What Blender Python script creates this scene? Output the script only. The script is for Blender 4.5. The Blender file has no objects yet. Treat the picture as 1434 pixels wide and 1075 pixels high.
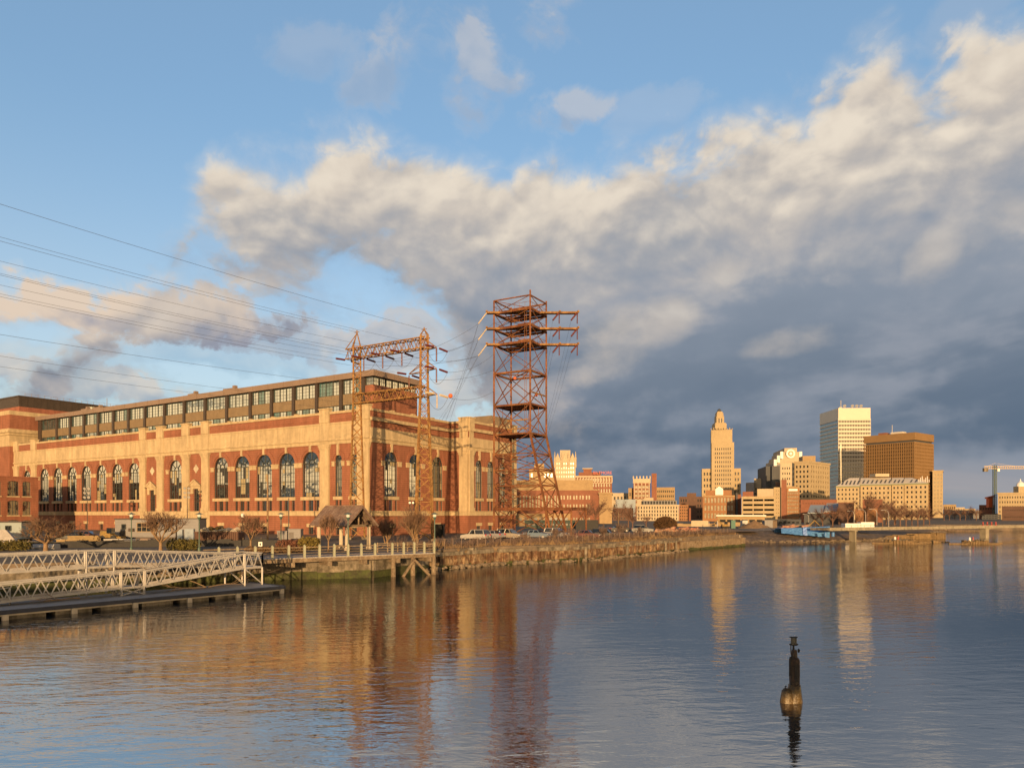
import bpy, math, random
from math import sin, cos, pi, radians, atan2, hypot, sqrt
from mathutils import Vector
random.seed(7)
SC = bpy.context.scene
COL = SC.collection
EYE = 6.6          # camera height above the water (water is z = 0)
F_PX, CX, HY, W_PX = 1030.0, 717.0, 718.0, 1434.0

# ------------------------------------------------------------------ camera
cd = bpy.data.cameras.new('camera')
cam = bpy.data.objects.new('camera', cd)
COL.objects.link(cam)
cam.location = (0, 0, EYE)
cam.rotation_euler = (radians(90), 0, 0)
cd.sensor_width = 36.0
cd.lens = 36.0 * F_PX / W_PX
cd.shift_y = (HY - 537.5) / W_PX
cd.clip_start, cd.clip_end = 0.5, 20000
SC.camera = cam

# ------------------------------------------------------------------ render look
SC.view_settings.view_transform = 'Standard'
SC.view_settings.look = 'None'
SC.view_settings.exposure = 1.15
SC.view_settings.gamma = 1.0
SC.cycles.use_denoising = True
SC.cycles.max_bounces = 6
SC.cycles.diffuse_bounces = 2
SC.cycles.glossy_bounces = 4
SC.cycles.sample_clamp_indirect = 6.0

# ------------------------------------------------------------------ sun
SUN_EL, SUN_AZ = 5.0, 1.0          # degrees above the horizon; degrees the light swings to the right of straight ahead
sl = bpy.data.lights.new('sun', 'SUN')
sun = bpy.data.objects.new('sun', sl)
COL.objects.link(sun)
sl.energy = 3.15
sl.color = (1.0, 0.615, 0.275)
sl.angle = radians(0.55)
sun.location = (0, -50, 60)
sdir = Vector((sin(radians(SUN_AZ)) * cos(radians(SUN_EL)), cos(radians(SUN_AZ)) * cos(radians(SUN_EL)), -sin(radians(SUN_EL))))
sun.rotation_euler = sdir.to_track_quat('-Z', 'Y').to_euler()

# ------------------------------------------------------------------ sky
def lin(r, g, b):
    f = lambda c: (c / 255 / 12.92) if c <= 10 else ((c / 255 + 0.055) / 1.055) ** 2.4
    return (f(r), f(g), f(b), 1.0)

class NT:
    """small helper to write node trees as expressions"""
    def __init__(s, tree):
        s.t = tree
    def n(s, typ, **kw):
        nd = s.t.nodes.new(typ)
        for k, v in kw.items():
            setattr(nd, k, v)
        return nd
    def put(s, sock, v):
        if isinstance(v, bpy.types.NodeSocket):
            s.t.links.new(v, sock)
        elif v is not None:
            sock.default_value = v
    def m(s, op, a, b=None, c=None, clamp=False):
        nd = s.n('ShaderNodeMath', operation=op)
        nd.use_clamp = clamp
        for i, v in enumerate((a, b, c)):
            s.put(nd.inputs[i], v)
        return nd.outputs[0]
    def sm(s, x, lo, hi):
        nd = s.n('ShaderNodeMapRange', interpolation_type='SMOOTHSTEP')
        s.put(nd.inputs[0], x)
        nd.inputs[1].default_value, nd.inputs[2].default_value = lo, hi
        return nd.outputs[0]
    def rng(s, x, lo, hi, a, b):
        nd = s.n('ShaderNodeMapRange')
        s.put(nd.inputs[0], x)
        for i, v in enumerate((lo, hi, a, b)):
            nd.inputs[i + 1].default_value = v
        return nd.outputs[0]
    def mix(s, f, a, b):
        nd = s.n('ShaderNodeMix', data_type='RGBA')
        s.put(nd.inputs[0], f)
        s.put(nd.inputs[6], a)
        s.put(nd.inputs[7], b)
        return nd.outputs[2]
    def xyz(s, x, y, z=0.0):
        nd = s.n('ShaderNodeCombineXYZ')
        for i, v in enumerate((x, y, z)):
            s.put(nd.inputs[i], v)
        return nd.outputs[0]
    def noise(s, vec, scale, detail=6.0, rough=0.55, dist=0.0, lac=2.0):
        nd = s.n('ShaderNodeTexNoise')
        s.put(nd.inputs['Vector'], vec)
        nd.inputs['Scale'].default_value = scale
        nd.inputs['Detail'].default_value = detail
        nd.inputs['Roughness'].default_value = rough
        nd.inputs['Lacunarity'].default_value = lac
        nd.inputs['Distortion'].default_value = dist
        return nd.outputs[0]
    def curve(s, x, pts):
        nd = s.n('ShaderNodeFloatCurve')
        cu = nd.mapping.curves[0]
        while len(cu.points) < len(pts):
            cu.points.new(0.5, 0.5)
        for p, (a, b) in zip(cu.points, pts):
            p.location = (a, b)
            p.handle_type = 'AUTO_CLAMPED'
        nd.mapping.update()
        s.put(nd.inputs['Value'], x)
        return nd.outputs[0]

def sky_uv(px, py):                 # direction (azimuth, elevation) of a picture point
    return atan2(px - CX, F_PX), atan2(HY - py, hypot(F_PX, px - CX))

world = bpy.data.worlds.new('World')
SC.world = world
world.use_nodes = True
wt = world.node_tree
wt.nodes.clear()
K = NT(wt)
tc = K.n('ShaderNodeTexCoord')
sep = K.n('ShaderNodeSeparateXYZ')
wt.links.new(tc.outputs['Generated'], sep.inputs[0])
dx, dy, dz = sep.outputs
U = K.m('ARCTAN2', dx, dy)
V = K.m('ARCSINE', dz)
sky = K.n('ShaderNodeTexSky', sky_type='NISHITA')
sky.sun_disc = False
sky.sun_elevation = radians(SUN_EL)
sky.sun_rotation = radians(180 + SUN_AZ)
sky.altitude = 0
sky.air_density, sky.dust_density, sky.ozone_density = 1.0, 0.6, 2.5
bg_sky = K.n('ShaderNodeBackground')
wt.links.new(sky.outputs[0], bg_sky.inputs[0])
bg_sky.inputs[1].default_value = 0.15

u0, v0 = 0.8, 0.8
ucur = K.rng(U, -u0, u0, 0.0, 1.0)
def skyline(pts):
    return K.m('MULTIPLY_ADD', K.curve(ucur, [((sky_uv(*p)[0] + u0) / (2 * u0), (sky_uv(*p)[1] + 0.15) / (v0 + 0.15)) for p in pts]), v0 + 0.15, -0.15)
p1 = K.xyz(U, K.m('MULTIPLY', V, 1.5), 3.1)
p1b = K.xyz(K.m('ADD', U, -0.008), K.m('MULTIPLY', K.m('ADD', V, 0.014), 1.5), 3.1)
n_big = K.noise(p1, 5.0, 8.0, 0.5, 0.25)
n_off = K.noise(p1b, 5.0, 8.0, 0.5, 0.25)
n_det = K.noise(K.xyz(U, K.m('MULTIPLY', V, 1.25), 9.0), 13.0, 9.0, 0.58, 0.3)
n_str = K.noise(K.xyz(K.m('ADD', U, K.m('MULTIPLY', V, -1.2)), K.m('MULTIPLY', V, 3.0), 5.0), 2.6, 7.0, 0.5, 0.4)
def puffs(du, dv):                    # cauliflower heads: fractal rounded cells on slightly warped coordinates
    w_ = K.m('MULTIPLY', K.m('SUBTRACT', n_det, 0.5), 0.05)
    nd = K.n('ShaderNodeTexVoronoi', feature='F1')
    K.put(nd.inputs['Vector'], K.xyz(K.m('ADD', K.m('ADD', U, du), w_), K.m('MULTIPLY', K.m('ADD', K.m('ADD', V, dv), w_), 1.35), 1.7))
    nd.inputs['Scale'].default_value = 7.5
    nd.inputs['Detail'].default_value = 2.0
    nd.inputs['Roughness'].default_value = 0.5
    nd.inputs['Lacunarity'].default_value = 2.3
    return K.m('SUBTRACT', 0.62, nd.outputs['Distance'])
pf, pf2 = puffs(0.0, 0.0), puffs(-0.006, 0.018)
relief = K.m('ADD', K.m('MULTIPLY', K.m('SUBTRACT', n_big, n_off), 0.5), K.m('MULTIPLY', K.m('SUBTRACT', pf, pf2), 0.105))
edge = K.m('ADD', K.m('ADD', K.m('MULTIPLY', K.m('SUBTRACT', n_big, 0.5), 0.13), K.m('MULTIPLY', K.m('SUBTRACT', n_det, 0.5), 0.17)), K.m('MULTIPLY_ADD', K.m('SUBTRACT', pf, 0.3), 0.06, 0.022))
T = skyline([(-30, 560), (150, 470), (220, 380), (255, 290), (300, 230), (350, 205), (420, 200), (470, 165), (560, 186), (660, 198), (760, 203),
             (860, 192), (960, 172), (1060, 150), (1130, 110), (1190, 60), (1250, 20), (1300, 60), (1350, 50), (1434, 15), (1520, -40)])
B = skyline([(150, 500), (240, 450), (300, 425), (350, 432), (420, 432), (500, 425), (560, 425), (610, 470), (650, 540), (690, 650), (740, 790), (900, 850), (1520, 850)])
L = skyline([(-30, 500), (260, 345), (340, 325), (440, 312), (560, 305), (660, 305), (740, 312), (820, 318), (900, 308), (980, 300), (1060, 288), (1150, 272),
             (1240, 248), (1320, 226), (1434, 195), (1520, 180)])
d_top = K.m('SUBTRACT', T, V)
d_bot = K.m('ADD', K.m('MULTIPLY', K.m('SUBTRACT', V, B), 0.6), 0.0)
d_main = K.m('ADD', K.m('MINIMUM', d_top, d_bot), edge)
a_main = K.sm(d_main, -0.04, 0.042)
lit_main = K.m('ADD', K.m('SUBTRACT', V, L), K.m('ADD', K.m('MULTIPLY', K.m('SUBTRACT', n_str, 0.5), 0.10),
               K.m('ADD', K.m('MULTIPLY', relief, 0.75), K.m('MULTIPLY', K.m('SUBTRACT', n_big, 0.5), 0.16))))
l_main = K.sm(lit_main, -0.115, 0.085)
# warm patches that catch the sun within the grey bank
def blob(px, py, rx, ry, rot=0.0):
    bu, bv = sky_uv(px, py)
    cr, sr = cos(radians(rot)), sin(radians(rot))
    rx, ry = rx / F_PX, ry / F_PX
    du, dv = K.m('SUBTRACT', U, bu), K.m('SUBTRACT', V, bv)
    a = K.m('MULTIPLY_ADD', du, cr / rx, K.m('MULTIPLY', dv, sr / rx))
    b = K.m('MULTIPLY_ADD', du, -sr / ry, K.m('MULTIPLY', dv, cr / ry))
    return K.m('SUBTRACT', 1.0, K.m('ADD', K.m('MULTIPLY', a, a), K.m('MULTIPLY', b, b))), K.m('MULTIPLY', b, 1.0)
rough_n = K.m('ADD', K.m('MULTIPLY', K.m('SUBTRACT', n_det, 0.5), 7.5), K.m('MULTIPLY', K.m('SUBTRACT', n_big, 0.5), 3.0))
warm = None
for args, k in (((905, 455, 85, 34, 12), 0.6), ((1020, 372, 45, 26, 25), 0.6), ((1100, 480, 50, 16, 8), 0.45), ((860, 500, 60, 26, 25), 0.5),
                ((1320, 345, 40, 30, 45), 0.55), ((1400, 310, 50, 30, 30), 0.5), ((650, 330, 80, 30, 10), 0.4), ((590, 375, 60, 24, -20), 0.5), ((790, 400, 70, 40, 20), 0.35)):
    e, _ = blob(*args)
    w = K.m('MULTIPLY', K.sm(K.m('ADD', e, K.m('ADD', K.m('MULTIPLY', rough_n, 0.55), K.m('MULTIPLY', relief, 9.0))), -0.9, 2.0), k)
    warm = w if warm is None else K.m('MAXIMUM', warm, w)
l_main = K.m('MAXIMUM', l_main, warm)
dark = K.sm(K.m('ADD', V, K.m('MULTIPLY', K.m('SUBTRACT', n_str, 0.5), 0.3)), 0.34, 0.03)
shade = K.mix(dark, lin(142, 152, 166), lin(94, 111, 131))
pale = K.sm(K.m('ADD', n_str, K.m('ADD', K.m('MULTIPLY', n_big, 0.5), K.m('MULTIPLY', relief, 1.5))), 0.66, 0.96)
shade = K.mix(K.m('MULTIPLY', pale, 0.6), shade, lin(160, 164, 174))
litc = K.mix(K.sm(K.m('ADD', K.m('MULTIPLY', K.m('SUBTRACT', V, L), 0.7), K.m('MULTIPLY', relief, 1.7)), -0.08, 0.15), lin(207, 195, 182), lin(233, 221, 204))
c_main = K.mix(l_main, shade, litc)
# loose clouds
a_all, c_all = a_main, c_main
for args, k in (((205, 432, 190, 44, 4), 1.0), ((40, 428, 80, 26, 0), 0.9), ((400, 470, 150, 34, -6), 0.8), ((130, 535, 190, 26, -4), 0.85), ((60, 492, 110, 15, 3), 0.6), ((540, 470, 90, 30, 4), 0.85),
                ((330, 500, 160, 22, -6), 0.6), ((560, 95, 85, 40, 10), 0.55), ((640, 85, 80, 44, -12), 0.62), ((470, 78, 80, 30, -5), 0.42), ((655, 140, 46, 36, 0), 0.6), ((765, 25, 42, 30, 0), 0.6), ((795, 165, 60, 24, 0), 0.62),
                ((905, 165, 80, 24, 10), 0.35), ((280, 345, 50, 40, 0), 0.35), ((1360, 8, 120, 30, 20), 0.3), ((500, 430, 120, 34, -8), 0.6), ((420, 395, 90, 26, 0), 0.5), ((600, 470, 110, 44, -20), 0.8), ((640, 530, 150, 60, 0), 0.85), ((560, 600, 170, 50, 0), 0.6), ((700, 620, 90, 90, 0), 0.8), ((900, 400, 260, 60, 0), 0.0)):
    if k == 0.0:
        continue
    e, b = blob(*args)
    al = K.m('MULTIPLY', K.sm(K.m('ADD', e, rough_n), -0.65, 0.9), k)
    lt = K.sm(K.m('ADD', K.m('ADD', b, 0.3), K.m('ADD', K.m('MULTIPLY', K.m('SUBTRACT', n_big, 0.5), 3.0), K.m('MULTIPLY', relief, 9.0))), -0.55, 0.7)
    cc = K.mix(lt, lin(140, 148, 168), lin(226, 206, 186))
    c_all = K.mix(K.m('MULTIPLY', al, K.m('SUBTRACT', 1.0, K.m('MULTIPLY', a_all, 0.85))), c_all, cc)
    a_all = K.m('MAXIMUM', a_all, al)
# low clear strip with thin streaks on the right horizon
strip_a = K.m('MULTIPLY', K.sm(V, 0.085, 0.0), K.sm(U, 0.38, 0.56))
c_all = K.mix(K.m('MULTIPLY', strip_a, 0.75), c_all, K.mix(K.sm(n_str, 0.5, 0.72), lin(112, 138, 158), lin(190, 176, 168)))
# unseen sky behind the camera: warm western horizon, bands shaped to reflect in windows
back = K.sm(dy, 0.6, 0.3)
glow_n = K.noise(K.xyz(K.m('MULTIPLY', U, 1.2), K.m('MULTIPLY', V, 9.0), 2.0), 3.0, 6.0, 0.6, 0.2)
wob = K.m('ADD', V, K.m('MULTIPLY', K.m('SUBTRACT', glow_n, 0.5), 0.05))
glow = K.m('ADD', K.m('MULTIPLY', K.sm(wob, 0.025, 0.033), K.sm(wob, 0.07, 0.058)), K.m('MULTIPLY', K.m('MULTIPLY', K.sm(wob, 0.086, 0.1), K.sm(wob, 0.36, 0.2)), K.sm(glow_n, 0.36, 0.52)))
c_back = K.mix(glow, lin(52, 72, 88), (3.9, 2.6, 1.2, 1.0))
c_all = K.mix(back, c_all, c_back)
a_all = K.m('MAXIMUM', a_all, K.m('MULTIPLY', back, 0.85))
# thin high haze that pales the blue towards the horizon
hz = K.m('ADD', 0.42, K.m('MULTIPLY', K.sm(V, 0.55, 0.0), 0.3))
c_all = K.mix(a_all, K.mix(K.sm(V, 0.5, 0.05), lin(148, 178, 206), lin(206, 214, 220)), c_all)
a_all = K.m('MAXIMUM', a_all, hz)
bg_cl = K.n('ShaderNodeBackground')
K.put(bg_cl.inputs[0], c_all)
bg_cl.inputs[1].default_value = 0.45
mx = K.n('ShaderNodeMixShader')
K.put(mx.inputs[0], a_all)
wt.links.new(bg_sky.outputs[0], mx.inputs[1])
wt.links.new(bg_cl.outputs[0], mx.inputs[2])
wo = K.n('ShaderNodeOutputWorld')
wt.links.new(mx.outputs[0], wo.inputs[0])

# ------------------------------------------------------------------ geometry helpers
def at(px, py, Y):                    # the point that stands at depth Y where the photo shows (px, py)
    return Vector(((px - CX) / F_PX * Y, Y, EYE + (HY - py) / F_PX * Y))
def gd(py, z):                        # depth of a picture row on the level z
    return (EYE - z) * F_PX / (py - HY)
LAND = 2.3
D1 = Vector((-0.845, 0.535, 0)).normalized()      # the two directions of the power house walls
D2 = Vector((0.535, 0.845, 0)).normalized()
UP = Vector((0, 0, 1))

class MB:
    """collects faces; build() links them as one mesh object"""
    def __init__(s):
        s.v, s.f, s.mi = [], [], []
        s.k = 0
    def face(s, pts):
        b = len(s.v)
        s.v.extend(tuple(p) for p in pts)
        s.f.append(tuple(range(b, b + len(pts))))
        s.mi.append(s.k)
    def box(s, o, a, b, c):           # corner o and three edge vectors
        o, a, b, c = Vector(o), Vector(a), Vector(b), Vector(c)
        i = len(s.v)
        for w in (0, 1):
            for u, v in ((0, 0), (1, 0), (1, 1), (0, 1)):
                s.v.append(tuple(o + a * u + b * v + c * w))
        for q in ((0, 3, 2, 1), (4, 5, 6, 7), (0, 1, 5, 4), (1, 2, 6, 5), (2, 3, 7, 6), (3, 0, 4, 7)):
            s.f.append(tuple(i + j for j in q))
            s.mi.append(s.k)
    def abox(s, x0, y0, z0, x1, y1, z1):
        s.box((x0, y0, z0), (x1 - x0, 0, 0), (0, y1 - y0, 0), (0, 0, z1 - z0))
    def bar(s, p, q, w, h=None):
        p, q = Vector(p), Vector(q)
        d = q - p
        if d.length < 1e-6:
            return
        h = h or w
        a = d.cross(UP)
        if a.length < 1e-4 * d.length:
            a = Vector((1, 0, 0))
        a = a.normalized() * w
        b = a.cross(d).normalized() * h
        s.box(p - a / 2 - b / 2, a, b, d)
    def tube(s, pts, r, n=6, cap=True):
        pts = [Vector(p) for p in pts]
        rs = r if isinstance(r, (list, tuple)) else [r] * len(pts)
        base = len(s.v)
        ref = None
        for i, p in enumerate(pts):
            d = (pts[min(i + 1, len(pts) - 1)] - pts[max(i - 1, 0)])
            d = d.normalized() if d.length else UP
            a = d.cross(UP if abs(d.z) < 0.95 else Vector((1, 0, 0))) if ref is None else (ref - d * ref.dot(d))
            a = a.normalized() if a.length > 1e-6 else Vector((1, 0, 0))
            ref = a
            b = d.cross(a)
            for k in range(n):
                t = 2 * pi * k / n
                s.v.append(tuple(p + (a * cos(t) + b * sin(t)) * rs[i]))
        for i in range(len(pts) - 1):
            for k in range(n):
                k2 = (k + 1) % n
                s.f.append((base + i * n + k, base + i * n + k2, base + (i + 1) * n + k2, base + (i + 1) * n + k))
                s.mi.append(s.k)
        if cap:
            s.f.append(tuple(base + k for k in range(n)))
            s.f.append(tuple(base + (len(pts) - 1) * n + k for k in range(n)))
            s.mi += [s.k, s.k]
    def lathe(s, c, prof, n=10, axis=None):       # prof: (radius, height) pairs
        c = Vector(c)
        ax = (axis or UP).normalized()
        a = ax.cross(Vector((0.3, 1, 0.1))).normalized()
        b = ax.cross(a)
        base = len(s.v)
        for r, h in prof:
            for k in range(n):
                t = 2 * pi * k / n
                s.v.append(tuple(c + ax * h + (a * cos(t) + b * sin(t)) * r))
        for i in range(len(prof) - 1):
            for k in range(n):
                k2 = (k + 1) % n
                s.f.append((base + i * n + k, base + i * n + k2, base + (i + 1) * n + k2, base + (i + 1) * n + k))
                s.mi.append(s.k)
        s.f.append(tuple(base + k for k in range(n)))
        s.f.append(tuple(base + (len(prof) - 1) * n + k for k in range(n)))
        s.mi += [s.k, s.k]
    def prism(s, poly, z0, z1):
        n = len(poly)
        b = len(s.v)
        for z in (z0, z1):
            s.v.extend((p[0], p[1], z) for p in poly)
        for k in range(n):
            k2 = (k + 1) % n
            s.f.append((b + k, b + k2, b + n + k2, b + n + k))
            s.mi.append(s.k)
        s.f.append(tuple(b + n + k for k in range(n)))
        s.f.append(tuple(b + k for k in range(n)))
        s.mi += [s.k, s.k]
    def blob(s, c, rx, ry, rz, seed=0, n=10, m=7, amp=0.15):      # an uneven rounded lump
        rr = random.Random(seed)
        base = len(s.v)
        for i in range(m + 1):
            ph = pi * i / m
            for k in range(n):
                t = 2 * pi * k / n
                j = 1 + rr.uniform(-amp, amp)
                s.v.append((c[0] + rx * j * sin(ph) * cos(t), c[1] + ry * j * sin(ph) * sin(t), c[2] + rz * j * cos(ph)))
        for i in range(m):
            for k in range(n):
                k2 = (k + 1) % n
                s.f.append((base + i * n + k, base + i * n + k2, base + (i + 1) * n + k2, base + (i + 1) * n + k))
                s.mi.append(s.k)
    def build(s, name, mat, parent=None, org=None, smooth=False):
        me = bpy.data.meshes.new(name)
        o = Vector((0, 0, 0))
        q = parent
        while q is not None:
            o = o + q.location
            q = q.parent
        if parent is None:
            o = Vector(org) if org is not None else Vector((0, 0, 0))
        me.from_pydata([(x - o.x, y - o.y, z - o.z) for x, y, z in s.v], [], s.f)
        for m_ in (mat if isinstance(mat, (list, tuple)) else [mat]):
            me.materials.append(m_)
        if any(s.mi):
            me.polygons.foreach_set('material_index', s.mi)
        if smooth:
            me.polygons.foreach_set('use_smooth', [True] * len(s.f))
        me.update()
        ob = bpy.data.objects.new(name, me)
        COL.objects.link(ob)
        if parent is not None:
            ob.parent = parent
        elif org is not None:
            ob.location = o
        return ob

def tag(o, label=None, cat=None, group=None, kind=None):
    if label: o['label'] = label
    if cat: o['category'] = cat
    if group: o['group'] = group
    if kind: o['kind'] = kind
    return o
def thing(name, label, cat, loc, group=None):
    o = bpy.data.objects.new(name, None)
    o.empty_display_size = 0.5
    COL.objects.link(o)
    o.location = loc
    return tag(o, label, cat, group)
def copy_tree(o, loc=None, rz=None, sc=None, label=None, parent=None):
    c = o.copy()
    COL.objects.link(c)
    if parent is not None: c.parent = parent
    if loc is not None: c.location = loc
    if rz is not None: c.rotation_euler = (0, 0, rz)
    if sc is not None: c.scale = (sc, sc, sc) if not isinstance(sc, tuple) else sc
    if label: c['label'] = label
    for ch in [x for x in KIDS.get(o.name, [])] or [x for x in bpy.data.objects if x.parent is o]:
        KIDS.setdefault(o.name, [])
        if ch not in KIDS[o.name]: KIDS[o.name].append(ch)
        copy_tree(ch, parent=c)
    return c
KIDS = {}

# ------------------------------------------------------------------ materials
def mat(name, col, rough=0.8, var=0.25, scale=0.6, metal=0.0, spec=0.4, streak=0.0, fine=None, bump=0.0, alt=None, altk=0.5, course=0.0):
    m = bpy.data.materials.new(name)
    m.use_nodes = True
    k = NT(m.node_tree)
    bs = m.node_tree.nodes['Principled BSDF']
    g = k.n('ShaderNodeNewGeometry').outputs['Position']
    n1 = k.noise(g, scale, 5.0, 0.6)
    f = k.rng(n1, 0.25, 0.75, 1 - var, 1 + var)
    if fine:
        n2 = k.noise(g, fine, 3.0, 0.6)
        f = k.m('MULTIPLY', f, k.rng(n2, 0.25, 0.75, 1 - var * 0.8, 1 + var * 0.8))
    if streak:
        sp = k.n('ShaderNodeSeparateXYZ'); k.put(sp.inputs[0], g)
        v = k.xyz(k.m('MULTIPLY', sp.outputs[0], 1.2), k.m('MULTIPLY', sp.outputs[1], 1.2), k.m('MULTIPLY', sp.outputs[2], 0.16))
        f = k.m('MULTIPLY', f, k.rng(k.noise(v, 1.0, 4.0, 0.6), 0.35, 0.7, 1 - streak, 1 + streak * 0.4))
    if course:
        sp = k.n('ShaderNodeSeparateXYZ'); k.put(sp.inputs[0], g)
        w = k.m('SINE', k.m('MULTIPLY', sp.outputs[2], 2 * pi / course))
        f = k.m('MULTIPLY', f, k.rng(w, -1, 1, 0.86, 1.06))
    c = (*col, 1.0)
    base = c
    if alt:
        base = k.mix(k.m('MULTIPLY', k.sm(k.noise(g, scale * 2.3, 5.0, 0.65), 0.42, 0.62), altk), c, (*alt, 1.0))
    mul = k.n('ShaderNodeMix', data_type='RGBA', blend_type='MULTIPLY')
    mul.inputs[0].default_value = 1.0
    k.put(mul.inputs[6], base)
    cc = k.n('ShaderNodeCombineColor')
    for i in range(3): k.put(cc.inputs[i], f)
    k.put(mul.inputs[7], cc.outputs[0])
    k.put(bs.inputs['Base Color'], mul.outputs[2])
    bs.inputs['Roughness'].default_value = rough
    bs.inputs['Metallic'].default_value = metal
    bs.inputs['Specular IOR Level'].default_value = spec
    if bump:
        b = k.n('ShaderNodeBump')
        b.inputs['Strength'].default_value = 1.0
        b.inputs['Distance'].default_value = bump
        k.put(b.inputs['Height'], k.noise(g, fine or scale * 4, 5.0, 0.6))
        k.put(bs.inputs['Normal'], b.outputs[0])
    return m
def glass(name, col, warp=0.05, ior=1.9, scale=0.5, rough=0.04, var=0.5, metal=0.0):
    m = bpy.data.materials.new(name)
    m.use_nodes = True
    k = NT(m.node_tree)
    bs = m.node_tree.nodes['Principled BSDF']
    g = k.n('ShaderNodeNewGeometry').outputs['Position']
    f = k.rng(k.noise(g, 0.8, 3.0, 0.5), 0.3, 0.7, 1 - var, 1 + var)
    mul = k.n('ShaderNodeVectorMath', operation='SCALE')
    mul.inputs[0].default_value = col
    k.put(mul.inputs['Scale'], f)
    k.put(bs.inputs['Base Color'], mul.outputs[0])
    bs.inputs['Roughness'].default_value = rough
    bs.inputs['IOR'].default_value = ior
    bs.inputs['Metallic'].default_value = metal
    b = k.n('ShaderNodeBump')
    b.inputs['Distance'].default_value = warp
    k.put(b.inputs['Height'], k.noise(g, scale, 2.0, 0.5))
    k.put(bs.inputs['Normal'], b.outputs[0])
    return m

BRICK = mat('red_brick', (0.265, 0.112, 0.072), 0.9, 0.16, 0.35, spec=0.2, streak=0.2, fine=3.5, course=0.42)
BRICK_SIDE = mat('brown_brick', (0.25, 0.10, 0.07), 0.9, 0.22, 0.4, spec=0.2, streak=0.2, fine=4.0)
STONE = mat('buff_stone', (0.45, 0.355, 0.225), 0.88, 0.13, 0.3, spec=0.2, streak=0.22, fine=1.8)
STONE2 = mat('pale_stone', (0.50, 0.43, 0.33), 0.88, 0.12, 0.3, spec=0.2, streak=0.2, fine=1.5)
CORE = mat('dull_brick', (0.2, 0.09, 0.06), 0.9, 0.2, 0.4)
WGLASS = glass('window_glass', (0.012, 0.015, 0.016), 0.02, 3.0, 0.45)
FRAME = mat('dark_window_frame', (0.022, 0.03, 0.03), 0.55, 0.2, 1.0)
DKMETAL = mat('dark_bronze_metal', (0.045, 0.033, 0.028), 0.5, 0.2, 0.6)
TANMETAL = mat('tan_metal_panel', (0.22, 0.165, 0.105), 0.5, 0.15, 0.8, spec=0.5, metal=0.15)
FASCIA = mat('fascia_metal', (0.2, 0.145, 0.115), 0.55, 0.12, 0.3)
RUST = mat('rusty_steel', (0.125, 0.047, 0.024), 0.85, 0.5, 0.5, spec=0.25, fine=5.0, alt=(0.25, 0.13, 0.05), altk=0.4)
OCHRE = mat('ochre_painted_steel', (0.27, 0.155, 0.055), 0.8, 0.35, 0.9, spec=0.3, fine=4.0, alt=(0.14, 0.06, 0.03), altk=0.8)
ALU = mat('galvanised_aluminium', (0.36, 0.35, 0.345), 0.55, 0.2, 1.2, metal=0.25, spec=0.5)
INSUL = mat('oxblood_porcelain', (0.11, 0.022, 0.018), 0.3, 0.2, 3.0, spec=0.6)
INSULW = mat('pale_porcelain', (0.5, 0.42, 0.3), 0.35, 0.2, 3.0)
WIRE = mat('wire_metal', (0.09, 0.085, 0.085), 0.6, 0.1, 1.0, metal=0.3)
ORANGE = mat('orange_plastic', (0.62, 0.13, 0.04), 0.5, 0.1, 2.0)
CONC = mat('stained_concrete', (0.22, 0.19, 0.15), 0.92, 0.3, 0.7, spec=0.2, streak=0.4, fine=3.0, bump=0.03, alt=(0.10, 0.085, 0.06), altk=0.7)
WOOD = mat('weathered_timber', (0.17, 0.125, 0.085), 0.9, 0.35, 1.2, spec=0.2, fine=6.0, alt=(0.26, 0.22, 0.16), altk=0.5)
DECK = mat('grey_deck_boards', (0.30, 0.285, 0.28), 0.85, 0.2, 0.9, fine=5.0)
GREENP = mat('green_paint', (0.055, 0.10, 0.085), 0.5, 0.15, 2.0)
PALEPOST = mat('pale_green_post', (0.30, 0.31, 0.23), 0.6, 0.15, 2.0)
BLACK = mat('black_rubber', (0.02, 0.02, 0.022), 0.7, 0.2, 2.0)
WHITE = mat('white_paint', (0.72, 0.70, 0.68), 0.5, 0.08, 1.0)
DIRT = mat('bare_dirt', (0.15, 0.115, 0.085), 0.95, 0.35, 0.12, fine=1.4, bump=0.05, alt=(0.085, 0.075, 0.065), altk=0.7)
ALGAE = mat('green_algae', (0.045, 0.055, 0.014), 0.8, 0.4, 0.8, fine=4.0, alt=(0.03, 0.025, 0.015), altk=0.7)
TWIG = mat('brown_twigs', (0.15, 0.092, 0.062), 0.9, 0.25, 1.0)
BARK = mat('tan_bark', (0.22, 0.145, 0.085), 0.9, 0.25, 2.0, fine=8.0)

# ------------------------------------------------------------------ river and land
from mathutils.geometry import tessellate_polygon
SHORE = [(-170, -40), (-110, 20), (-62, 50), (-43, 62), (-24.7, 72.6), (-14.5, 75.5), (-9.6, 85), (-2.5, 94.4), (8.1, 100.6), (18.8, 113.7), (29.1, 128.7), (46.5, 148.4)]
FAR = [(45, 165), (51, 177), (62, 180), (72, 181), (87, 193), (121, 237), (149, 268), (189, 274), (420, 300)]
WLINE = [(46.8, 149), (50, 162.4), (60, 164.6), (71, 165), (90, 177), (128, 226), (155, 261), (189, 273.5)]
river = SHORE + FAR + [(420, -150), (-170, -150)]
g = MB()
outer = [(-6000, -6000), (6000, -6000), (6000, 9000), (-6000, 9000)]
allp = [Vector((x, y, 0)) for x, y in outer + river]
for tri in tessellate_polygon([allp[:4], allp[4:]]):
    g.face([(allp[i].x, allp[i].y, LAND) for i in tri])
for i in range(len(river)):
    (x0, y0), (x1, y1) = river[i], river[(i + 1) % len(river)]
    g.face([(x0, y0, LAND), (x1, y1, LAND), (x1, y1, -3), (x0, y0, -3)])
tag(g.build('ground', DIRT), kind='structure')

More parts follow.
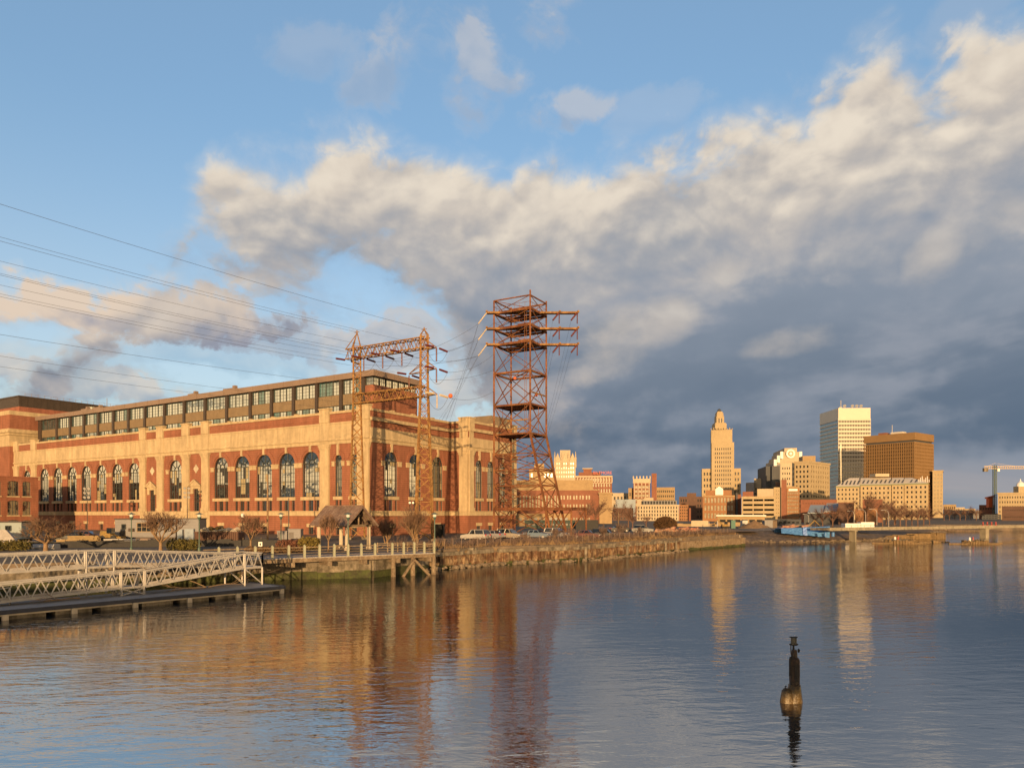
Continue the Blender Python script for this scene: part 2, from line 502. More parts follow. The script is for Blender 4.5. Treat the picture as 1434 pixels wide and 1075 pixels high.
MUD = mat('shore_mud', (0.16, 0.115, 0.08), 0.9, 0.35, 0.5, fine=2.5, bump=0.08, alt=(0.07, 0.055, 0.045), altk=0.8)
bch = MB(); rr = random.Random(12); cols_ = []
top_ = [SHORE[-1]] + FAR[:7]
for (w0, w1), (i0, i1) in zip(zip(WLINE, WLINE[1:]), zip(top_, top_[1:])):
    for k_ in range(10):
        u = k_ / 10
        a = Vector((w0[0] + (w1[0] - w0[0]) * u, w0[1] + (w1[1] - w0[1]) * u, -0.35)); c = Vector((i0[0] + (i1[0] - i0[0]) * u, i0[1] + (i1[1] - i0[1]) * u, LAND + 0.02))
        cols_.append([a.lerp(c, j / 8) + Vector((0, 0, (rr.uniform(-0.13, 0.13) if 0 < j < 8 else 0) + 0.35 * sin(pi * j / 8))) for j in range(9)])
for a, c in zip(cols_, cols_[1:]):
    for j in range(8): bch.face([a[j], c[j], c[j + 1], a[j + 1]])
tag(bch.build('shore', MUD), kind='structure')
wm = bpy.data.materials.new('river_water')
wm.use_nodes = True
k = NT(wm.node_tree)
bs = wm.node_tree.nodes['Principled BSDF']
bs.inputs['Base Color'].default_value = (0.010, 0.016, 0.020, 1)
bs.inputs['Roughness'].default_value = 0.03
bs.inputs['IOR'].default_value = 6.0
sp = k.n('ShaderNodeSeparateXYZ')
k.put(sp.inputs[0], k.n('ShaderNodeNewGeometry').outputs['Position'])
wx, wy, _ = sp.outputs
# wind comes a little across the river, so the crests lie roughly across the view
def wv(ang, sx, sy, z=0.0):
    c_, s_ = cos(radians(ang)), sin(radians(ang))
    a = k.m('MULTIPLY_ADD', wx, c_ * sx, k.m('MULTIPLY', wy, s_ * sx))
    b = k.m('MULTIPLY_ADD', wx, -s_ * sy, k.m('MULTIPLY', wy, c_ * sy))
    return k.xyz(a, b, z)
w1 = k.noise(wv(8, 0.55, 1.5), 1.0, 3.0, 0.5, 0.3)
w2 = k.noise(wv(-14, 1.2, 3.2, 4.0), 1.0, 3.0, 0.55, 0.4)
w3 = k.noise(wv(20, 5.0, 9.0, 8.0), 1.0, 2.0, 0.5, 0.2)
patch = k.noise(wv(25, 0.03, 0.08, 2.0), 1.0, 3.0, 0.5, 0.5)
pk = k.rng(patch, 0.36, 0.64, 0.5, 1.5)
h = k.m('ADD', k.m('MULTIPLY', w1, 0.36), k.m('ADD', k.m('MULTIPLY', w2, 0.13), k.m('MULTIPLY', w3, 0.024)))
b = k.n('ShaderNodeBump')
b.inputs['Strength'].default_value = 1.0
b.inputs['Distance'].default_value = 0.064
k.put(b.inputs['Height'], k.m('MULTIPLY', h, pk))
k.put(bs.inputs['Normal'], b.outputs[0])
w = MB()
w.face([(-700, -700, 0), (900, -700, 0), (900, 800, 0), (-700, 800, 0)])
tag(w.build('river_water', wm), kind='structure')

# unseen road bridge added behind the camera to shade the near water and dock
rbm = MB()
rbm.abox(-165, -13, 3.6, 160, -1.2, 4.9)
rbm.abox(-165, -1.6, 4.9, 160, -1.2, 5.95); rbm.abox(-165, -13, 4.9, 160, -12.6, 5.95)
for x in range(-150, 160, 30): rbm.abox(x, -11, -2, x + 1.8, -3, 3.6)
tag(rbm.build('road_bridge', CONC), kind='structure')

# ------------------------------------------------------------------ walls with openings
class Face:
    """a vertical wall plane: s runs along a, n points out of the wall"""
    def __init__(s, o, a, nrm):
        s.o, s.a, s.nn = Vector((o[0], o[1], 0)), Vector((a[0], a[1], 0)).normalized(), Vector((nrm[0], nrm[1], 0)).normalized()
    def P(s, t, z, n=0.0):
        q = s.o + s.a * t + s.nn * n
        return Vector((q.x, q.y, z))
    def t(s, px):                     # where a picture column meets this wall
        k_ = (px - CX) / F_PX
        return (k_ * s.o.y - s.o.x) / (s.a.x - k_ * s.a.y)
    def slab(s, mb, s0, s1, z0, z1, n0, n1):
        mb.box(s.P(s0, z0, n0), s.a * (s1 - s0), s.nn * (n1 - n0), UP * (z1 - z0))
def arch_pts(c, r, zs, n=12):
    return [(c - r * cos(pi * i / n), zs + r * sin(pi * i / n)) for i in range(n + 1)]
def strip(mb, f, s0, s1, z0, z1, ops, dep=0.45, n=0.0, rise=None):
    """one storey of wall; ops = (centre, half width, bottom, spring or top, arched)"""
    cur = s0
    for c, hw, zb, zs, arched in sorted(ops):
        a, b = c - hw, c + hw
        if a - cur > 1e-4:
            mb.face([f.P(cur, z0, n), f.P(a, z0, n), f.P(a, z1, n), f.P(cur, z1, n)])
        if zb - z0 > 1e-4:
            mb.face([f.P(a, z0, n), f.P(b, z0, n), f.P(b, zb, n), f.P(a, zb, n)])
        if arched:
            e = arch_pts(c, hw, zs)
            if arched < 1:            # segmental
                e = [(x, zs + (z - zs) * arched) for x, z in e]
        else:
            e = [(a, zs), (b, zs)]
        for (x0, h0), (x1, h1) in zip(e, e[1:]):
            if z1 - max(h0, h1) > 1e-4 or h0 != h1:
                mb.face([f.P(x0, h0, n), f.P(x1, h1, n), f.P(x1, z1, n), f.P(x0, z1, n)])
        loop = [(a, zb)] + e + [(b, zb)]
        for (x0, h0), (x1, h1) in zip(loop, loop[1:] + loop[:1]):
            mb.face([f.P(x0, h0, n), f.P(x1, h1, n), f.P(x1, h1, n - dep), f.P(x0, h0, n - dep)])
        cur = b
    if s1 - cur > 1e-4:
        mb.face([f.P(cur, z0, n), f.P(s1, z0, n), f.P(s1, z1, n), f.P(cur, z1, n)])

BLINDP = mat('pale_blind', (0.30, 0.25, 0.15), 0.6, 0.15, 1.0)  # pale and dark pane colours standing in for reflections
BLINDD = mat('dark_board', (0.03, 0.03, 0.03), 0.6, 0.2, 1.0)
def arch_window(root, f, c, hw, zb, zs, dep=0.32, name='arched_window', cols=3):
    """glass, with its bars as a sub-part; a small tilt per window, as old sashes have"""
    g = MB()
    e = arch_pts(c, hw + 0.02, zs)
    j = random.uniform(-0.05, 0.05)
    pts = [(c - hw - 0.02, zb)] + e + [(c + hw + 0.02, zb)]
    g.face([f.P(x, z, -dep - 0.04 + j * (x - c) / hw * 0.3) for x, z in pts])
    w = g.build(name, WGLASS, root)
    b = MB()
    n0 = -dep
    def br(p, q, t):
        b.bar(f.P(*p, n0), f.P(*q, n0), t, t)
    loop = pts + [pts[0]]
    for p, q in zip(loop, loop[1:]):
        br(p, q, 0.16)
    x1 = c - hw / 3; x2 = c + hw / 3
    for x in (x1, x2):
        br((x, zb), (x, zs), 0.13)
    zr = zb + (zs - zb) * 0.46
    br((c - hw, zs), (c + hw, zs), 0.14)
    br((c - hw, zr), (c + hw, zr), 0.12)
    inner = arch_pts(c, hw / 3, zs, 6)
    for p, q in zip(inner, inner[1:]):
        br(p, q, 0.12)
    for a in (45, 90, 135):
        br((c + hw / 3 * cos(radians(a)), zs + hw / 3 * sin(radians(a))), (c + hw * cos(radians(a)), zs + hw * sin(radians(a))), 0.1)
    for x in (c - hw * 2 / 3, c, c + hw * 2 / 3):
        br((x, zb), (x, zs), 0.038)
    nz = 8
    for i in range(1, nz):
        z = zb + (zs - zb) * i / nz
        br((c - hw, z), (c + hw, z), 0.038)
    b.build('frame', FRAME, w)
    bl = MB()                         # pale and dark quads painting reflections on panes behind the bars
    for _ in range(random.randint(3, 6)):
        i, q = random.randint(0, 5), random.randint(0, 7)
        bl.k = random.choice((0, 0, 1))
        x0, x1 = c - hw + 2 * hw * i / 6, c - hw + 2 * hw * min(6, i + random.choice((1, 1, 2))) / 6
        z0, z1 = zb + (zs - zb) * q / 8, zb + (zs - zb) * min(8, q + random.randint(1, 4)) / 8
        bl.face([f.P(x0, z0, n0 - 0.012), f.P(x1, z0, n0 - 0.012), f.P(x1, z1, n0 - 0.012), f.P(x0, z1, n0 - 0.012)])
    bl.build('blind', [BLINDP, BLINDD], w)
    return w
def flat_window(root, f, a, b_, z0, z1, nx=2, nz=3, dep=0.32, name='window', t=0.09, gm=None, fm=None, n=0.0):
    g = MB()
    g.face([f.P(a, z0, n - dep - 0.03), f.P(b_, z0, n - dep - 0.03), f.P(b_, z1, n - dep - 0.03), f.P(a, z1, n - dep - 0.03)])
    w = g.build(name, gm or WGLASS, root)
    b = MB()
    for i in range(nx + 1):
        x = a + (b_ - a) * i / nx
        tt = t * (1.3 if i in (0, nx) else 0.8)
        b.bar(f.P(x, z0, n - dep), f.P(x, z1, n - dep), tt, tt)
    for i in range(nz + 1):
        z = z0 + (z1 - z0) * i / nz
        tt = t * (1.3 if i in (0, nz) else 0.6)
        b.bar(f.P(a, z, n - dep), f.P(b_, z, n - dep), tt, tt)
    b.build('frame', fm or FRAME, w)
    return w

# ------------------------------------------------------------------ the brick power house
E = EYE
C0 = Vector((-26.47, 137, 0))
LF = Face(C0, D1, -D2)                # long front
RF = Face(C0, D2, -D1)                # short front on the right
INN = RF.P(24.8, 0)
OUT = INN - D1 * 4.73
RT = Face(OUT, D1, -D2)               # return of the corner pavilion
PF = Face(OUT, D2, -D1)               # pavilion front
LEN = 137.0
ph = thing('power_house', 'long red brick power house with tall arched windows and a dark glazed rooftop storey', 'building', (C0.x, C0.y, LAND))
wall, trim = MB(), MB()
frz = MB(); par = MB(); band = MB(); cop = MB()
BZ, B0, B1, Z2, FZ0, FZ1, PT, CT = E - 4.45, E - 0.55, E + 0.4, E + 3.13, E + 13.4, E + 17.4, E + 19.1, E + 19.55
def build_front(f, s0, s1, arches, nar, piers, plain, split=False, stone_base=None):
    """arches: (centre, half width); nar: narrow ones; piers: (s0, s1) pilasters; plain: (centre) of the pedimented doors"""
    base_ops, low_ops, arch_ops = [], [], []
    for c, hw in arches + nar:
        zs = E + 9.74 + (2.4 - hw) * 0.35
        base_ops.append((c, 0.78, E - 4.2, E - 2.78, 0))
        if hw > 1.6:
            for o, h in ((-hw * 0.79, hw * 0.2), (0, hw * 0.31), (hw * 0.79, hw * 0.2)):
                low_ops.append((c + o, h, E + 0.42, E + 2.5, 0))
        else:
            for o, h in ((-hw * 0.52, hw * 0.4), (hw * 0.52, hw * 0.4)):
                low_ops.append((c + o, h, E + 0.42, E + 2.5, 0))
        arch_ops.append((c, hw, E + 3.2, zs, 1))
    for c in plain:
        low_ops.append((c, 1.05, E + 0.42, B1 + 2.73, 0))
        arch_ops.append((c, 1.05, Z2, E + 5.4, 0))
    if stone_base:
        strip(wall, f, s0, stone_base[0], BZ, B0, [o for o in base_ops if o[0] < stone_base[0]])
        strip(wall, f, stone_base[1], s1, BZ, B0, [o for o in base_ops if o[0] > stone_base[1]])
        f.slab(trim, stone_base[0], stone_base[1], BZ, B0 - 0.003, -0.3, 0.12)
        base_ops = [o for o in base_ops if not stone_base[0] < o[0] < stone_base[1]]
    else:
        strip(wall, f, s0, s1, BZ, B0, base_ops)
    strip(wall, f, s0, s1, B0, Z2, low_ops)
    strip(wall, f, s0, s1, Z2, FZ0, arch_ops)
    f.slab(band, s0, s1, B0, B1, -0.1, 0.28)
    f.slab(band, s0, s1, B1 - 0.22, B1 - 0.003, 0.28, 0.4)
    # frieze, cornice, parapet
    if split:
        f.slab(frz, s0, s1, FZ0, E + 16.0, -0.3, 0.18)
        wall.face([f.P(s0, E + 16.0), f.P(s1, E + 16.0), f.P(s1, E + 17.3), f.P(s0, E + 17.3)])
        f.slab(frz, s0, s1, E + 17.3, E + 17.95, -0.3, 0.5)
        pz = E + 17.95
    else:
        f.slab(frz, s0, s1, FZ0, FZ1, -0.3, 0.18)
        f.slab(frz, s0, s1, FZ1 - 0.3, FZ1 + 0.003, 0.18, 0.3)
        pz = FZ1
    f.slab(frz, s0, s1, FZ0 + 0.55, FZ0 + 0.85, 0.18, 0.42)
    f.slab(frz, s0, s1, FZ0 - 0.14, FZ0 - 0.003, -0.05, 0.22)
    f.slab(par, s0, s1, pz + 0.003, PT, -0.4, 0.06)
    f.slab(cop, s0, s1, PT, CT, -0.5, 0.25)
    edges = sorted([s0] + [e for p in piers for e in p] + [s1])
    for a, b in zip(edges[::2] if not piers or piers[0][0] > s0 else edges[1::2], edges[1::2] if not piers or piers[0][0] > s0 else edges[2::2]):
        L_ = b - a
        if L_ < 2.5: continue
        m_ = max(1, round(L_ / 7.0))
        for i in range(m_):
            x0, x1 = a + L_ * i / m_ + 0.7, a + L_ * (i + 1) / m_ - 0.7
            f.slab(par, x0, x1, pz + 0.4, PT - 0.3, 0.06, 0.13)
            f.slab(par, x0 + 0.3, x1 - 0.3, pz + 0.6, PT - 0.5, 0.13, 0.17)
            if i: f.slab(cop, x0 - 1.1, x0 - 0.3, CT, CT + 0.22, -0.4, 0.3)
    for a, b in piers:
        pl = MB()
        f.slab(pl, a, b, B1, FZ0 - 1.25, -0.1, 0.36)
        f.slab(pl, a - 0.12, b + 0.12, B1 + 0.002, B1 + 0.7, -0.1, 0.5)
        for i, (z, o) in enumerate(((1.25, 0.1), (0.95, 0.25), (0.6, 0.45), (0.3, 0.6))):
            f.slab(pl, a - o * 0.6, b + o * 0.6, FZ0 - z, FZ0 - (0.95, 0.6, 0.3, 0.15)[i], -0.1, 0.36 + o * 0.5)
        f.slab(pl, a, b, FZ0 + 0.86, FZ1 + 0.1, 0.18, 0.26)
        f.slab(pl, a - 0.1, b + 0.1, FZ1 + 0.1, CT + 0.5, -0.45, 0.42)
        f.slab(pl, a - 0.25, b + 0.25, CT + 0.5, CT + 0.75, -0.55, 0.55)
        pl.build('pilaster', STONE, ph)
    for c, hw in arches + nar:
        zs = E + 9.74 + (2.4 - hw) * 0.35
        if not (stone_base and stone_base[0] < c < stone_base[1]):
            w_ = flat_window(ph, f, c - 0.78, c + 0.78, E - 4.2, E - 2.78, 2, 3, name='basement_window')
            tm = MB(); f.slab(tm, c - 1.1, c + 1.1, E - 2.77, E - 2.1, -0.1, 0.08); tm.build('lintel', STONE, w_)
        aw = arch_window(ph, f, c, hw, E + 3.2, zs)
        tm = MB(); f.slab(tm, c - hw - 0.3, c + hw + 0.3, E + 2.54, Z2 + 0.05, -0.4, 0.22); tm.build('sill', STONE, aw)
        tm = MB(); f.slab(tm, c - 0.27, c + 0.27, zs + hw - 0.1, FZ0 - 0.15, -0.1, 0.26); tm.build('keystone', STONE, aw)
        for sg in (-1, 1):
            w_ = 1.05 if hw > 1.6 else 0.75
            x = c + sg * (hw + w_ / 2)
            tm = MB()
            f.slab(tm, x - w_ / 2 + 0.02, x + w_ / 2, E + 9.0, E + 9.75, -0.1, 0.16)
            f.slab(tm, x - w_ / 2 - 0.06, x + w_ / 2, E + 9.75, E + 9.95, -0.1, 0.28)
            tm.build('impost', STONE, aw)
        # projecting brick ring round the head
        o_, i_ = arch_pts(c, hw + 0.95, zs, 14), arch_pts(c, hw + 0.38, zs, 14)
        for (a0, a1), (b0, b1) in zip(zip(o_, o_[1:]), zip(i_, i_[1:])):
            for q in ([a0, a1, b1, b0],):
                wall.face([f.P(x, z, 0.13) for x, z in q])
            wall.face([f.P(*a0, 0), f.P(*a1, 0), f.P(*a1, 0.13), f.P(*a0, 0.13)])
            wall.face([f.P(*b0, 0), f.P(*b1, 0), f.P(*b1, 0.13), f.P(*b0, 0.13)])
        for o in low_ops:
            if abs(o[0] - c) < hw:
                flat_window(ph, f, o[0] - o[1], o[0] + o[1], o[2], o[3], 2 if o[1] > 0.6 else 1, 3, name='lower_window')
    for c in plain:
        d = MB()
        f.slab(d, c - 1.75, c - 1.05, E + 4.3, E + 5.4, -0.1, 0.3)
        f.slab(d, c + 1.05, c + 1.75, E + 4.3, E + 5.4, -0.1, 0.3)
        f.slab(d, c - 1.75, c + 1.75, E + 5.4, E + 6.0, -0.1, 0.32)
        p_ = [(c - 2.3, E + 6.0), (c + 2.3, E + 6.0), (c, E + 7.4)]
        d.face([f.P(x, z, 0.6) for x, z in p_])
        for q0, q1 in zip(p_, p_[1:] + p_[:1]):
            d.face([f.P(*q0, 0.6), f.P(*q1, 0.6), f.P(*q1, 0), f.P(*q0, 0)])
        for q0, q1 in ((p_[0], p_[2]), (p_[2], p_[1])):
            d.bar(f.P(*q0, 0.62), f.P(*q1, 0.62), 0.25, 0.3)
        d.build('pediment', STONE, ph)
        flat_window(ph, f, c - 1.05, c + 1.05, E + 0.45, E + 5.4, 3, 8, name='pedimented_window', t=0.1)
        q = [(c, E + 10.9), (c + 0.95, E + 9.9), (c, E + 8.9), (c - 0.95, E + 9.9)]
        d2 = MB()
        d2.face([f.P(x, z, 0.12) for x, z in q])
        for q0, q1 in zip(q, q[1:] + q[:1]):
            d2.face([f.P(*q0, 0.12), f.P(*q1, 0.12), f.P(*q1, 0), f.P(*q0, 0)])
        d2.build('diamond_ornament', STONE2, ph)

t = LF.t
l_arch = [(t(p), 2.4) for p in (435, 401.4, 369.8, 339, 309.5, 245.5, 187.4, 163.9, 141.7, 120.5, 100.5, 80.8, 61.9)] + [(t(37.6), 2.0)]
l_nar = [(t(473.8), 0.92), (t(495.4), 0.92)]
pr = lambda a, b: (t(b), t(a))
l_pier = [pr(449.5, 462), pr(283.7, 293.5), pr(256.4, 266), pr(221, 229.7), pr(197, 205), pr(44.8, 51.5), pr(20.5, 26.7)]
build_front(LF, 0, LEN, l_arch, l_nar, [(0.05, 3.0)] + l_pier, [t(213.6), t(275)], stone_base=(t(294), t(196.6)))
build_front(RF, 0, 24.8, [(5.9, 1.85), (13.1, 1.85), (20.3, 1.85)], [], [], [], split=True)
build_front(RT, 0, 4.73, [], [], [(0.02, 2.2)], [], split=True)
build_front(PF, 0, 18.8, [], [(3.9, 1.25), (8.4, 1.25), (13.2, 1.25)], [(0.02, 1.6), (16.6, 18.7)], [], split=True)
BACK = 26.0
foot = [C0 + D2 * 0.8 + D1 * 0.8, C0 + D1 * LEN + D2 * 0.8, C0 + D1 * LEN + D2 * (24.8 + 18), OUT + D2 * 18.7 + D1 * 30, OUT + D2 * 18.7 + D1 * 0.8, OUT + D2 * 0.8 + D1 * 0.8, INN + D2 * 0.8 + D1 * 0.8]
core = MB(); core.prism(foot, BZ, E + 17.2)
wall.build('brick_wall', BRICK, ph)
trim.build('stone_plinth', STONE, ph)
band.build('stone_band', STONE, ph)
frz.build('stone_frieze', STONE, ph)
par.build('parapet', BRICK, ph)
cop.build('coping', STONE, ph)
core.build('rear_wall', CORE, ph)
# rooftop storey
PC = C0 + D1 * 4 + D2 * 5.25
PL, PR = Face(PC, D1, -D2), Face(PC, D2, -D1)
pw = PR.t(583.8)
plen = PL.t(53.4)
z_s, z_a, z_b, z_c, z_d, z_t = E + 17.3, E + 21.6, E + 23.85, E + 26.6, E + 26.68, E + 27.85
bays = [PL.t(p) for p in (509, 477.2, 443.3, 410.8, 380, 350.3, 317.4, 287, 257.7, 230, 202.7, 179.8, 158.6, 137.4, 117.6, 98.3, 79.5, 57.3)]
pent = MB()
pent.prism([PC + D1 * 0.6 + D2 * 0.6, PC + D1 * (plen - 0.3) + D2 * 0.6, PC + D1 * (plen - 0.3) + D2 * (pw - 0.3), PC + D1 * 0.6 + D2 * (pw - 0.3)], z_s, z_c)
PL.slab(pent, bays[-1] + 0.25, plen, z_s, z_d, -0.5, 0.05)
pent.build('rooftop_wall', DKMETAL, ph)
fas = MB()
fas.prism([PC - D1 * 0.7 - D2 * 0.7, PC + D1 * (plen + 0.3) - D2 * 0.7, PC + D1 * (plen + 0.3) + D2 * (pw + 0.4), PC - D1 * 0.7 + D2 * (pw + 0.4)], z_d, z_t)
for i in range(0, int(plen), 5): PL.slab(fas, i, i + 0.12, z_d - 0.02, z_t + 0.02, 0.7, 0.76)
for i in range(0, int(pw), 5): PR.slab(fas, i, i + 0.14, z_d - 0.02, z_t + 0.02, 0.7, 0.77)
fas.build('roof_fascia', FASCIA, ph)
pb = MB()
PL.slab(pb, 0, bays[0] - 0.2, z_s, z_c - 1.55, -0.6, 0.1)
PR.slab(pb, 0, pw, z_s, z_c - 1.55, -0.59, 0.1)
pb.build('rooftop_brick', BRICK, ph)
PGLASS = glass('penthouse_glass', (0.03, 0.06, 0.065), 0.02, 3.2, 0.35)
PTEAL = glass('teal_glass', (0.03, 0.09, 0.10), 0.02, 1.7, 0.35)
flat_window(ph, PL, 0.1, bays[0] - 0.2, z_c - 1.5, z_c, 5, 2, dep=0.1, name='clerestory_window', gm=PGLASS)
npane = 7
for i in range(npane):
    flat_window(ph, PR, 0.1 + pw * i / npane, pw * (i + 1) / npane - 0.3, z_c - 1.5, z_c, 3, 2, dep=0.1, name='clerestory_window', gm=PGLASS)
for x in bays:
    pp = MB(); PL.slab(pp, x - 0.55, x + 0.25, z_s, z_c + 0.05, -0.5, 0.28); pp.build('mullion_post', DKMETAL, ph)
for x0, x1 in zip(bays, bays[1:]):
    a, b = x0 + 0.3, x1 - 0.6
    for z0, z1 in ((z_s + 1.6, z_a), (z_b, z_c)):
        for i in range(3):
            flat_window(ph, PL, a + (b - a) * i / 3 + 0.1, a + (b - a) * (i + 1) / 3 - 0.1, z0, z1, 2, 4, dep=0.15, name='rooftop_window', gm=PTEAL if random.random() < 0.22 else PGLASS, t=0.06)
    sp_ = MB()
    PL.slab(sp_, a, b, z_a + 0.06, z_b - 0.06, -0.4, 0.0)
    nr = max(4, int((b - a) / 0.42))
    for i in range(nr): PL.slab(sp_, a + (b - a) * (i + 0.2) / nr, a + (b - a) * (i + 0.65) / nr, z_a + 0.1, z_b - 0.1, 0.0, 0.08)
    sp_.build('spandrel_panel', TANMETAL, ph)
for p, w_ in ((265, 3.0), (320, 4.2), (113, 3.0), (131, 3.4)):
    rv = MB(); x = PL.t(p)
    PL.slab(rv, x, x + w_, z_t, z_t + 0.9, -3.2, -1.6)
    PL.slab(rv, x + 0.5, x + 1.3, z_t + 0.9, z_t + 1.5, -2.8, -2.0)
    rv.build('roof_vent', FASCIA, ph)
# small grey plant screen on the pavilion roof
ps = MB()
q = at(688, 600, 172)
ps.box((q.x, q.y, E + 17.2), D2 * 9 + Vector((0, 0, 0)), D1 * 5, UP * 5.6)
ps.build('roof_plant_screen', TANMETAL, ph)

# square stair tower at the left end
tb = thing('stair_tower', 'square red brick tower with buff cornice at the left end of the power house', 'building', tuple(LF.P(LEN, LAND, 1.26)))
o = LF.P(LEN, 0, 1.26)
F1, F2 = Face(o, D1, -D2), Face(o, D2, -D1)
tw, ts = MB(), MB()
def ring(mb, z0, z1, out):
    mb.prism([o - D1 * out - D2 * out, o + D1 * (26 + out) - D2 * out, o + D1 * (26 + out) + D2 * 14, o - D1 * out + D2 * 14], z0, z1)
ring(tw, BZ, E + 19.0, 0); ring(tw, E + 24.0, E + 28.0, 0.05)
ring(ts, E + 19.0, E + 22.2, 0.1); ring(ts, E + 22.2, E + 22.9, 0.45); ring(ts, E + 22.9, E + 23.5, 0.9); ring(ts, E + 23.5, E + 24.0, 0.5); ring(ts, E + 28.0, E + 29.2, 0.12)
tw.build('brick_wall', BRICK, tb)
ts.build('stone_cornice', STONE, tb)

# dark louvred block behind
o = at(26.7, 555, 238)
rb = thing('rooftop_plant_block', 'dark louvred metal block with roof railings showing above the left end of the power house', 'building', (o.x, o.y, LAND))
b = MB(); b.box((o.x, o.y, LAND), D1 * 40, D2 * 52, UP * (o.z - LAND - 3.2))
b.build('base_wall', BRICK_SIDE, rb)
b = MB()
b.box((o.x, o.y, o.z - 3.2) , D1 * 40, D2 * 52, UP * 3.2)
b.box(o - D1 * 0.3 - D2 * 0.3, D1 * 41, D2 * 53, UP * 0.35)
b.build('metal_wall', DKMETAL, rb)
lv = MB()
fb = Face((o.x, o.y), D2, -D1); fc = Face((o.x, o.y), D1, -D2)
lvl = MB()
for i in range(26):
    x = 0.4 + i * 2.0
    fb.slab(lvl, x, x + 0.12, o.z - 3.1, o.z - 0.1, 0, 0.12)
for j in range(7): fb.slab(lvl, 0.2, 51.8, o.z - 0.5 - j * 0.42, o.z - 0.38 - j * 0.42, 0, 0.1)
for j in range(7): fc.slab(lvl, 0.2, 39.8, o.z - 0.5 - j * 0.42, o.z - 0.38 - j * 0.42, 0, 0.1)
lvl.build('louvre', DKMETAL, rb)
for i in range(6):
    flat_window(rb, fb, 22 + i * 4.8, 26 + i * 4.8, o.z - 2.1, o.z - 0.5, 3, 2, dep=-0.15, name='louvre_window', gm=PGLASS)
rl = MB()
for i in range(20):
    p = fb.P(2 + i * 2.0, o.z + 0.35, -0.6)
    rl.bar(p, p + UP * 1.0, 0.06)
rl.bar(fb.P(2, o.z + 1.35, -0.6), fb.P(40, o.z + 1.35, -0.6), 0.06); rl.bar(fb.P(2, o.z + 0.85, -0.6), fb.P(40, o.z + 0.85, -0.6), 0.05)
q = fb.P(29, o.z + 0.35, -1); rl.bar(q, q + UP * 3, 0.12)
rl.build('roof_railing', FASCIA, rb)

# brick mill wing on the far left
A = Vector((-114.6, 178, 0))
AF = Face(A, -D2, -D1)
an = thing('brick_mill_wing', 'plain red brick mill building with segmental sash windows at the far left edge', 'building', (A.x, A.y, LAND))
wl = MB()
AT = E + 8.3
cols = [(2.6, 0.9), (5.5, 1.22), (9.3, 1.22), (13.2, 1.22), (17, 1.22), (20.8, 1.22), (24.6, 1.22)]
rows = [(E - 4.0, E - 2.0), (E - 0.5, E + 2.6), (E + 4.0, E + 7.2)]
z_prev = BZ
sills = MB()
for i, (z0, z1) in enumerate(rows):
    top = AT if i == 2 else rows[i + 1][0] - 0.55
    strip(wl, AF, 0, 34, z_prev, top, [(c, hw, z0, z1, 0.28) for c, hw in cols])
    for c, hw in cols:
        AF.slab(sills, c - hw - 0.15, c + hw + 0.15, z0 - 0.28, z0, -0.3, 0.12)
        flat_window(an, AF, c - hw, c + hw, z0, z1 + 0.3, 4 if hw > 1 else 2, 2, t=0.1)
    z_prev = top
AF.slab(wl, 0, 34, AT, AT + 0.35, -0.4, 0.12)
wl.box(A + UP * BZ + D1 * 0.02, D1 * 18, D2 * -0.5, UP * (AT - BZ))
wl.prism([A + D1 * 0.8 - D2 * 0.6, A + D1 * 18 - D2 * 0.6, A + D1 * 18 - D2 * 34, A + D1 * 0.8 - D2 * 34], BZ, AT - 0.4)
wl.build('brick_wall', BRICK, an)
sills.build('window_sill', STONE, an)

# ------------------------------------------------------------------ transmission steel
def lace(mb, quads, w, kind='x'):
    """quads: (a0, a1, b0, b1) = bottom pair and top pair of one panel"""
    for a0, a1, b0, b1 in quads:
        mb.bar(a0, b1, w)
        if kind == 'x': mb.bar(a1, b0, w)
def insulator(parent, p, q, m=INSUL, r=0.17, name='insulator'):
    p, q = Vector(p), Vector(q)
    L_ = (q - p).length
    n = max(4, int(L_ / 0.16))
    prof = [(0.04, 0)]
    for i in range(n):
        h0, h1 = L_ * (i + 0.15) / n, L_ * (i + 0.75) / n
        prof += [(0.05, h0), (r, h0 + 0.01), (r * 0.8, h1), (0.05, h1 + 0.01)]
    prof.append((0.04, L_))
    b = MB(); b.lathe(p, prof, 8, (q - p))
    return b.build(name, m, parent)

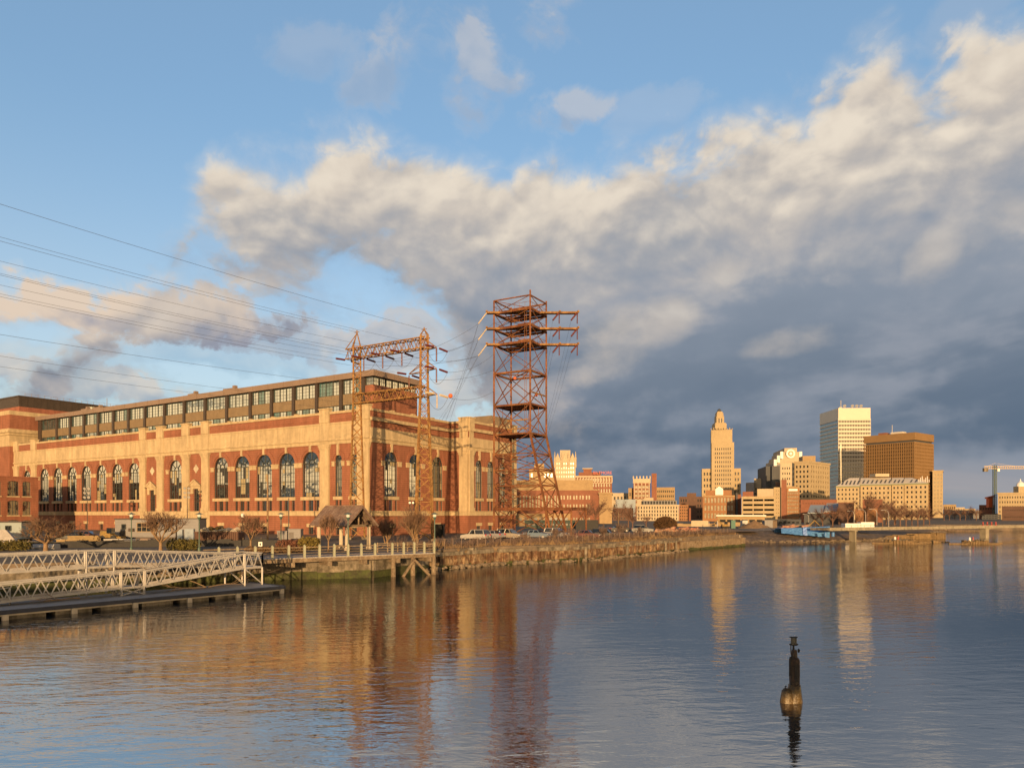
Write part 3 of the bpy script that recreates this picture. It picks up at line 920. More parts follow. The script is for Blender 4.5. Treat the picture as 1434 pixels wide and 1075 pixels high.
# gantry: two lattice masts carrying two box beams
G0, G1 = Vector((-25.4, 120.5, 0)), Vector((-13.5, 113.0, 0))
ga = thing('pylon_gantry', 'ochre steel gantry of two lattice masts and two beams before the power house corner', 'pylon', (G0.x, G0.y, LAND))
GD = (G1 - G0).normalized()
GN = Vector((GD.y, -GD.x, 0))          # towards the river
def mast(base, ztop, hw0, hw1, zpeak, steps):
    def ring(z):
        u = min(1.0, (z - LAND) / (ztop - LAND))
        h_ = hw0 + (hw1 - hw0) * min(1.0, u * 1.35)
        c = Vector((base.x, base.y, z))
        return [c + (GD * sx + GN * sy) * h_ for sx, sy in ((-1, 0), (0, 1), (1, 0), (0, -1))]
    zs = [LAND]
    while zs[-1] < ztop - 0.6:
        u = (zs[-1] - LAND) / (ztop - LAND)
        zs.append(min(ztop, zs[-1] + steps * (1.2 - 0.45 * u)))
    zs[-1] = ztop
    rs = [ring(z) for z in zs]
    m_ = MB()
    for k_ in range(4):
        for a, b in zip(rs, rs[1:]):
            m_.bar(a[k_], b[k_], 0.2 if k_ != 1 else 0.24)
    lt = MB()
    for j, (a, b) in enumerate(zip(rs, rs[1:])):
        for k_ in range(4):
            k2 = (k_ + 1) % 4
            lace(lt, [(a[k_], a[k2], b[k_], b[k2])], 0.085)
            if j % 2 == 0: lt.bar(b[k_], b[k2], 0.085)
    pk = Vector((base.x, base.y, zpeak))
    for k_ in range(4): m_.bar(rs[-1][k_], pk, 0.11)
    m_.lathe(pk - UP * 0.2, [(0.1, 0), (0.1, 0.5)], 6)
    m_.bar(pk - GD * 0.5, pk + GD * 0.5, 0.08)
    ob = m_.build('mast', OCHRE, ga)
    lt.build('mast_lattice', OCHRE, ob)
    ft = MB()
    for q in rs[0]: ft.abox(q.x - 0.4, q.y - 0.4, LAND - 0.3, q.x + 0.4, q.y + 0.4, LAND + 0.35)
    ft.build('footing', CONC, ob)
mast(G0, E + 27.2, 1.75, 0.82, E + 29.6, 1.7)
mast(G1, E + 27.3, 1.95, 0.8, E + 28.2, 1.7)
def beam(a, b, zb, zt, hw, n, name):
    a, b = Vector((a.x, a.y, 0)), Vector((b.x, b.y, 0))
    d = (b - a).normalized()
    nn = Vector((d.y, -d.x, 0))
    m_ = MB()
    def P(u, s, z): 
        q = a + (b - a) * u + nn * s * hw
        return Vector((q.x, q.y, z))
    for s in (-1, 1):
        for z in (zb, zt): m_.bar(P(0, s, z), P(1, s, z), 0.17)
    for i in range(n):
        u0, u1 = i / n, (i + 1) / n
        for s in (-1, 1):
            m_.bar(P(u0, s, zb), P((u0 + u1) / 2, s, zt), 0.09); m_.bar(P((u0 + u1) / 2, s, zt), P(u1, s, zb), 0.09)
        for z in (zb, zt):
            m_.bar(P(u0, -1, z), P(u1, 1, z), 0.08); m_.bar(P(u0, -1, z), P(u0, 1, z), 0.08)
    m_.build(name, OCHRE, ga)
beam(G0 - GD * 2.0, G1 + GD * 0.6, E + 25.3, E + 26.9, 0.6, 11, 'upper_beam')
beam(G0 - GD * 0.5, G1 + GD * 0.4, E + 17.9, E + 19.4, 0.55, 9, 'lower_beam')
sb = MB()
pk0 = Vector((G0.x, G0.y, E + 29.4))
cl = G0 - GD * 2.0
for s in (-0.6, 0.6): sb.bar(pk0, Vector((cl.x, cl.y, E + 26.9)) + GN * s, 0.1)
sb.bar(Vector((cl.x, cl.y, E + 26.9)), Vector((cl.x, cl.y, E + 25.3)), 0.1)
sb.build('stay_rod', OCHRE, ga)
conductors = []          # attachment points of the wires that come in from the lower left
def dead_end(q, m=INSUL, hang=True):
    """a strain string towards the river, one towards the tower, and a hanging jumper string"""
    a0 = q + GN * 0.75; a1 = a0 + GN * 2.0 - UP * 0.12
    b0 = q - GN * 0.75; b1 = b0 - GN * 2.0 - UP * 0.12
    insulator(ga, a0, a1, m); insulator(ga, b0, b1, m)
    if hang:
        insulator(ga, q - UP * 0.1 - GD * 0.0, q - UP * 2.1, m if m is INSULW else INSUL, 0.14)
        j = MB()
        pts = []
        for i in range(13):
            u = i / 12
            p = a1.lerp(b1, u); p = Vector((p.x, p.y, p.z - 2.2 * (1 - (2 * u - 1) ** 2)))
            pts.append(p)
        j.tube(pts, 0.025, 4)
        j.build('jumper_cable', WIRE, ga)
    return a1, b1
span = (G1 - G0).length
left_pts, right_pts = [], []
for s in (-2.0, 1.5, 5.6, 9.6):
    q = G0 + GD * s
    a, b = dead_end(Vector((q.x, q.y, E + 25.15)), hang=s > -1)
    left_pts.append(a); right_pts.append(b)
def cross_arm(z, s0, s1, m_=OCHRE):
    mb = MB()
    p, q = G1 + GD * s0, G1 + GD * s1
    for n_ in (-0.5, 0.5):
        mb.bar(Vector((p.x, p.y, z)) + GN * n_, Vector((q.x, q.y, z)), 0.12)
        mb.bar(Vector((p.x, p.y, z + 1.3)) + GN * n_ * 0.6, Vector((q.x, q.y, z + 0.05)), 0.09)
    mb.build('cross_arm', m_, ga)
for z, s in ((E + 25.1, 2.4), (E + 21.9, 2.4), (E + 18.0, 2.5)):
    cross_arm(z, 0.5, s)
    q = G1 + GD * s
    a, b = dead_end(Vector((q.x, q.y, z)), INSULW if z < E + 20 else INSUL)
    left_pts.append(a); right_pts.append(b)
cross_arm(E + 21.6, -0.5, -3.0)
q = G1 - GD * 3.0
a, b = dead_end(Vector((q.x, q.y, E + 21.5)))
left_pts.append(a); right_pts.append(b)
for p in ((G1 + GD * 3.4 - GN * 2.2), ):
    bb = MB(); bb.lathe(Vector((p.x, p.y, E + 17.65)), [(0.34 * sin(pi * i / 8) + 0.01, 0.34 - 0.34 * cos(pi * i / 8)) for i in range(9)], 12)
    tag(bb.build('marker_ball', ORANGE, None, (p.x, p.y, E + 17.65), True), 'orange aerial marker ball on the wire just right of the ochre gantry', 'marker ball')

# the tall rusty tower
TN, TL, TR = Vector((3.34, 135, 0)), Vector((-3.40, 138.9, 0)), Vector((6.56, 140.8, 0))
td1, td2 = (TL - TN), (TR - TN)
rt = thing('transmission_tower', 'tall rusty square lattice tower with platforms and three outrigger arms, right of the power house', 'pylon', (TN.x, TN.y, LAND))
TZ0, TZS, TZT = LAND, E + 14.7, E + 40.3
SPL = Vector((0.845, -0.535, 0))
def tleg(i, z):                       # 0 near, 1 left, 2 back, 3 right
    p = TN + (td1 if i in (1, 2) else 0 * td1) + (td2 if i in (2, 3) else 0 * td2)
    if i in (0, 3) and z < TZS:
        p = p + SPL * (TZS - z) * 0.235
    return Vector((p.x, p.y, z))
levels = [LAND, E + 0.8, E + 5.1, E + 8.06, E + 11, E + 14.7, E + 20.1, E + 26.2, E + 31.6, E + 34.6, E + 37.6, E + 40.0]
tops = [0.6, -0.3, 0.1, 0.2]
for i in range(4):
    m_ = MB()
    zz = [z for z in levels[:-1]] + [TZT + tops[i]]
    for z0, z1 in zip(zz, zz[1:]): m_.bar(tleg(i, z0), tleg(i, z1), 0.34 if z0 < E + 26 else 0.3)
    m_.abox(tleg(i, LAND).x - 0.5, tleg(i, LAND).y - 0.5, LAND - 0.2, tleg(i, LAND).x + 0.5, tleg(i, LAND).y + 0.5, LAND + 0.4)
    m_.build('leg', RUST, rt)
for j, (z0, z1) in enumerate(zip(levels, levels[1:])):
    m_ = MB()
    for i in range(4):
        i2 = (i + 1) % 4
        a0, a1, b0, b1 = tleg(i, z0), tleg(i2, z0), tleg(i, z1), tleg(i2, z1)
        lace(m_, [(a0, a1, b0, b1)], 0.14 if j < 7 else 0.1)
        m_.bar(b0, b1, 0.3 if j in (0, 4, 5, 6) else 0.2, 0.34 if j in (0, 4, 5, 6) else 0.2)
        if j in (5,):                  # mid hangers
            m_.bar((a0 + a1) / 2, (b0 + b1) / 2, 0.1)
    if j == 6:
        m_.bar(tleg(0, z1), tleg(2, z1), 0.16); m_.bar(tleg(1, z1), tleg(3, z1), 0.16)
    m_.build('tier_bracing', RUST, rt)
def platform(z, name='platform', th=0.18, m=RUST):
    b = MB()
    q = [tleg(i, z) for i in range(4)]
    b.prism([(p.x, p.y) for p in q], z - th, z)
    b.build(name, m, rt)
platform(E + 20.25); platform(E + 14.85)
# long low platform that runs past the legs to one extra post
m_ = MB()
zl = E + 0.75
a, b, c, d = tleg(1, zl), tleg(0, zl), tleg(3, zl), tleg(2, zl)
ext = SPL * 5.2
for p, q in ((a, b + ext), (d, c + ext), (b + ext, c + ext)): m_.bar(p, q, 0.35, 0.55)
for u in (0.25, 0.5, 0.75): m_.bar(a.lerp(b + ext, u), d.lerp(c + ext, u), 0.2)
for p in (b + ext, c + ext):
    m_.bar(p, Vector((p.x, p.y, LAND)), 0.28)
    m_.bar(p, Vector(((p - ext * 0.62).x, (p - ext * 0.62).y, LAND + 1)), 0.16)
m_.build('lower_platform', RUST, rt)
m_ = MB()
p = tleg(0, LAND); 
q = tleg(0, E + 0.7) + SPL * 0.0
m_.bar(Vector((q.x, q.y, LAND)), q, 0.3)
for i0, i1 in ((1, 0), (0, 3)):
    mid = (tleg(i0, E + 0.7) + tleg(i1, E + 0.7)) / 2
    for i_ in (i0, i1): m_.bar(mid, tleg(i_, LAND + 0.5), 0.18)
m_.build('base_strut', RUST, rt)
tower_left, tower_right = [], []
for z in (E + 31.6, E + 34.6, E + 37.6):
    fr = MB()
    q = [tleg(i, z) for i in range(4)]
    for i in range(4):
        fr.bar(q[i], q[(i + 1) % 4], 0.3, 0.42)
    fr.bar(q[0].lerp(q[1], 0.5), q[3].lerp(q[2], 0.5), 0.22); fr.bar(q[0].lerp(q[3], 0.5), q[1].lerp(q[2], 0.5), 0.22)
    fr.box(q[0] + UP * 0.22 - (q[0] - q[2]).normalized() * 0.3, (q[1] - q[0]) * 0.32, (q[3] - q[0]) * 0.32, UP * 0.25)
    for s_ in (0.16, 0.84):
        fr.box(q[0].lerp(q[3], s_ - 0.11) + UP * 0.2, (q[1] - q[0]), (q[3] - q[0]) * 0.22, UP * 0.06)
    fr.build('arm_platform', RUST, rt)
    hr = MB()
    for i in range(4):
        p0, p1 = q[i], q[(i + 1) % 4]
        for k_ in range(1, 7): 
            p = p0.lerp(p1, k_ / 7); hr.bar(p + UP * 0.2, p + UP * 1.25, 0.045)
        for h_ in (1.25,): hr.bar(p0 + UP * h_, p1 + UP * h_, 0.05)
    hr.build('platform_railing', RUST, rt)
    am = MB()
    x0, x1, yy = -4.75, 12.45, 138.6
    for o in (-0.35, 0.35):
        am.bar((x0, yy + o, z + 0.05), (x1, yy + o, z + 0.05), 0.26, 0.34)
    for k_ in range(9): am.bar((x0 + 0.2 + k_ * 2.12, yy - 0.35, z + 0.05), (x0 + 0.2 + k_ * 2.12, yy + 0.35, z + 0.05), 0.14)
    for x in (x0, 9.0, x1): am.bar((x, yy - 0.9, z + 0.16), (x, yy + 0.9, z + 0.46), 0.34, 0.3)
    arm = am.build('outrigger_arm', OCHRE, rt)
    for x in (8.9, 12.3):
        insulator(arm, (x - 0.1, yy - 0.6, z - 0.1), (x - 1.3, yy - 1.6, z - 1.75), INSUL, 0.17)
        insulator(arm, (x, yy, z - 0.1), (x, yy + 0.1, z - 1.95), INSUL, 0.14)
        tower_right.append(Vector((x - 1.3, yy - 1.6, z - 1.75)))
    e_ = Vector((-6.3, yy - 1.2, z - 2.3))
    insulator(arm, (x0, yy - 0.4, z), e_, INSULW, 0.13)
    tower_left.append(e_)
lad = MB()
for s_ in (0.06, 0.11):
    pass
for z in range(int(LAND + 4), int(E + 38), 1):
    pass
a = tleg(0, E + 14.7).lerp(tleg(1, E + 14.7), 0.1); 
b = Vector((a.x, a.y, E + 37))
dirl = (TL - TN).normalized()
lad.bar(a, b, 0.05); lad.bar(a + dirl * 0.4, b + dirl * 0.4, 0.05)
for i in range(56): lad.bar(a + UP * i * 0.4, a + dirl * 0.4 + UP * i * 0.4, 0.04)
lad.build('ladder', RUST, rt)
m_ = MB()
for z in (E + 17.2, E + 15.6): m_.bar(tleg(0, z).lerp(tleg(1, z), 0.05), tleg(0, z).lerp(tleg(1, z), 0.62), 0.22)
m_.bar(tleg(0, E + 22.3).lerp(tleg(3, E + 22.3), 0.1), tleg(0, E + 22.3).lerp(tleg(3, E + 22.3), 0.95), 0.22)
m_.build('cross_tie', OCHRE, rt)
for j, (px, py, Y, what) in enumerate(((721, 529.5, 139, 'orange aerial marker ball high inside the rusty tower, upper of two'), (751, 553, 140, 'orange aerial marker ball inside the rusty tower, lower right of two'))):
    p = at(px, py, Y)
    bb = MB(); bb.lathe(p - UP * 0.3, [(0.3 * sin(pi * i / 8) + 0.01, 0.3 - 0.3 * cos(pi * i / 8)) for i in range(9)], 12)
    tag(bb.build('marker_ball', ORANGE, None, p, True), what, 'marker ball')

# wires
def wire(p, q, sag, label, r=0.014, n=22, group='power lines of the river crossing'):
    p, q = Vector(p), Vector(q)
    pts = []
    for i in range(n + 1):
        u = i / n
        w_ = p.lerp(q, u)
        pts.append(Vector((w_.x, w_.y, w_.z - 4 * sag * u * (1 - u))))
    b = MB(); b.tube(pts, r, 4)
    tag(b.build('power_line', WIRE, None, p), label, 'power line', group)
far_dir = GN * 118
wl_ = ['leftmost upper beam string', 'second upper beam string from the left', 'third upper beam string from the left', 'fourth upper beam string from the left',
       'top right arm', 'middle right arm', 'lowest right arm with pale insulators', 'inner middle arm']
for p, n_ in zip(left_pts, wl_):
    dz_ = {6: -2.8}.get(left_pts.index(p), -0.5)
    wire(p, p + far_dir + UP * dz_, 1.6, 'wire running upper left from the gantry, ' + n_)
for c_, z, n_ in ((G0, E + 29.6, 'left'), (G1, E + 28.2, 'right')):
    wire(Vector((c_.x, c_.y, z)), Vector((c_.x, c_.y, z - 0.2)) + far_dir, 1.3, 'thin sky wire running to the upper left from the %s mast peak' % n_, 0.018)
for z in (E + 18.0, E + 16.9):
    p = G0 - GD * 0.6 + UP * z
    wire(p, p + far_dir + UP * 0.4, 1.8, ('upper' if z > E + 17.5 else 'lower') + ' of two low wires running left from the gantry lower beam')
for i, p in enumerate(right_pts):
    q = [tower_left[0], tower_left[1], tower_left[2], tower_left[0], tleg(1, E + 36), tleg(1, E + 30), tleg(1, E + 23), tleg(1, E + 27)][i]
    wire(p, q, 0.9, 'wire from gantry to rusty tower, starting at the ' + wl_[i], 0.02)
for i, p in enumerate(tower_left):
    for k_, o in enumerate((0, 1.1)):
        q = Vector((-20 + i * 1.6 + o, 171, E + 17.5))
        wire(p, q, 0.6, 'slanting wire from rusty tower %s left arm down to the roof, %s of its pair' % (('lowest', 'middle', 'top')[i], ('left', 'right')[k_]), 0.016)
for i, p in enumerate(tower_right):
    wire(p, Vector((p.x - 5, 330, E + 8)), 3.0, 'thin wire falling behind the rusty tower from its %s right arm, %s string' % (('lowest', 'middle', 'top')[i // 2], ('inner', 'outer')[i % 2]), 0.014)

# ------------------------------------------------------------------ floating dock and gangways
GDIR = Vector((0.63, 0.777, 0)).normalized()
GSD = Vector((-GDIR.y, GDIR.x, 0))     # away from the river side
dk = Vector((-18.8, 60.6, 0))          # right front corner of the dock
dock = thing('floating_dock', 'long low floating dock with dark rub rail and concrete floats, below the gangways', 'dock', (dk.x, dk.y, 0))
DL, DW = 34.0, 5.2
def dp(s, w, z): 
    q = dk - GDIR * s + GSD * w
    return Vector((q.x, q.y, z))
b = MB(); b.box(dp(0, 0.06, 0.42), -GDIR * DL, GSD * (DW - 0.12), UP * 0.15); b.build('deck', DECK, dock)
b = MB(); b.box(dp(-0.05, -0.08, 0.36), -GDIR * DL, GSD * 0.14, UP * 0.26); b.box(dp(-0.12, -0.08, 0.36), -GDIR * 0.17, GSD * DW, UP * 0.26); b.build('rub_rail', mat('navy_rubber', (0.025, 0.03, 0.05), 0.5, 0.2, 2.0), dock)
b = MB(); b.box(dp(0, 0.0, 0.25), -GDIR * DL, GSD * 0.12, UP * 0.11); b.build('waler_board', STONE2, dock)
for i in range(12):
    b = MB(); b.box(dp(0.9 + i * 2.75, 0.2, -0.4), -GDIR * 2.2, GSD * (DW - 0.4), UP * 0.68); b.build('concrete_float', CONC, dock)
for i in range(9):
    b = MB(); b.box(dp(0.05 + i * 3.9, -0.12, -0.25), -GDIR * 0.34, GSD * 0.2, UP * 0.6); b.build('float_bracket', STONE2, dock)
for s in (0.3, 9, 18): 
    b = MB(); q = dp(s, DW - 0.3, 0.5); b.lathe(q, [(0.07, 0), (0.07, 0.3), (0.12, 0.32), (0.12, 0.4)], 8); b.build('mooring_cleat', BLACK, dock)

def truss(root, p, q, width, h, n, deck=True, name='truss'):
    """a pony truss gangway span: p, q are deck-level ends of the river-side edge"""
    p, q = Vector(p), Vector(q)
    d = (q - p)
    flat = Vector((d.x, d.y, 0)).normalized()
    sd = Vector((-flat.y, flat.x, 0)) * width
    L_ = d.length
    for s in (0, 1):
        m_ = MB()
        a, c = p + sd * s, q + sd * s
        up = UP * h
        m_.bar(a, c, 0.12, 0.16); m_.bar(a + up, c + up, 0.09, 0.11); m_.bar(a + up * 0.9, c + up * 0.9, 0.045)
        m_.bar(a, a + up, 0.11); m_.bar(c, c + up, 0.11)
        for i in range(n):
            u0, um, u1 = i / n, (i + 0.5) / n, (i + 1) / n
            m_.bar(a.lerp(c, u0), a.lerp(c, um) + up, 0.065); m_.bar(a.lerp(c, um) + up, a.lerp(c, u1), 0.065)
        m_.build('side_truss', ALU, root)
    if deck:
        m_ = MB()
        m_.box(p - UP * 0.02 + sd * 0.05, d, sd * 0.9, UP * 0.07)
        for i in range(int(L_ / 0.9)): 
            a = p.lerp(q, (i + 0.5) / int(L_ / 0.9)); m_.bar(a - UP * 0.06, a + sd - UP * 0.06, 0.08)
        m_.box(p + sd * 0.04 + UP * 0.06, d, sd.normalized() * 0.03, UP * 0.2)
        m_.build('walkway', DECK, root)
LW = 1.35
def lane(w, s, z):                    # s metres back from the end platform, w metres from its river side
    q = Vector((-22.05, 61.0, z)) - GDIR * s + GSD * w
    return q
ez, lz, az = 2.05, 1.16, 2.66
# end platform
def plat(root, w0, w1, s0, s1, z, sides, legs, zl, x=True):
    m_ = MB()
    m_.box(lane(w0, s0, z - 0.1), -GDIR * (s1 - s0), GSD * (w1 - w0), UP * 0.12)
    m_.build('platform_deck', ALU, root)
    def panel(a, c, n):
        m2 = MB(); up = UP * 1.18
        m2.bar(a, c, 0.11, 0.15); m2.bar(a + up, c + up, 0.09); m2.bar(a + up * 0.88, c + up * 0.88, 0.045); m2.bar(a, a + up, 0.12); m2.bar(c, c + up, 0.12)
        for i in range(n):
            m2.bar(a.lerp(c, i / n), a.lerp(c, (i + 0.5) / n) + up, 0.06); m2.bar(a.lerp(c, (i + 0.5) / n) + up, a.lerp(c, (i + 1) / n), 0.06)
        m2.build('guard_panel', ALU, root)
    cs = {'f': (lane(w0, s0, z), lane(w0, s1, z)), 'b': (lane(w1, s0, z), lane(w1, s1, z)), 'e': (lane(w0, s0, z), lane(w1, s0, z)), 'l': (lane(w0, s1, z), lane(w1, s1, z))}
    for s in sides: panel(*cs[s], 2)
    cor = [(w0, s0), (w0, s1), (w1, s0), (w1, s1)]
    for w, s in cor:
        m2 = MB(); m2.bar(lane(w, s, zl), lane(w, s, z), 0.12); m2.build('leg', ALU, root)
    m2 = MB()
    if x:
        for (wa, sa), (wb, sb_) in (((w0, s0), (w0, s1)), ((w1, s0), (w1, s1)), ((w0, s0), (w1, s0)), ((w0, s1), (w1, s1))):
            m2.bar(lane(wa, sa, zl + 0.05), lane(wb, sb_, z - 0.1), 0.07)
            if s1 - s0 > 1.5 and z < 1.5 or zl > 0.8: m2.bar(lane(wb, sb_, zl + 0.05), lane(wa, sa, z - 0.1), 0.07)
        m2.build('leg_brace', ALU, root)
g1 = thing('gangway', 'lower silver truss gangway, two sloping flights from the tall end stand to the dock', 'gangway', tuple(lane(0, 0, 0.57)))
plat(g1, 0, 3.1, -1.5, 0.1, ez, 'feb', 4, 0.57)
truss(g1, lane(0, 8.2, lz), lane(0, 0.2, ez), LW, 1.16, 8)
plat(g1, 0, LW, 8.3, 9.9, lz, 'fb', 4, 0.57)
truss(g1, lane(0, 22.5, 0.62), lane(0, 10.0, lz), LW, 1.16, 11)
sg = MB()
q = lane(-0.05, 17.6, 0.57)
sg.bar(q, q + UP * 1.15, 0.1); sg.bar(q + UP * 1.1, q + UP * 1.1 - GDIR * 1.6, 0.06); sg.bar(q + UP * 0.6, q + UP * 0.6 - GDIR * 1.6, 0.06)
q2 = lane(0.6, 16.7, 0.57); sg.bar(q2, q2 + UP * 1.15, 0.06); sg.bar(q + UP * 1.13, q2 + UP * 1.13, 0.06)
sg.build('end_guard', ALU, g1)
g2 = thing('gangway', 'upper silver truss gangway crossing behind, from the left edge to the tall end stand', 'gangway', tuple(lane(1.75, 0, 0.57)))
truss(g2, lane(1.75, 9.6, az), lane(1.75, 0.2, ez + 0.01), LW, 1.16, 9)
plat(g2, 1.75, 1.75 + LW, 9.7, 11.6, az, 'fb', 4, 0.57)
truss(g2, lane(1.75, 26.5, az - 0.12), lane(1.75, 11.7, az), LW, 1.2, 12)
# driftwood on the dock
def limb(mb, p, d, L_, r, rr, depth, spread=0.6, grav=0.0):
    p = Vector(p); pts = [p]; dd = d.normalized()
    n = 4
    for i in range(n):
        dd = (dd + Vector((rr.uniform(-1, 1), rr.uniform(-1, 1), rr.uniform(-1, 1))) * 0.16 + UP * grav).normalized()
        pts.append(pts[-1] + dd * L_ / n)
    mb.tube(pts, [r * (1 - 0.55 * i / n) for i in range(n + 1)], 5 if r > 0.04 else 3, cap=False)
    if depth > 0:
        for k_ in range(rr.randint(3, 4) if depth > 1 else 4):
            u = rr.uniform(0.3, 1.0)
            i = min(n - 1, int(u * n)); q = pts[i].lerp(pts[i + 1], u * n - i)
            ax = Vector((rr.uniform(-1, 1), rr.uniform(-1, 1), rr.uniform(-1, 1)))
            nd = (dd + ax.normalized() * spread * rr.uniform(0.7, 1.3)).normalized()
            limb(mb, q, nd, L_ * rr.uniform(0.45, 0.72), r * 0.5, rr, depth - 1, spread, grav)
for (w, s, ang, L_, lab, dep) in ((0.7, 3.2, 160, 5.0, 'pile of bare driftwood branches on the dock under the right flight of the gangway', 3), (0.5, 12.6, 40, 3.2, 'small forked dead branch on the dock under the left flight of the gangway', 2)):
    rr = random.Random(int(s * 10))
    b = MB(); p = lane(w, s, 0.66)
    for k_ in range(4 if dep == 3 else 1):
        d = (-GDIR if k_ != 1 else GDIR) * cos(radians(ang / 10 * k_)) + GSD * 0.15 * (k_ - 1) + UP * (0.06 + 0.16 * (k_ % 2))
        limb(b, p + GDIR * rr.uniform(-0.5, 0.5), d, L_ * rr.uniform(0.5, 1), 0.05, rr, dep, 0.45)
    b.v = [(x, y, max(z, 0.6)) for x, y, z in b.v]
    tag(b.build('driftwood', mat('driftwood_grey', (0.24, 0.17, 0.11), 0.9, 0.2, 3.0), None, p), lab, 'driftwood')

# ------------------------------------------------------------------ boardwalk and river walls
BW0, BW1 = Vector((-34.0, 60.8, 0)), Vector((-8.28, 79.0, 0))
bd = (BW1 - BW0).normalized(); bn = Vector((-bd.y, bd.x, 0))
bw = thing('boardwalk', 'timber riverside boardwalk with post and rail fence along the concrete wall', 'boardwalk', (BW1.x, BW1.y, 0))
BL = (BW1 - BW0).length
b = MB()
nb = 90
for i in range(nb):
    b.box(BW0 + bd * (BL * i / nb) + UP * (LAND - 0.06), bd * (BL / nb * 0.93), bn * 4.2, UP * (0.06 + random.uniform(0, 0.012) + 0.03))
b.build('deck', DECK, bw)
b = MB()
b.box(BW0 + UP * (LAND - 0.42) - bn * 0.05, bd * BL, bn * 0.22, UP * 0.36)
b.box(BW0 + UP * (LAND - 0.42) + bn * 2.2, bd * BL, bn * 0.25, UP * 0.35)
b.build('edge_beam', WOOD, bw)
for i in range(9):
    b = MB(); b.box(BW0 + bd * (1 + i * (BL - 2) / 8) + UP * (LAND - 0.85) - bn * 0.35, bd * 0.4, bn * 3, UP * 0.425); b.build('cross_beam', WOOD, bw)
posts = [307, 333, 358, 382, 405, 427, 448, 468.7, 488, 506.6, 525.8, 550, 566, 580.7, 594.8, 608.6]
def on_rail(px):
    k_ = (px - CX) / F_PX
    t_ = (k_ * BW0.y - BW0.x) / (bd.x - k_ * bd.y)
    return BW0 + bd * t_ + bn * 0.12
for px in posts:
    p = on_rail(px)
    b = MB(); b.box(p + UP * (LAND - 0.35) - bd * 0.1 - bn * 0.1, bd * 0.2, bn * 0.2, UP * 1.5); b.lathe(p + UP * (LAND + 1.15), [(0.1, 0), (0.12, 0.03), (0.02, 0.12)], 6)
    b.build('railing_post', PALEPOST, bw)
b = MB()
p0, p1 = on_rail(285), on_rail(609)
for h_, w_ in ((1.0, 0.09), (0.72, 0.05), (0.45, 0.05), (0.2, 0.05)): b.bar(p0 + UP * (LAND + h_), p1 + UP * (LAND + h_), w_, w_)
p0 = on_rail(552) + bn * 3.9; p1 = on_rail(609) + bn * 3.9
for h_ in (1.0, 0.5): b.bar(p0 + UP * (LAND + h_), p1 + UP * (LAND + h_), 0.07)
for i in range(5): b.bar(p0.lerp(p1, i / 4) + UP * LAND, p0.lerp(p1, i / 4) + UP * (LAND + 1.1), 0.14)
b.build('handrail', WOOD, bw)
for px in (551.5, 579, 608):
    p = on_rail(px)
    b = MB(); b.tube([p + UP * -2, p + UP * 0.5, p + UP * (LAND - 0.4)], [0.28, 0.25, 0.23], 9); b.build('timber_pile', WOOD, bw)
a, c, d = on_rail(551.5), on_rail(579), on_rail(608)
b = MB(); b.bar(c + UP * 1.7 - bn * 0.3, a.lerp(c, 0.3) + UP * -0.4 - bn * 0.3, 0.22); b.bar(c + UP * 1.7 - bn * 0.3, c.lerp(d, 0.75) + UP * -0.1 - bn * 0.3, 0.22)
b.build('pile_brace', WOOD, bw)

def bank_wall(name, label, pts, z0, z1, m, thick=0.5, seg=3.0, jit=0.0, cat='wall', cap=None, algae=0.55):
    root = thing(name, label, cat, (pts[-1][0], pts[-1][1], 0))
    b, al, cp = MB(), MB(), MB()
    rr = random.Random(len(label))
    for (x0, y0), (x1, y1) in zip(pts, pts[1:]):
        p, q = Vector((x0, y0, 0)), Vector((x1, y1, 0))
        L_ = (q - p).length; d = (q - p) / L_
        n_ = Vector((d.y, -d.x, 0))      # towards the water
        k_ = max(1, int(L_ / seg))
        for i in range(k_):
            o = rr.uniform(-jit, jit)
            zt = z1 + rr.uniform(-jit, jit) * 0.6
            b.box(p + d * (L_ * i / k_) - n_ * 0.4 + UP * z0, d * (L_ / k_ * 0.995), n_ * (thick + 0.4 + o), UP * (zt - z0))
            if algae:
                h_ = algae + rr.uniform(-0.12, 0.12)
                al.box(p + d * (L_ * i / k_) - n_ * 0.2 + UP * z0, d * (L_ / k_ * 0.99), n_ * (thick + 0.26 + o), UP * (h_ - z0))
            if cap: cp.box(p + d * (L_ * i / k_) - n_ * 0.45 + UP * zt, d * (L_ / k_ * 0.99), n_ * (thick + 0.6), UP * cap)
    b.build('wall_face', m, root)
    if algae: al.build('algae_band', ALGAE, root)
    if cap: cp.build('wall_cap', m, root)
    return root
bank_wall('river_wall', 'stained concrete river wall with a green tide band, under the boardwalk', [(-62, 50), (-43, 62), (-24.7, 72.6), (-14.5, 75.5), (-9.9, 84.3)], -2, LAND - 0.55, CONC, 0.4, 2.6, 0.05, algae=0.75)
RUSTWALL = mat('rust_stained_sheet', (0.12, 0.062, 0.035), 0.9, 0.4, 0.7, fine=2.5, streak=0.5, alt=(0.32, 0.24, 0.15), altk=0.75, bump=0.03)
sw = thing('sheet_pile_wall', 'rusty corrugated sheet pile wall with pale patches below the dry brush bank', 'wall', (-2.5, 94.4, 0))
shp = [(-9.6, 85), (-2.5, 94.4), (8.1, 100.6), (18.8, 113.7), (29.1, 128.7)]
b, al, cc = MB(), MB(), MB()
rr = random.Random(5)
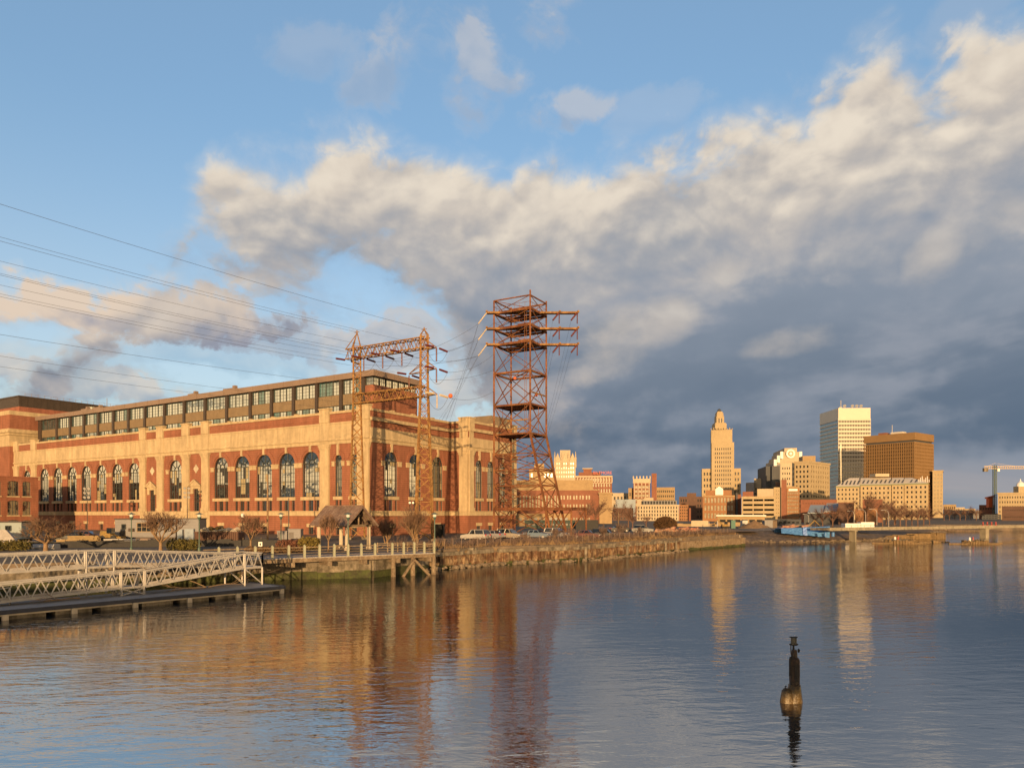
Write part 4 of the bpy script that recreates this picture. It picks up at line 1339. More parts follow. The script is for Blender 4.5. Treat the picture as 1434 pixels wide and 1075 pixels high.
for (x0, y0), (x1, y1) in zip(shp, shp[1:]):
    p, q = Vector((x0, y0, 0)), Vector((x1, y1, 0)); L_ = (q - p).length; d = (q - p) / L_; n_ = Vector((d.y, -d.x, 0))
    k_ = int(L_ / 0.7)
    for i in range(k_):
        o = 0.12 if i % 2 else 0.4
        zt = LAND - 0.75 + rr.uniform(-0.06, 0.06)
        b.box(p + d * (L_ * i / k_) + UP * -2 - n_ * 0.2, d * (L_ / k_), n_ * (o + 0.2), UP * (zt + 2))
        al.box(p + d * (L_ * i / k_) + UP * -2 - n_ * 0.1, d * (L_ / k_ * 0.99), n_ * (o + 0.14), UP * (2.35 + rr.uniform(-0.1, 0.14)))
    k_ = max(1, int(L_ / 4.4))
    for i in range(k_):
        if rr.random() < 0.75:
            cc.box(p + d * (L_ * (i + 0.1) / k_) + UP * (LAND - 0.75), d * (L_ / k_ * rr.uniform(0.5, 0.85)), n_ * 0.5, UP * rr.uniform(0.25, 0.6))
        if rr.random() < 0.6: 
            pp_ = p + d * (L_ * (i + 0.5) / k_) + n_ * 0.5
            cc.tube([pp_ - UP * 2, pp_ + UP * (LAND - 0.5)], 0.2, 7)
b.build('sheet_pile', RUSTWALL, sw); al.build('algae_band', ALGAE, sw); cc.build('concrete_patch', CONC, sw)
bank_wall('timber_bulkhead', 'worn timber and stone bulkhead at the tip of the brushy bank', [(29.1, 128.7), (46.5, 148.4), (47.5, 156)], -2, LAND - 0.9, WOOD, 0.5, 1.4, 0.16, algae=0.4, cap=0.18)

# stones and rubble along the water line: one loose mass
RUB = mat('rubble_stone', (0.17, 0.135, 0.1), 0.95, 0.4, 0.8, fine=4.0)
b = MB()
rr = random.Random(11)
path = [(-10, 83.5), (-9.3, 85), (-2.2, 93.6), (8.6, 99.8), (19.4, 113), (29.8, 128)]
for (x0, y0), (x1, y1) in zip(path, path[1:]):
    L_ = hypot(x1 - x0, y1 - y0)
    for i in range(int(L_ * 4)):
        u = rr.random(); s_ = rr.uniform(0.12, 0.45)
        nx, ny = (y1 - y0) / L_, -(x1 - x0) / L_
        o = rr.uniform(0.3, 0.9)
        b.blob((x0 + (x1 - x0) * u + nx * o, y0 + (y1 - y0) * u + ny * o, rr.uniform(-0.1, 0.35) - 0.1 * o), s_, s_ * 0.8, s_ * 0.6, rr.random(), 6, 4, 0.25)
for (x0, y0), (x1, y1) in zip(WLINE, WLINE[1:-1]):
    L_ = hypot(x1 - x0, y1 - y0)
    nx, ny = (y1 - y0) / L_, -(x1 - x0) / L_
    for i in range(int(L_ * 7)):
        u = rr.random(); s_ = rr.uniform(0.08, 0.34) * (1.5 if x0 > 71 else 1); o = rr.uniform(-2.2, 0.3)
        b.blob((x0 + (x1 - x0) * u + nx * o, y0 + (y1 - y0) * u + ny * o, -0.2 - 0.24 * o), s_ * 1.4, s_, s_ * 0.6, rr.random(), 6, 4, 0.25)
tag(b.build('shore_rubble', RUB), kind='stuff')

# ------------------------------------------------------------------ shelter on the promenade
def up(p, z): return Vector((p[0], p[1], z))
sh = thing('shelter', 'open gabled shelter with weathered board roof on pale posts beside the boardwalk', 'shelter', (-18.2, 83.5, LAND))
S0 = at(485.5, 771, 84.6); S0.z = 0           # front corner of the gable that faces right
u_, v_ = D1, D2                               # ridge runs along u_, gable along v_
SW, SLn = 4.1, 5.0
ROOFW = mat('weathered_roof_boards', (0.16, 0.105, 0.085), 0.9, 0.3, 0.8, fine=5.0, alt=(0.26, 0.2, 0.16), altk=0.5)
ze, zr = LAND + 2.75, LAND + 5.05
ov = 0.55
def sp3(a, c, z): return up(S0 + u_ * a + v_ * c, z)
def slope(c, o=0.0): return zr - (zr - ze) * abs(c - SW / 2) / (SW / 2 + ov) + o
b = MB()
for side in (-1, 1):
    n = 26
    for i in range(n):
        a0, a1 = -ov + (SLn + 2 * ov) * i / n, -ov + (SLn + 2 * ov) * (i + 0.9) / n
        ce = SW / 2 + side * (SW / 2 + ov)
        lift = 0.0 if i % 2 else 0.03
        p = [sp3(a0, SW / 2, zr + lift), sp3(a1, SW / 2, zr + lift), sp3(a1, ce, ze - 0.0 + lift), sp3(a0, ce, ze + lift)]
        b.box(p[0], p[1] - p[0], p[3] - p[0], UP * 0.09)
b.bar(sp3(-ov, SW / 2, zr + 0.12), sp3(SLn + ov, SW / 2, zr + 0.12), 0.16, 0.12)
b.build('roof', ROOFW, sh)
b = MB()
for a in (-ov - 0.03, SLn + ov + 0.03):
    for ce in (-ov, SW + ov): b.bar(sp3(a, SW / 2, zr - 0.02), sp3(a, ce, ze - 0.02), 0.07, 0.24)
b.build('barge_board', ROOFW, sh)
b = MB()
for a in (0.1, SLn - 0.1):
    b.bar(sp3(a, -0.1, ze + 0.05), sp3(a, SW + 0.1, ze + 0.05), 0.22, 0.28)
    b.bar(sp3(a, SW / 2, ze), sp3(a, SW / 2, zr - 0.1), 0.16)
for c in (0.1, SW - 0.1): b.bar(sp3(0, c, ze + 0.06), sp3(SLn, c, ze + 0.06), 0.2, 0.26)
for i in range(7):
    a = SLn * i / 6
    for c in (0.0, SW): b.bar(sp3(a, c, slope(c) - 0.12), sp3(a, SW / 2, zr - 0.1), 0.09, 0.14)
b.build('roof_beam', WOOD, sh)
for a in (0.2, SLn - 0.2):
    for c in (0.25, SW - 0.25):
        b = MB(); q = sp3(a, c, LAND)
        b.lathe(q, [(0.34, 0), (0.34, 0.25), (0.24, 0.3), (0.22, ze - LAND - 0.1)], 10)
        b.build('column', STONE2, sh)
b = MB()
b.box(sp3(1.2, 1.6, LAND + 0.42), u_ * 2.4, v_ * 0.5, UP * 0.07)
for a in (1.3, 3.4): b.box(sp3(a, 1.65, LAND), u_ * 0.12, v_ * 0.4, UP * 0.42)
tag(b.build('bench', WOOD, None, tuple(sp3(2.4, 1.8, LAND))), 'wooden bench under the gabled shelter', 'bench')

# ------------------------------------------------------------------ lamps and poles
def lamp_parts(root, m, h=4.2, globe=False):
    b = MB(); b.lathe(root.location, [(0.16, 0), (0.16, 0.35), (0.075, 0.45), (0.055, h - 0.7)], 8); b.build('post', m, root)
    b = MB()
    c = Vector(root.location) + UP * (h - 0.7)
    if globe:
        b.lathe(c, [(0.06, 0), (0.2, 0.12), (0.26, 0.35), (0.18, 0.6), (0.05, 0.7)], 10); b.build('globe', WHITE, root)
    else:
        b.lathe(c, [(0.07, 0), (0.22, 0.32), (0.24, 0.36)], 10); b.build('lamp_cup', m, root)
        b = MB(); b.lathe(c + UP * 0.361, [(0.19, 0), (0.21, 0.22), (0.17, 0.3)], 10); b.build('lens', mat('frosted_lens', (0.55, 0.56, 0.55), 0.3, 0.05, 1.0), root)
        b = MB(); b.lathe(c + UP * 0.662, [(0.44, 0), (0.42, 0.04), (0.12, 0.14), (0.02, 0.18)], 12); b.build('lamp_hood', m, root)
KNOWN = {}
def once(key, maker, loc, label, name, cat, group, rz=0.0, sc=None):
    """build the first of a kind with its parts; later ones are copies of the thing and each part"""
    if key not in KNOWN:
        r = thing(name, label, cat, loc, group)
        maker(r)
        KNOWN[key] = r
        KIDS[r.name] = [x for x in COL.objects if x.parent is r]
        for ch in KIDS[r.name]: KIDS[ch.name] = [x for x in COL.objects if x.parent is ch]
        if rz: r.rotation_euler = (0, 0, rz)
        if sc: r.scale = (sc, sc, sc)
        return r
    def cp(o, par):
        c = o.copy(); COL.objects.link(c)
        if par is not None: c.parent = par
        for ch in KIDS.get(o.name, []): cp(ch, c)
        return c
    r = cp(KNOWN[key], None)
    r.location = loc; r.rotation_euler = (0, 0, rz); r['label'] = label
    s_ = sc or 1.0
    r.scale = (s_, s_, s_)
    return r
def spot(px, Y, z=LAND):
    return (((px - CX) / F_PX * Y), Y, z)
for px, Y, lab in ((184, 84, 'green lamp post between the two bare trees on the left promenade'), (279, 83, 'green lamp post in front of the brown ribbed container'),
                   (393.5, 90, 'green lamp post left of the shelter near the brown mounded shrub'), (487.5, 77.8, 'green lamp post standing in front of the shelter gable'),
                   (608.7, 84, 'green lamp post at the right end of the boardwalk')):
    once('lamp', lambda r: lamp_parts(r, GREENP), spot(px, Y), lab, 'lamp_post', 'lamp post', 'green promenade lamp posts')
for px, Y, lab in ((340, 108, 'slim lamp post with white globe head left of the bare yard tree'), ):
    once('globe', lambda r: lamp_parts(r, DKMETAL, 4.3, True), spot(px, Y), lab, 'lamp_post', 'lamp post', None)
def flood(r, h=10.0):
    b = MB(); b.lathe(r.location, [(0.11, 0), (0.06, h)], 7); b.build('pole', DKMETAL, r)
    for j in range(3):
        for sx in (-1, 1):
            c = Vector(r.location) + Vector((sx * 0.42, -0.1, h - 0.35 - j * 0.95))
            b = MB(); b.lathe(c, [(0.09, -0.15), (0.3, 0.1), (0.32, 0.2)], 9, Vector((0.1 * sx, -1, -0.45))); b.bar(c + Vector((0, 0.1, 0)), Vector(r.location) + UP * (h - 0.35 - j * 0.95), 0.07)
            b.build('floodlight', ALU, r)
once('flood', flood, spot(122.2, 160), 'thin floodlight pole with stacked lamps left of the grey site office', 'floodlight_pole', 'floodlight', 'floodlight poles in the yard')
once('flood', flood, spot(262.3, 158), 'thin floodlight pole with stacked lamps by the pedimented window', 'floodlight_pole', 'floodlight', 'floodlight poles in the yard')
r = thing('utility_pole', 'plain tall tan pole standing in front of the large arched windows', 'pole', spot(374.8, 118))
b = MB(); b.lathe(r.location, [(0.16, 0), (0.11, 10.4)], 8); b.build('pole', BARK, r)
r = thing('utility_pole', 'slender dark pole to the right of the plain tan pole', 'pole', spot(404.3, 118))
b = MB(); b.lathe(r.location, [(0.1, 0), (0.07, 6.7)], 8); b.build('pole', DKMETAL, r)
r = thing('camera_pole', 'short pole with two small white lamps beside the right gantry mast', 'pole', spot(576.5, 112))
b = MB(); b.lathe(r.location, [(0.06, 0), (0.05, 6.0)], 6); b.build('pole', DKMETAL, r)
for sx in (-0.25, 0.25):
    b = MB(); q = Vector(r.location) + Vector((sx, -0.1, 5.9)); b.lathe(q, [(0.1, 0), (0.18, 0.2), (0.17, 0.25)], 8, Vector((0, -1, -0.2))); b.build('lamp_head', WHITE, r)

# ------------------------------------------------------------------ bare trees
def grow(tr, cr, p, d, L_, r, depth, rr, spread, upw):
    pts = [Vector(p)]; dd = Vector(d).normalized(); n = 4
    for i in range(n):
        dd = (dd + Vector((rr.uniform(-1, 1), rr.uniform(-1, 1), rr.uniform(-1, 1))) * 0.17 + UP * upw).normalized()
        pts.append(pts[-1] + dd * L_ / n)
    big = r > 0.035
    (tr if big else cr).tube(pts, [max(0.012, r * (1 - 0.45 * i / n)) for i in range(n + 1)], 6 if r > 0.08 else (4 if big else 3), cap=False)
    if depth <= 0: return
    for k_ in range(rr.randint(3, 5)):
        u = rr.uniform(0.35, 1.0) if k_ else 1.0
        i = min(n - 1, int(u * n)); q = pts[i].lerp(pts[i + 1], u * n - i)
        a = Vector((rr.uniform(-1, 1), rr.uniform(-1, 1), rr.uniform(-0.5, 0.9))).normalized()
        grow(tr, cr, q, dd + a * spread * rr.uniform(0.6, 1.2), L_ * rr.uniform(0.6, 0.82), r * rr.uniform(0.5, 0.65), depth - 1, rr, spread, upw)
def bare_tree(r, h, seed, stems=1, spread=0.75, depth=5, rad=0.14, clear=0.2, mt=BARK, mc=TWIG, upw=0.05):
    rr = random.Random(seed)
    tr, cr = MB(), MB()
    base = Vector(r.location)
    for s_ in range(stems):
        d = Vector((rr.uniform(-0.5, 0.5), rr.uniform(-0.4, 0.4), 1)) if stems > 1 else Vector((0.03, 0, 1))
        if clear > 0 and stems == 1:
            top = base + UP * h * clear
            tr.tube([base - UP * 0.1, base + UP * h * clear * 0.5, top], [rad * 1.3, rad, rad * 0.95], 7, cap=False)
            for k_ in range(5):
                a = 2 * pi * k_ / 5 + rr.random()
                grow(tr, cr, top, Vector((cos(a) * spread, sin(a) * spread, 1)), h * 0.3, rad * 0.62, depth - 1, rr, spread, upw)
        else:
            grow(tr, cr, base + Vector((rr.uniform(-0.3, 0.3), rr.uniform(-0.3, 0.3), -0.1)), d, h * 0.34, rad, depth - 1, rr, spread, upw)
    tr.build('trunk', mt, r, smooth=True)
    cr.build('crown', mc, r)
def tree(name, px, Y, label, h, seed, z=LAND, **kw):
    r = thing(name, label, 'tree', spot(px, Y, z), kw.pop('group', None))
    wide = kw.pop('wide', 1.0)
    bare_tree(r, h, seed, **kw)
    r.scale = (wide, wide, 1.0)
    return r
tree('bare_tree', 64, 82, 'wide bare tree with reddish twigs at the far left of the promenade', 4.4, 3, spread=1.15, depth=5, rad=0.17, clear=0.2, wide=1.4)
tree('bare_tree', 225, 82.5, 'bare tree with pale leaning trunk in front of the grey site office', 4.9, 18, spread=0.95, depth=5, rad=0.16, clear=0.2, wide=1.15)
tree('bare_tree', 351, 83, 'small bare tree beside the little square sign on the promenade', 4.0, 21, spread=0.8, depth=5, rad=0.12, clear=0.3)
tree('bare_tree', 460, 80, 'slender young bare tree in front of the shelter roof', 3.5, 31, spread=0.6, depth=5, rad=0.08, clear=0.35, upw=0.12)
tree('bare_tree', 542, 104, 'low many stemmed bare tree just right of the shelter', 4.2, 44, stems=5, spread=0.8, depth=5, rad=0.1)
tree('bare_tree', 584, 98, 'golden many stemmed bare tree against the right gantry mast', 5.8, 57, stems=5, spread=0.7, depth=5, rad=0.12)

# ------------------------------------------------------------------ shrubs
LEAF = mat('olive_leaves', (0.075, 0.07, 0.02), 0.8, 0.45, 2.0, alt=(0.16, 0.12, 0.03), altk=0.7)
REDLEAF = mat('russet_twigs', (0.16, 0.07, 0.045), 0.9, 0.35, 2.0)
def leafy(mb, c, rx, ry, rz, n, size, rr, shell=0.55):
    for _ in range(n):
        while True:
            x, y, z = rr.uniform(-1, 1), rr.uniform(-1, 1), rr.uniform(-0.9, 1)
            l2 = x * x + y * y + z * z
            if shell * shell < l2 < 1: break
        p = Vector((c[0] + x * rx, c[1] + y * ry, c[2] + z * rz))
        s_ = size * rr.uniform(0.6, 1.3)
        a = Vector((rr.uniform(-1, 1), rr.uniform(-1, 1), rr.uniform(-1, 1))).normalized() * s_
        b_ = a.cross(Vector((rr.uniform(-1, 1), rr.uniform(-1, 1), rr.uniform(-1, 1)))).normalized() * s_ * 0.6
        mb.face([p - a, p + b_, p + a, p - b_])
def shrub(px, Y, label, rx, rz, m, n=1400, lumps=4, size=0.11, cat='shrub', name='shrub', z=LAND):
    rr = random.Random(int(px * 7))
    r = thing(name, label, cat, spot(px, Y, z))
    b = MB(); c = Vector(r.location)
    for k_ in range(lumps):
        o = rx * (2 * (k_ + 0.5) / lumps - 1) * 0.8
        leafy(b, (c.x + o, c.y + rr.uniform(-0.3, 0.3), c.z + rz * 0.5), rx / lumps * 1.5, 0.9, rz * rr.uniform(0.5, 0.62), n // lumps, size, rr)
    b.build('leaves', m, r)
    s_ = MB()
    for k_ in range(8): s_.tube([c + Vector((rr.uniform(-rx, rx) * 0.6, 0, 0)), c + Vector((rr.uniform(-rx, rx) * 0.8, rr.uniform(-.4, .4), rz * 0.8))], [0.03, 0.012], 4)
    s_.build('stem', TWIG, r)
shrub(14, 84, 'dark evergreen hedge at the left edge below the slanted grey sheet', 2.6, 1.2, LEAF, 2200, 5)
shrub(258, 85, 'olive green rounded hedge behind the bend of the upper gangway', 2.0, 1.25, LEAF, 2400, 5)
shrub(406, 86, 'russet brown mounded shrub left of the shelter', 1.5, 1.15, REDLEAF, 1800, 3)
shrub(433, 86, 'yellow green bushy shrub between the russet shrub and the shelter', 1.3, 1.45, mat('yellow_leaves', (0.17, 0.13, 0.03), 0.8, 0.4, 2.0), 1600, 3)
shrub(385, 80, 'low clipped brown hedge behind the boardwalk rail', 3.8, 0.62, mat('brown_leaves', (0.12, 0.07, 0.03), 0.85, 0.4, 2.0), 2600, 9, 0.09)

# ------------------------------------------------------------------ work yard in front of the power house
def boxy(name, label, cat, px0, px1, Y, h, dep, m, group=None, z=LAND):
    p0, p1 = Vector(spot(px0, Y, z)), Vector(spot(px1, Y, z))
    r = thing(name, label, cat, tuple(p0), group)
    return r, p0, p1
GREYT = mat('grey_trailer_siding', (0.19, 0.19, 0.205), 0.6, 0.1, 0.6, course=0.25)
r, p0, p1 = boxy('site_office', 'long grey site office trailer with shuttered window in the yard', 'trailer', 161, 246, 116, 3.2, 3, GREYT)
b = MB(); b.abox(p0.x, p0.y, LAND + 0.5, p1.x, p0.y + 3.2, LAND + 3.25); b.build('body', GREYT, r)
b = MB(); b.abox(p0.x - 0.1, p0.y - 0.12, LAND + 3.25, p1.x + 0.1, p0.y + 3.4, LAND + 3.42); b.build('roof', DKMETAL, r)
b = MB(); b.abox(p0.x + 0.1, p0.y + 0.1, LAND, p1.x - 0.1, p0.y + 3.1, LAND + 0.5); b.build('skirting', DKMETAL, r)
tf = Face((p0.x, p0.y), (1, 0), (0, -1))
flat_window(r, tf, 3.5, 6.5, LAND + 1.35, LAND + 2.75, 4, 2, dep=-0.05, name='window', fm=TANMETAL)
flat_window(r, tf, 1.1, 1.7, LAND + 1.8, LAND + 2.5, 1, 1, dep=-0.05, name='window')
b = MB(); tf.slab(b, 0.75, 1.7, LAND + 0.5, LAND + 1.5, 0, 0.05); b.build('door', DKMETAL, r)
b = MB(); tf.slab(b, 2.3, 3.1, LAND + 1.4, LAND + 1.9, 0, 0.4); b.build('air_conditioner', DKMETAL, r)
r, p0, p1 = boxy('site_office', 'short pale grey glazed cabin attached at the right end of the site office', 'trailer', 247.5, 278, 116, 3.2, 3, GREYT)
b = MB(); b.abox(p0.x, p0.y, LAND + 0.3, p1.x, p0.y + 3, LAND + 3.35); b.build('body', GREYT, r)
b = MB(); b.abox(p0.x, p0.y - 0.1, LAND + 3.35, p1.x + 0.1, p0.y + 3.1, LAND + 3.48); b.abox(p0.x, p0.y - 0.06, LAND, p0.x + 0.14, p0.y, LAND + 3.35); b.build('frame', DKMETAL, r)
b = MB(); b.abox(p0.x + 0.3, p0.y - 0.5, LAND, p0.x + 1.1, p0.y - 0.02, LAND + 1.7); b.abox(p0.x + 1.5, p0.y - 0.6, LAND, p0.x + 2.9, p0.y - 0.02, LAND + 1.8); b.build('side_unit', mat('blue_grey_cabinet', (0.22, 0.27, 0.33), 0.5, 0.1, 1.0), r)
r, p0, p1 = boxy('site_trailer', 'small pale blue trailer with dark roof line at the left edge of the yard', 'trailer', -40, 30, 108, 2.4, 3, None)
BLUET = mat('pale_blue_siding', (0.24, 0.29, 0.31), 0.55, 0.08, 0.8)
b = MB(); b.abox(p0.x, p0.y, LAND + 0.5, p1.x, p0.y + 3, LAND + 2.9); b.build('body', BLUET, r)
b = MB(); b.abox(p0.x, p0.y - 0.1, LAND + 2.9, p1.x + 0.1, p0.y + 3.1, LAND + 3.05); b.abox(p0.x, p0.y + 0.1, LAND, p1.x - 0.3, p0.y + 2.9, LAND + 0.5); b.build('roof', DKMETAL, r)
tf = Face((p0.x, p0.y), (1, 0), (0, -1)); tl_ = p1.x - p0.x
flat_window(r, tf, tl_ - 2.3, tl_ - 1.5, LAND + 1.7, LAND + 2.4, 2, 1, dep=-0.04)
flat_window(r, tf, tl_ - 3.6, tl_ - 3.2, LAND + 1.9, LAND + 2.4, 1, 1, dep=-0.04)
# slanted stacked sheets at the edge
r = thing('plank_stack', 'slanting stack of grey sheets leaning at the left edge of the yard', 'stack', spot(6, 98))
b = MB(); q = Vector(r.location)
for k_ in range(5): b.box(q + Vector((-4, k_ * 0.12, 0.2)), Vector((6.0, 0, -0.15 - 0.02 * k_)), Vector((0, 0.1, 0)), Vector((-2.2, 0.6, 2.0)))
b.build('sheet', DECK, r)
r = thing('concrete_ramp', 'white sloping concrete slab behind the wide bare tree', 'slab', spot(42, 88))
q = Vector(r.location)
b = MB(); b.prism([(q.x, q.y), (q.x + 2.9, q.y), (q.x + 2.9, q.y + 1.2), (q.x, q.y + 1.2)], LAND, LAND + 0.55)
b.face([up(q + Vector((-0.2, -0.3, 0)), LAND + 0.2), up(q + Vector((2.9, -0.3, 0)), LAND + 0.1), up(q + Vector((2.9, 0, 0)), LAND + 0.552), up(q, LAND + 0.552)])
b.build('slab', mat('white_concrete', (0.36, 0.36, 0.37), 0.8, 0.12, 1.0), r)
# dumpster
r, p0, p1 = boxy('rubble_skip', 'big brown ribbed skip container heaped with white and yellow rubble', 'skip', 272.5, 333.5, 96, 2, 2.5, None)
BRN = mat('brown_container', (0.10, 0.05, 0.035), 0.7, 0.2, 1.0, streak=0.3)
b = MB(); b.abox(p0.x, p0.y, LAND + 0.25, p1.x, p0.y + 2.4, LAND + 1.75); b.abox(p0.x - 0.05, p0.y - 0.05, LAND + 1.75, p1.x + 0.05, p0.y + 0.1, LAND + 1.87); b.build('body', BRN, r)
b = MB()
for i in range(22):
    x = p0.x + (p1.x - p0.x) * (i + 0.3) / 22; b.abox(x, p0.y - 0.1, LAND + 0.25, x + 0.11, p0.y, LAND + 1.75)
b.build('rib', BRN, r)
b = MB(); rr = random.Random(3)
for i in range(70): b.blob((rr.uniform(p0.x + 0.5, p1.x - 0.5), p0.y + rr.uniform(0.5, 2), LAND + 1.75 + rr.uniform(0, 0.45)), rr.uniform(0.2, 0.6), 0.3, rr.uniform(0.1, 0.25), i, 6, 4, 0.3)
b.build('rubble_load', STONE2, r)
b = MB()
for i in range(12): b.blob((rr.uniform(p0.x + 1.5, p0.x + 4.0), p0.y + rr.uniform(0.3, 1), LAND + 2.15 + rr.uniform(0, 0.25)), rr.uniform(0.2, 0.45), 0.3, 0.16, i + 90, 6, 4, 0.3)
YEL = mat('yellow_paint', (0.26, 0.165, 0.04), 0.7, 0.4, 2.5, alt=(0.1, 0.07, 0.04), altk=0.7); _y = mat('spare_yellow', (0.26, 0.165, 0.04), 0.6, 0.2, 1.5)
b.build('yellow_scrap', YEL, r)
for px0, px1, Y, h, lab, m in ((388, 402, 112, 1.5, 'pale grey generator box left of the dark pole', ALU), (403.5, 421, 112, 1.8, 'larger galvanised equipment box right of the dark pole', ALU)):
    r, p0, p1 = boxy('equipment_box', lab, 'equipment box', px0, px1, Y, h, 1.5, GREYT); m = GREYT
    b = MB(); b.abox(p0.x, p0.y, LAND + 0.2, p1.x, p0.y + 1.5, LAND + h); b.abox(p0.x - 0.06, p0.y - 0.06, LAND + h, p1.x + 0.06, p0.y + 1.56, LAND + h + 0.08); b.build('cabinet', m, r)
    b = MB()
    for i in range(5): b.abox(p0.x + 0.12, p0.y - 0.03, LAND + 0.5 + i * 0.18, p0.x + (p1.x - p0.x) * 0.45, p0.y, LAND + 0.6 + i * 0.18)
    b.build('vent_grille', DKMETAL, r)
r = thing('notice_sign', 'small square white sign with dark symbol on a short post', 'sign', spot(364.7, 84))
q = Vector(r.location)
b = MB(); b.abox(q.x - 0.04, q.y, LAND, q.x + 0.04, q.y + 0.05, LAND + 1.0); b.build('post', GREENP, r)
b = MB(); b.abox(q.x - 0.22, q.y - 0.05, LAND + 0.5, q.x + 0.22, q.y - 0.01, LAND + 1.0); b.build('panel', WHITE, r)
b = MB(); b.lathe((q.x, q.y - 0.052, LAND + 0.78), [(0.1, 0), (0.1, 0.006)], 10, Vector((0, -1, 0))); b.abox(q.x - 0.07, q.y - 0.058, LAND + 0.58, q.x + 0.07, q.y - 0.052, LAND + 0.7); b.build('symbol', BLACK, r)
# black silt fence along the promenade
r = thing('silt_fence', 'long low black fabric fence between the promenade and the yard', 'fence', spot(120, 93))
b = MB(); P = [Vector(spot(x, y)) for x, y in ((-20, 86), (40, 89), (140, 92), (240, 94), (340, 95.5), (440, 97))]
for a, c in zip(P, P[1:]):
    n = 6
    for i in range(n):
        q0, q1 = a.lerp(c, i / n), a.lerp(c, (i + 1) / n)
        b.box(q0, q1 - q0, Vector((0, 0.05, 0)), UP * (0.85 + 0.1 * sin(i * 2.1)))
b.build('fabric', BLACK, r)
b = MB()
for a, c in zip(P, P[1:]):
    for i in range(4): q = a.lerp(c, i / 4); b.bar(q + Vector((0, 0.1, 0)), q + Vector((0, 0.1, 1.1)), 0.06)
b.build('stake', WOOD, r)

# lumber and steel lying about the yard
rr = random.Random(77)
LUM = mat('yellow_lumber', (0.27, 0.19, 0.09), 0.8, 0.25, 1.5)
def pile_(px, Y, n, L_, m, label, name='lumber_stack', cat='lumber'):
    r = thing(name, label, cat, spot(px, Y)); q = Vector(r.location); b = MB()
    for i in range(n):
        a = rr.uniform(-0.12, 0.12)
        b.bar(q + Vector((-L_ / 2, (i % 4) * 0.25, 0.15 + 0.17 * (i // 4))), q + Vector((L_ / 2 + rr.uniform(-.4, .4), (i % 4) * 0.25 + a, 0.15 + 0.17 * (i // 4) + 0.03)), 0.2, 0.14)
    b.build('plank', m, r)
pile_(115, 104, 22, 4.0, LUM, 'long pile of pale lumber left of the yellow loader')
pile_(96, 99, 14, 3.2, LUM, 'low pile of pale lumber nearest the wide bare tree')
pile_(28, 96, 12, 3.6, STONE2, 'stack of pale boards beside the slanted sheets')
pile_(168, 101, 16, 4.4, ALU, 'bundle of grey pipes under the left lamp post', 'pipe_bundle', 'pipes')
pile_(205, 108, 10, 3.0, FASCIA, 'bundle of brown steel in front of the site office', 'steel_bundle', 'steel')
# yellow loader
r = thing('wheel_loader', 'yellow wheel loader parked left of the grey site office', 'loader', spot(152, 112)); q = Vector(r.location)
b = MB(); b.abox(q.x - 1.8, q.y, LAND + 0.7, q.x + 0.4, q.y + 1.6, LAND + 1.6); b.box(q + Vector((-1.9, 0.2, 1.6)), Vector((1.6, 0, 0)), Vector((0, 1.2, 0)), Vector((0.15, 0, 0.5))); b.bar(q + Vector((0.3, 0.3, 1.3)), q + Vector((2.0, 0.3, 0.6)), 0.25); b.bar(q + Vector((0.3, 1.3, 1.3)), q + Vector((2.0, 1.3, 0.6)), 0.25); b.build('body', YEL, r)
b = MB(); b.abox(q.x - 0.5, q.y + 0.15, LAND + 1.6, q.x + 0.5, q.y + 1.45, LAND + 2.7); b.build('cab', WGLASS, r)
b = MB(); b.prism([(q.x + 1.9, q.y - 0.2), (q.x + 2.6, q.y - 0.2), (q.x + 2.6, q.y + 1.8), (q.x + 1.9, q.y + 1.8)], LAND + 0.15, LAND + 0.95); b.build('bucket', YEL, r)
for dx_ in (-1.3, 0.9):
    for dy_ in (-0.1, 1.4):
        b = MB(); b.lathe(q + Vector((dx_, dy_, 0.6)), [(0.35, 0), (0.6, 0.04), (0.6, 0.32), (0.35, 0.36)], 14, Vector((0, 1, 0))); b.build('wheel', BLACK, r)
r.scale = (0.75, 0.75, 0.75)

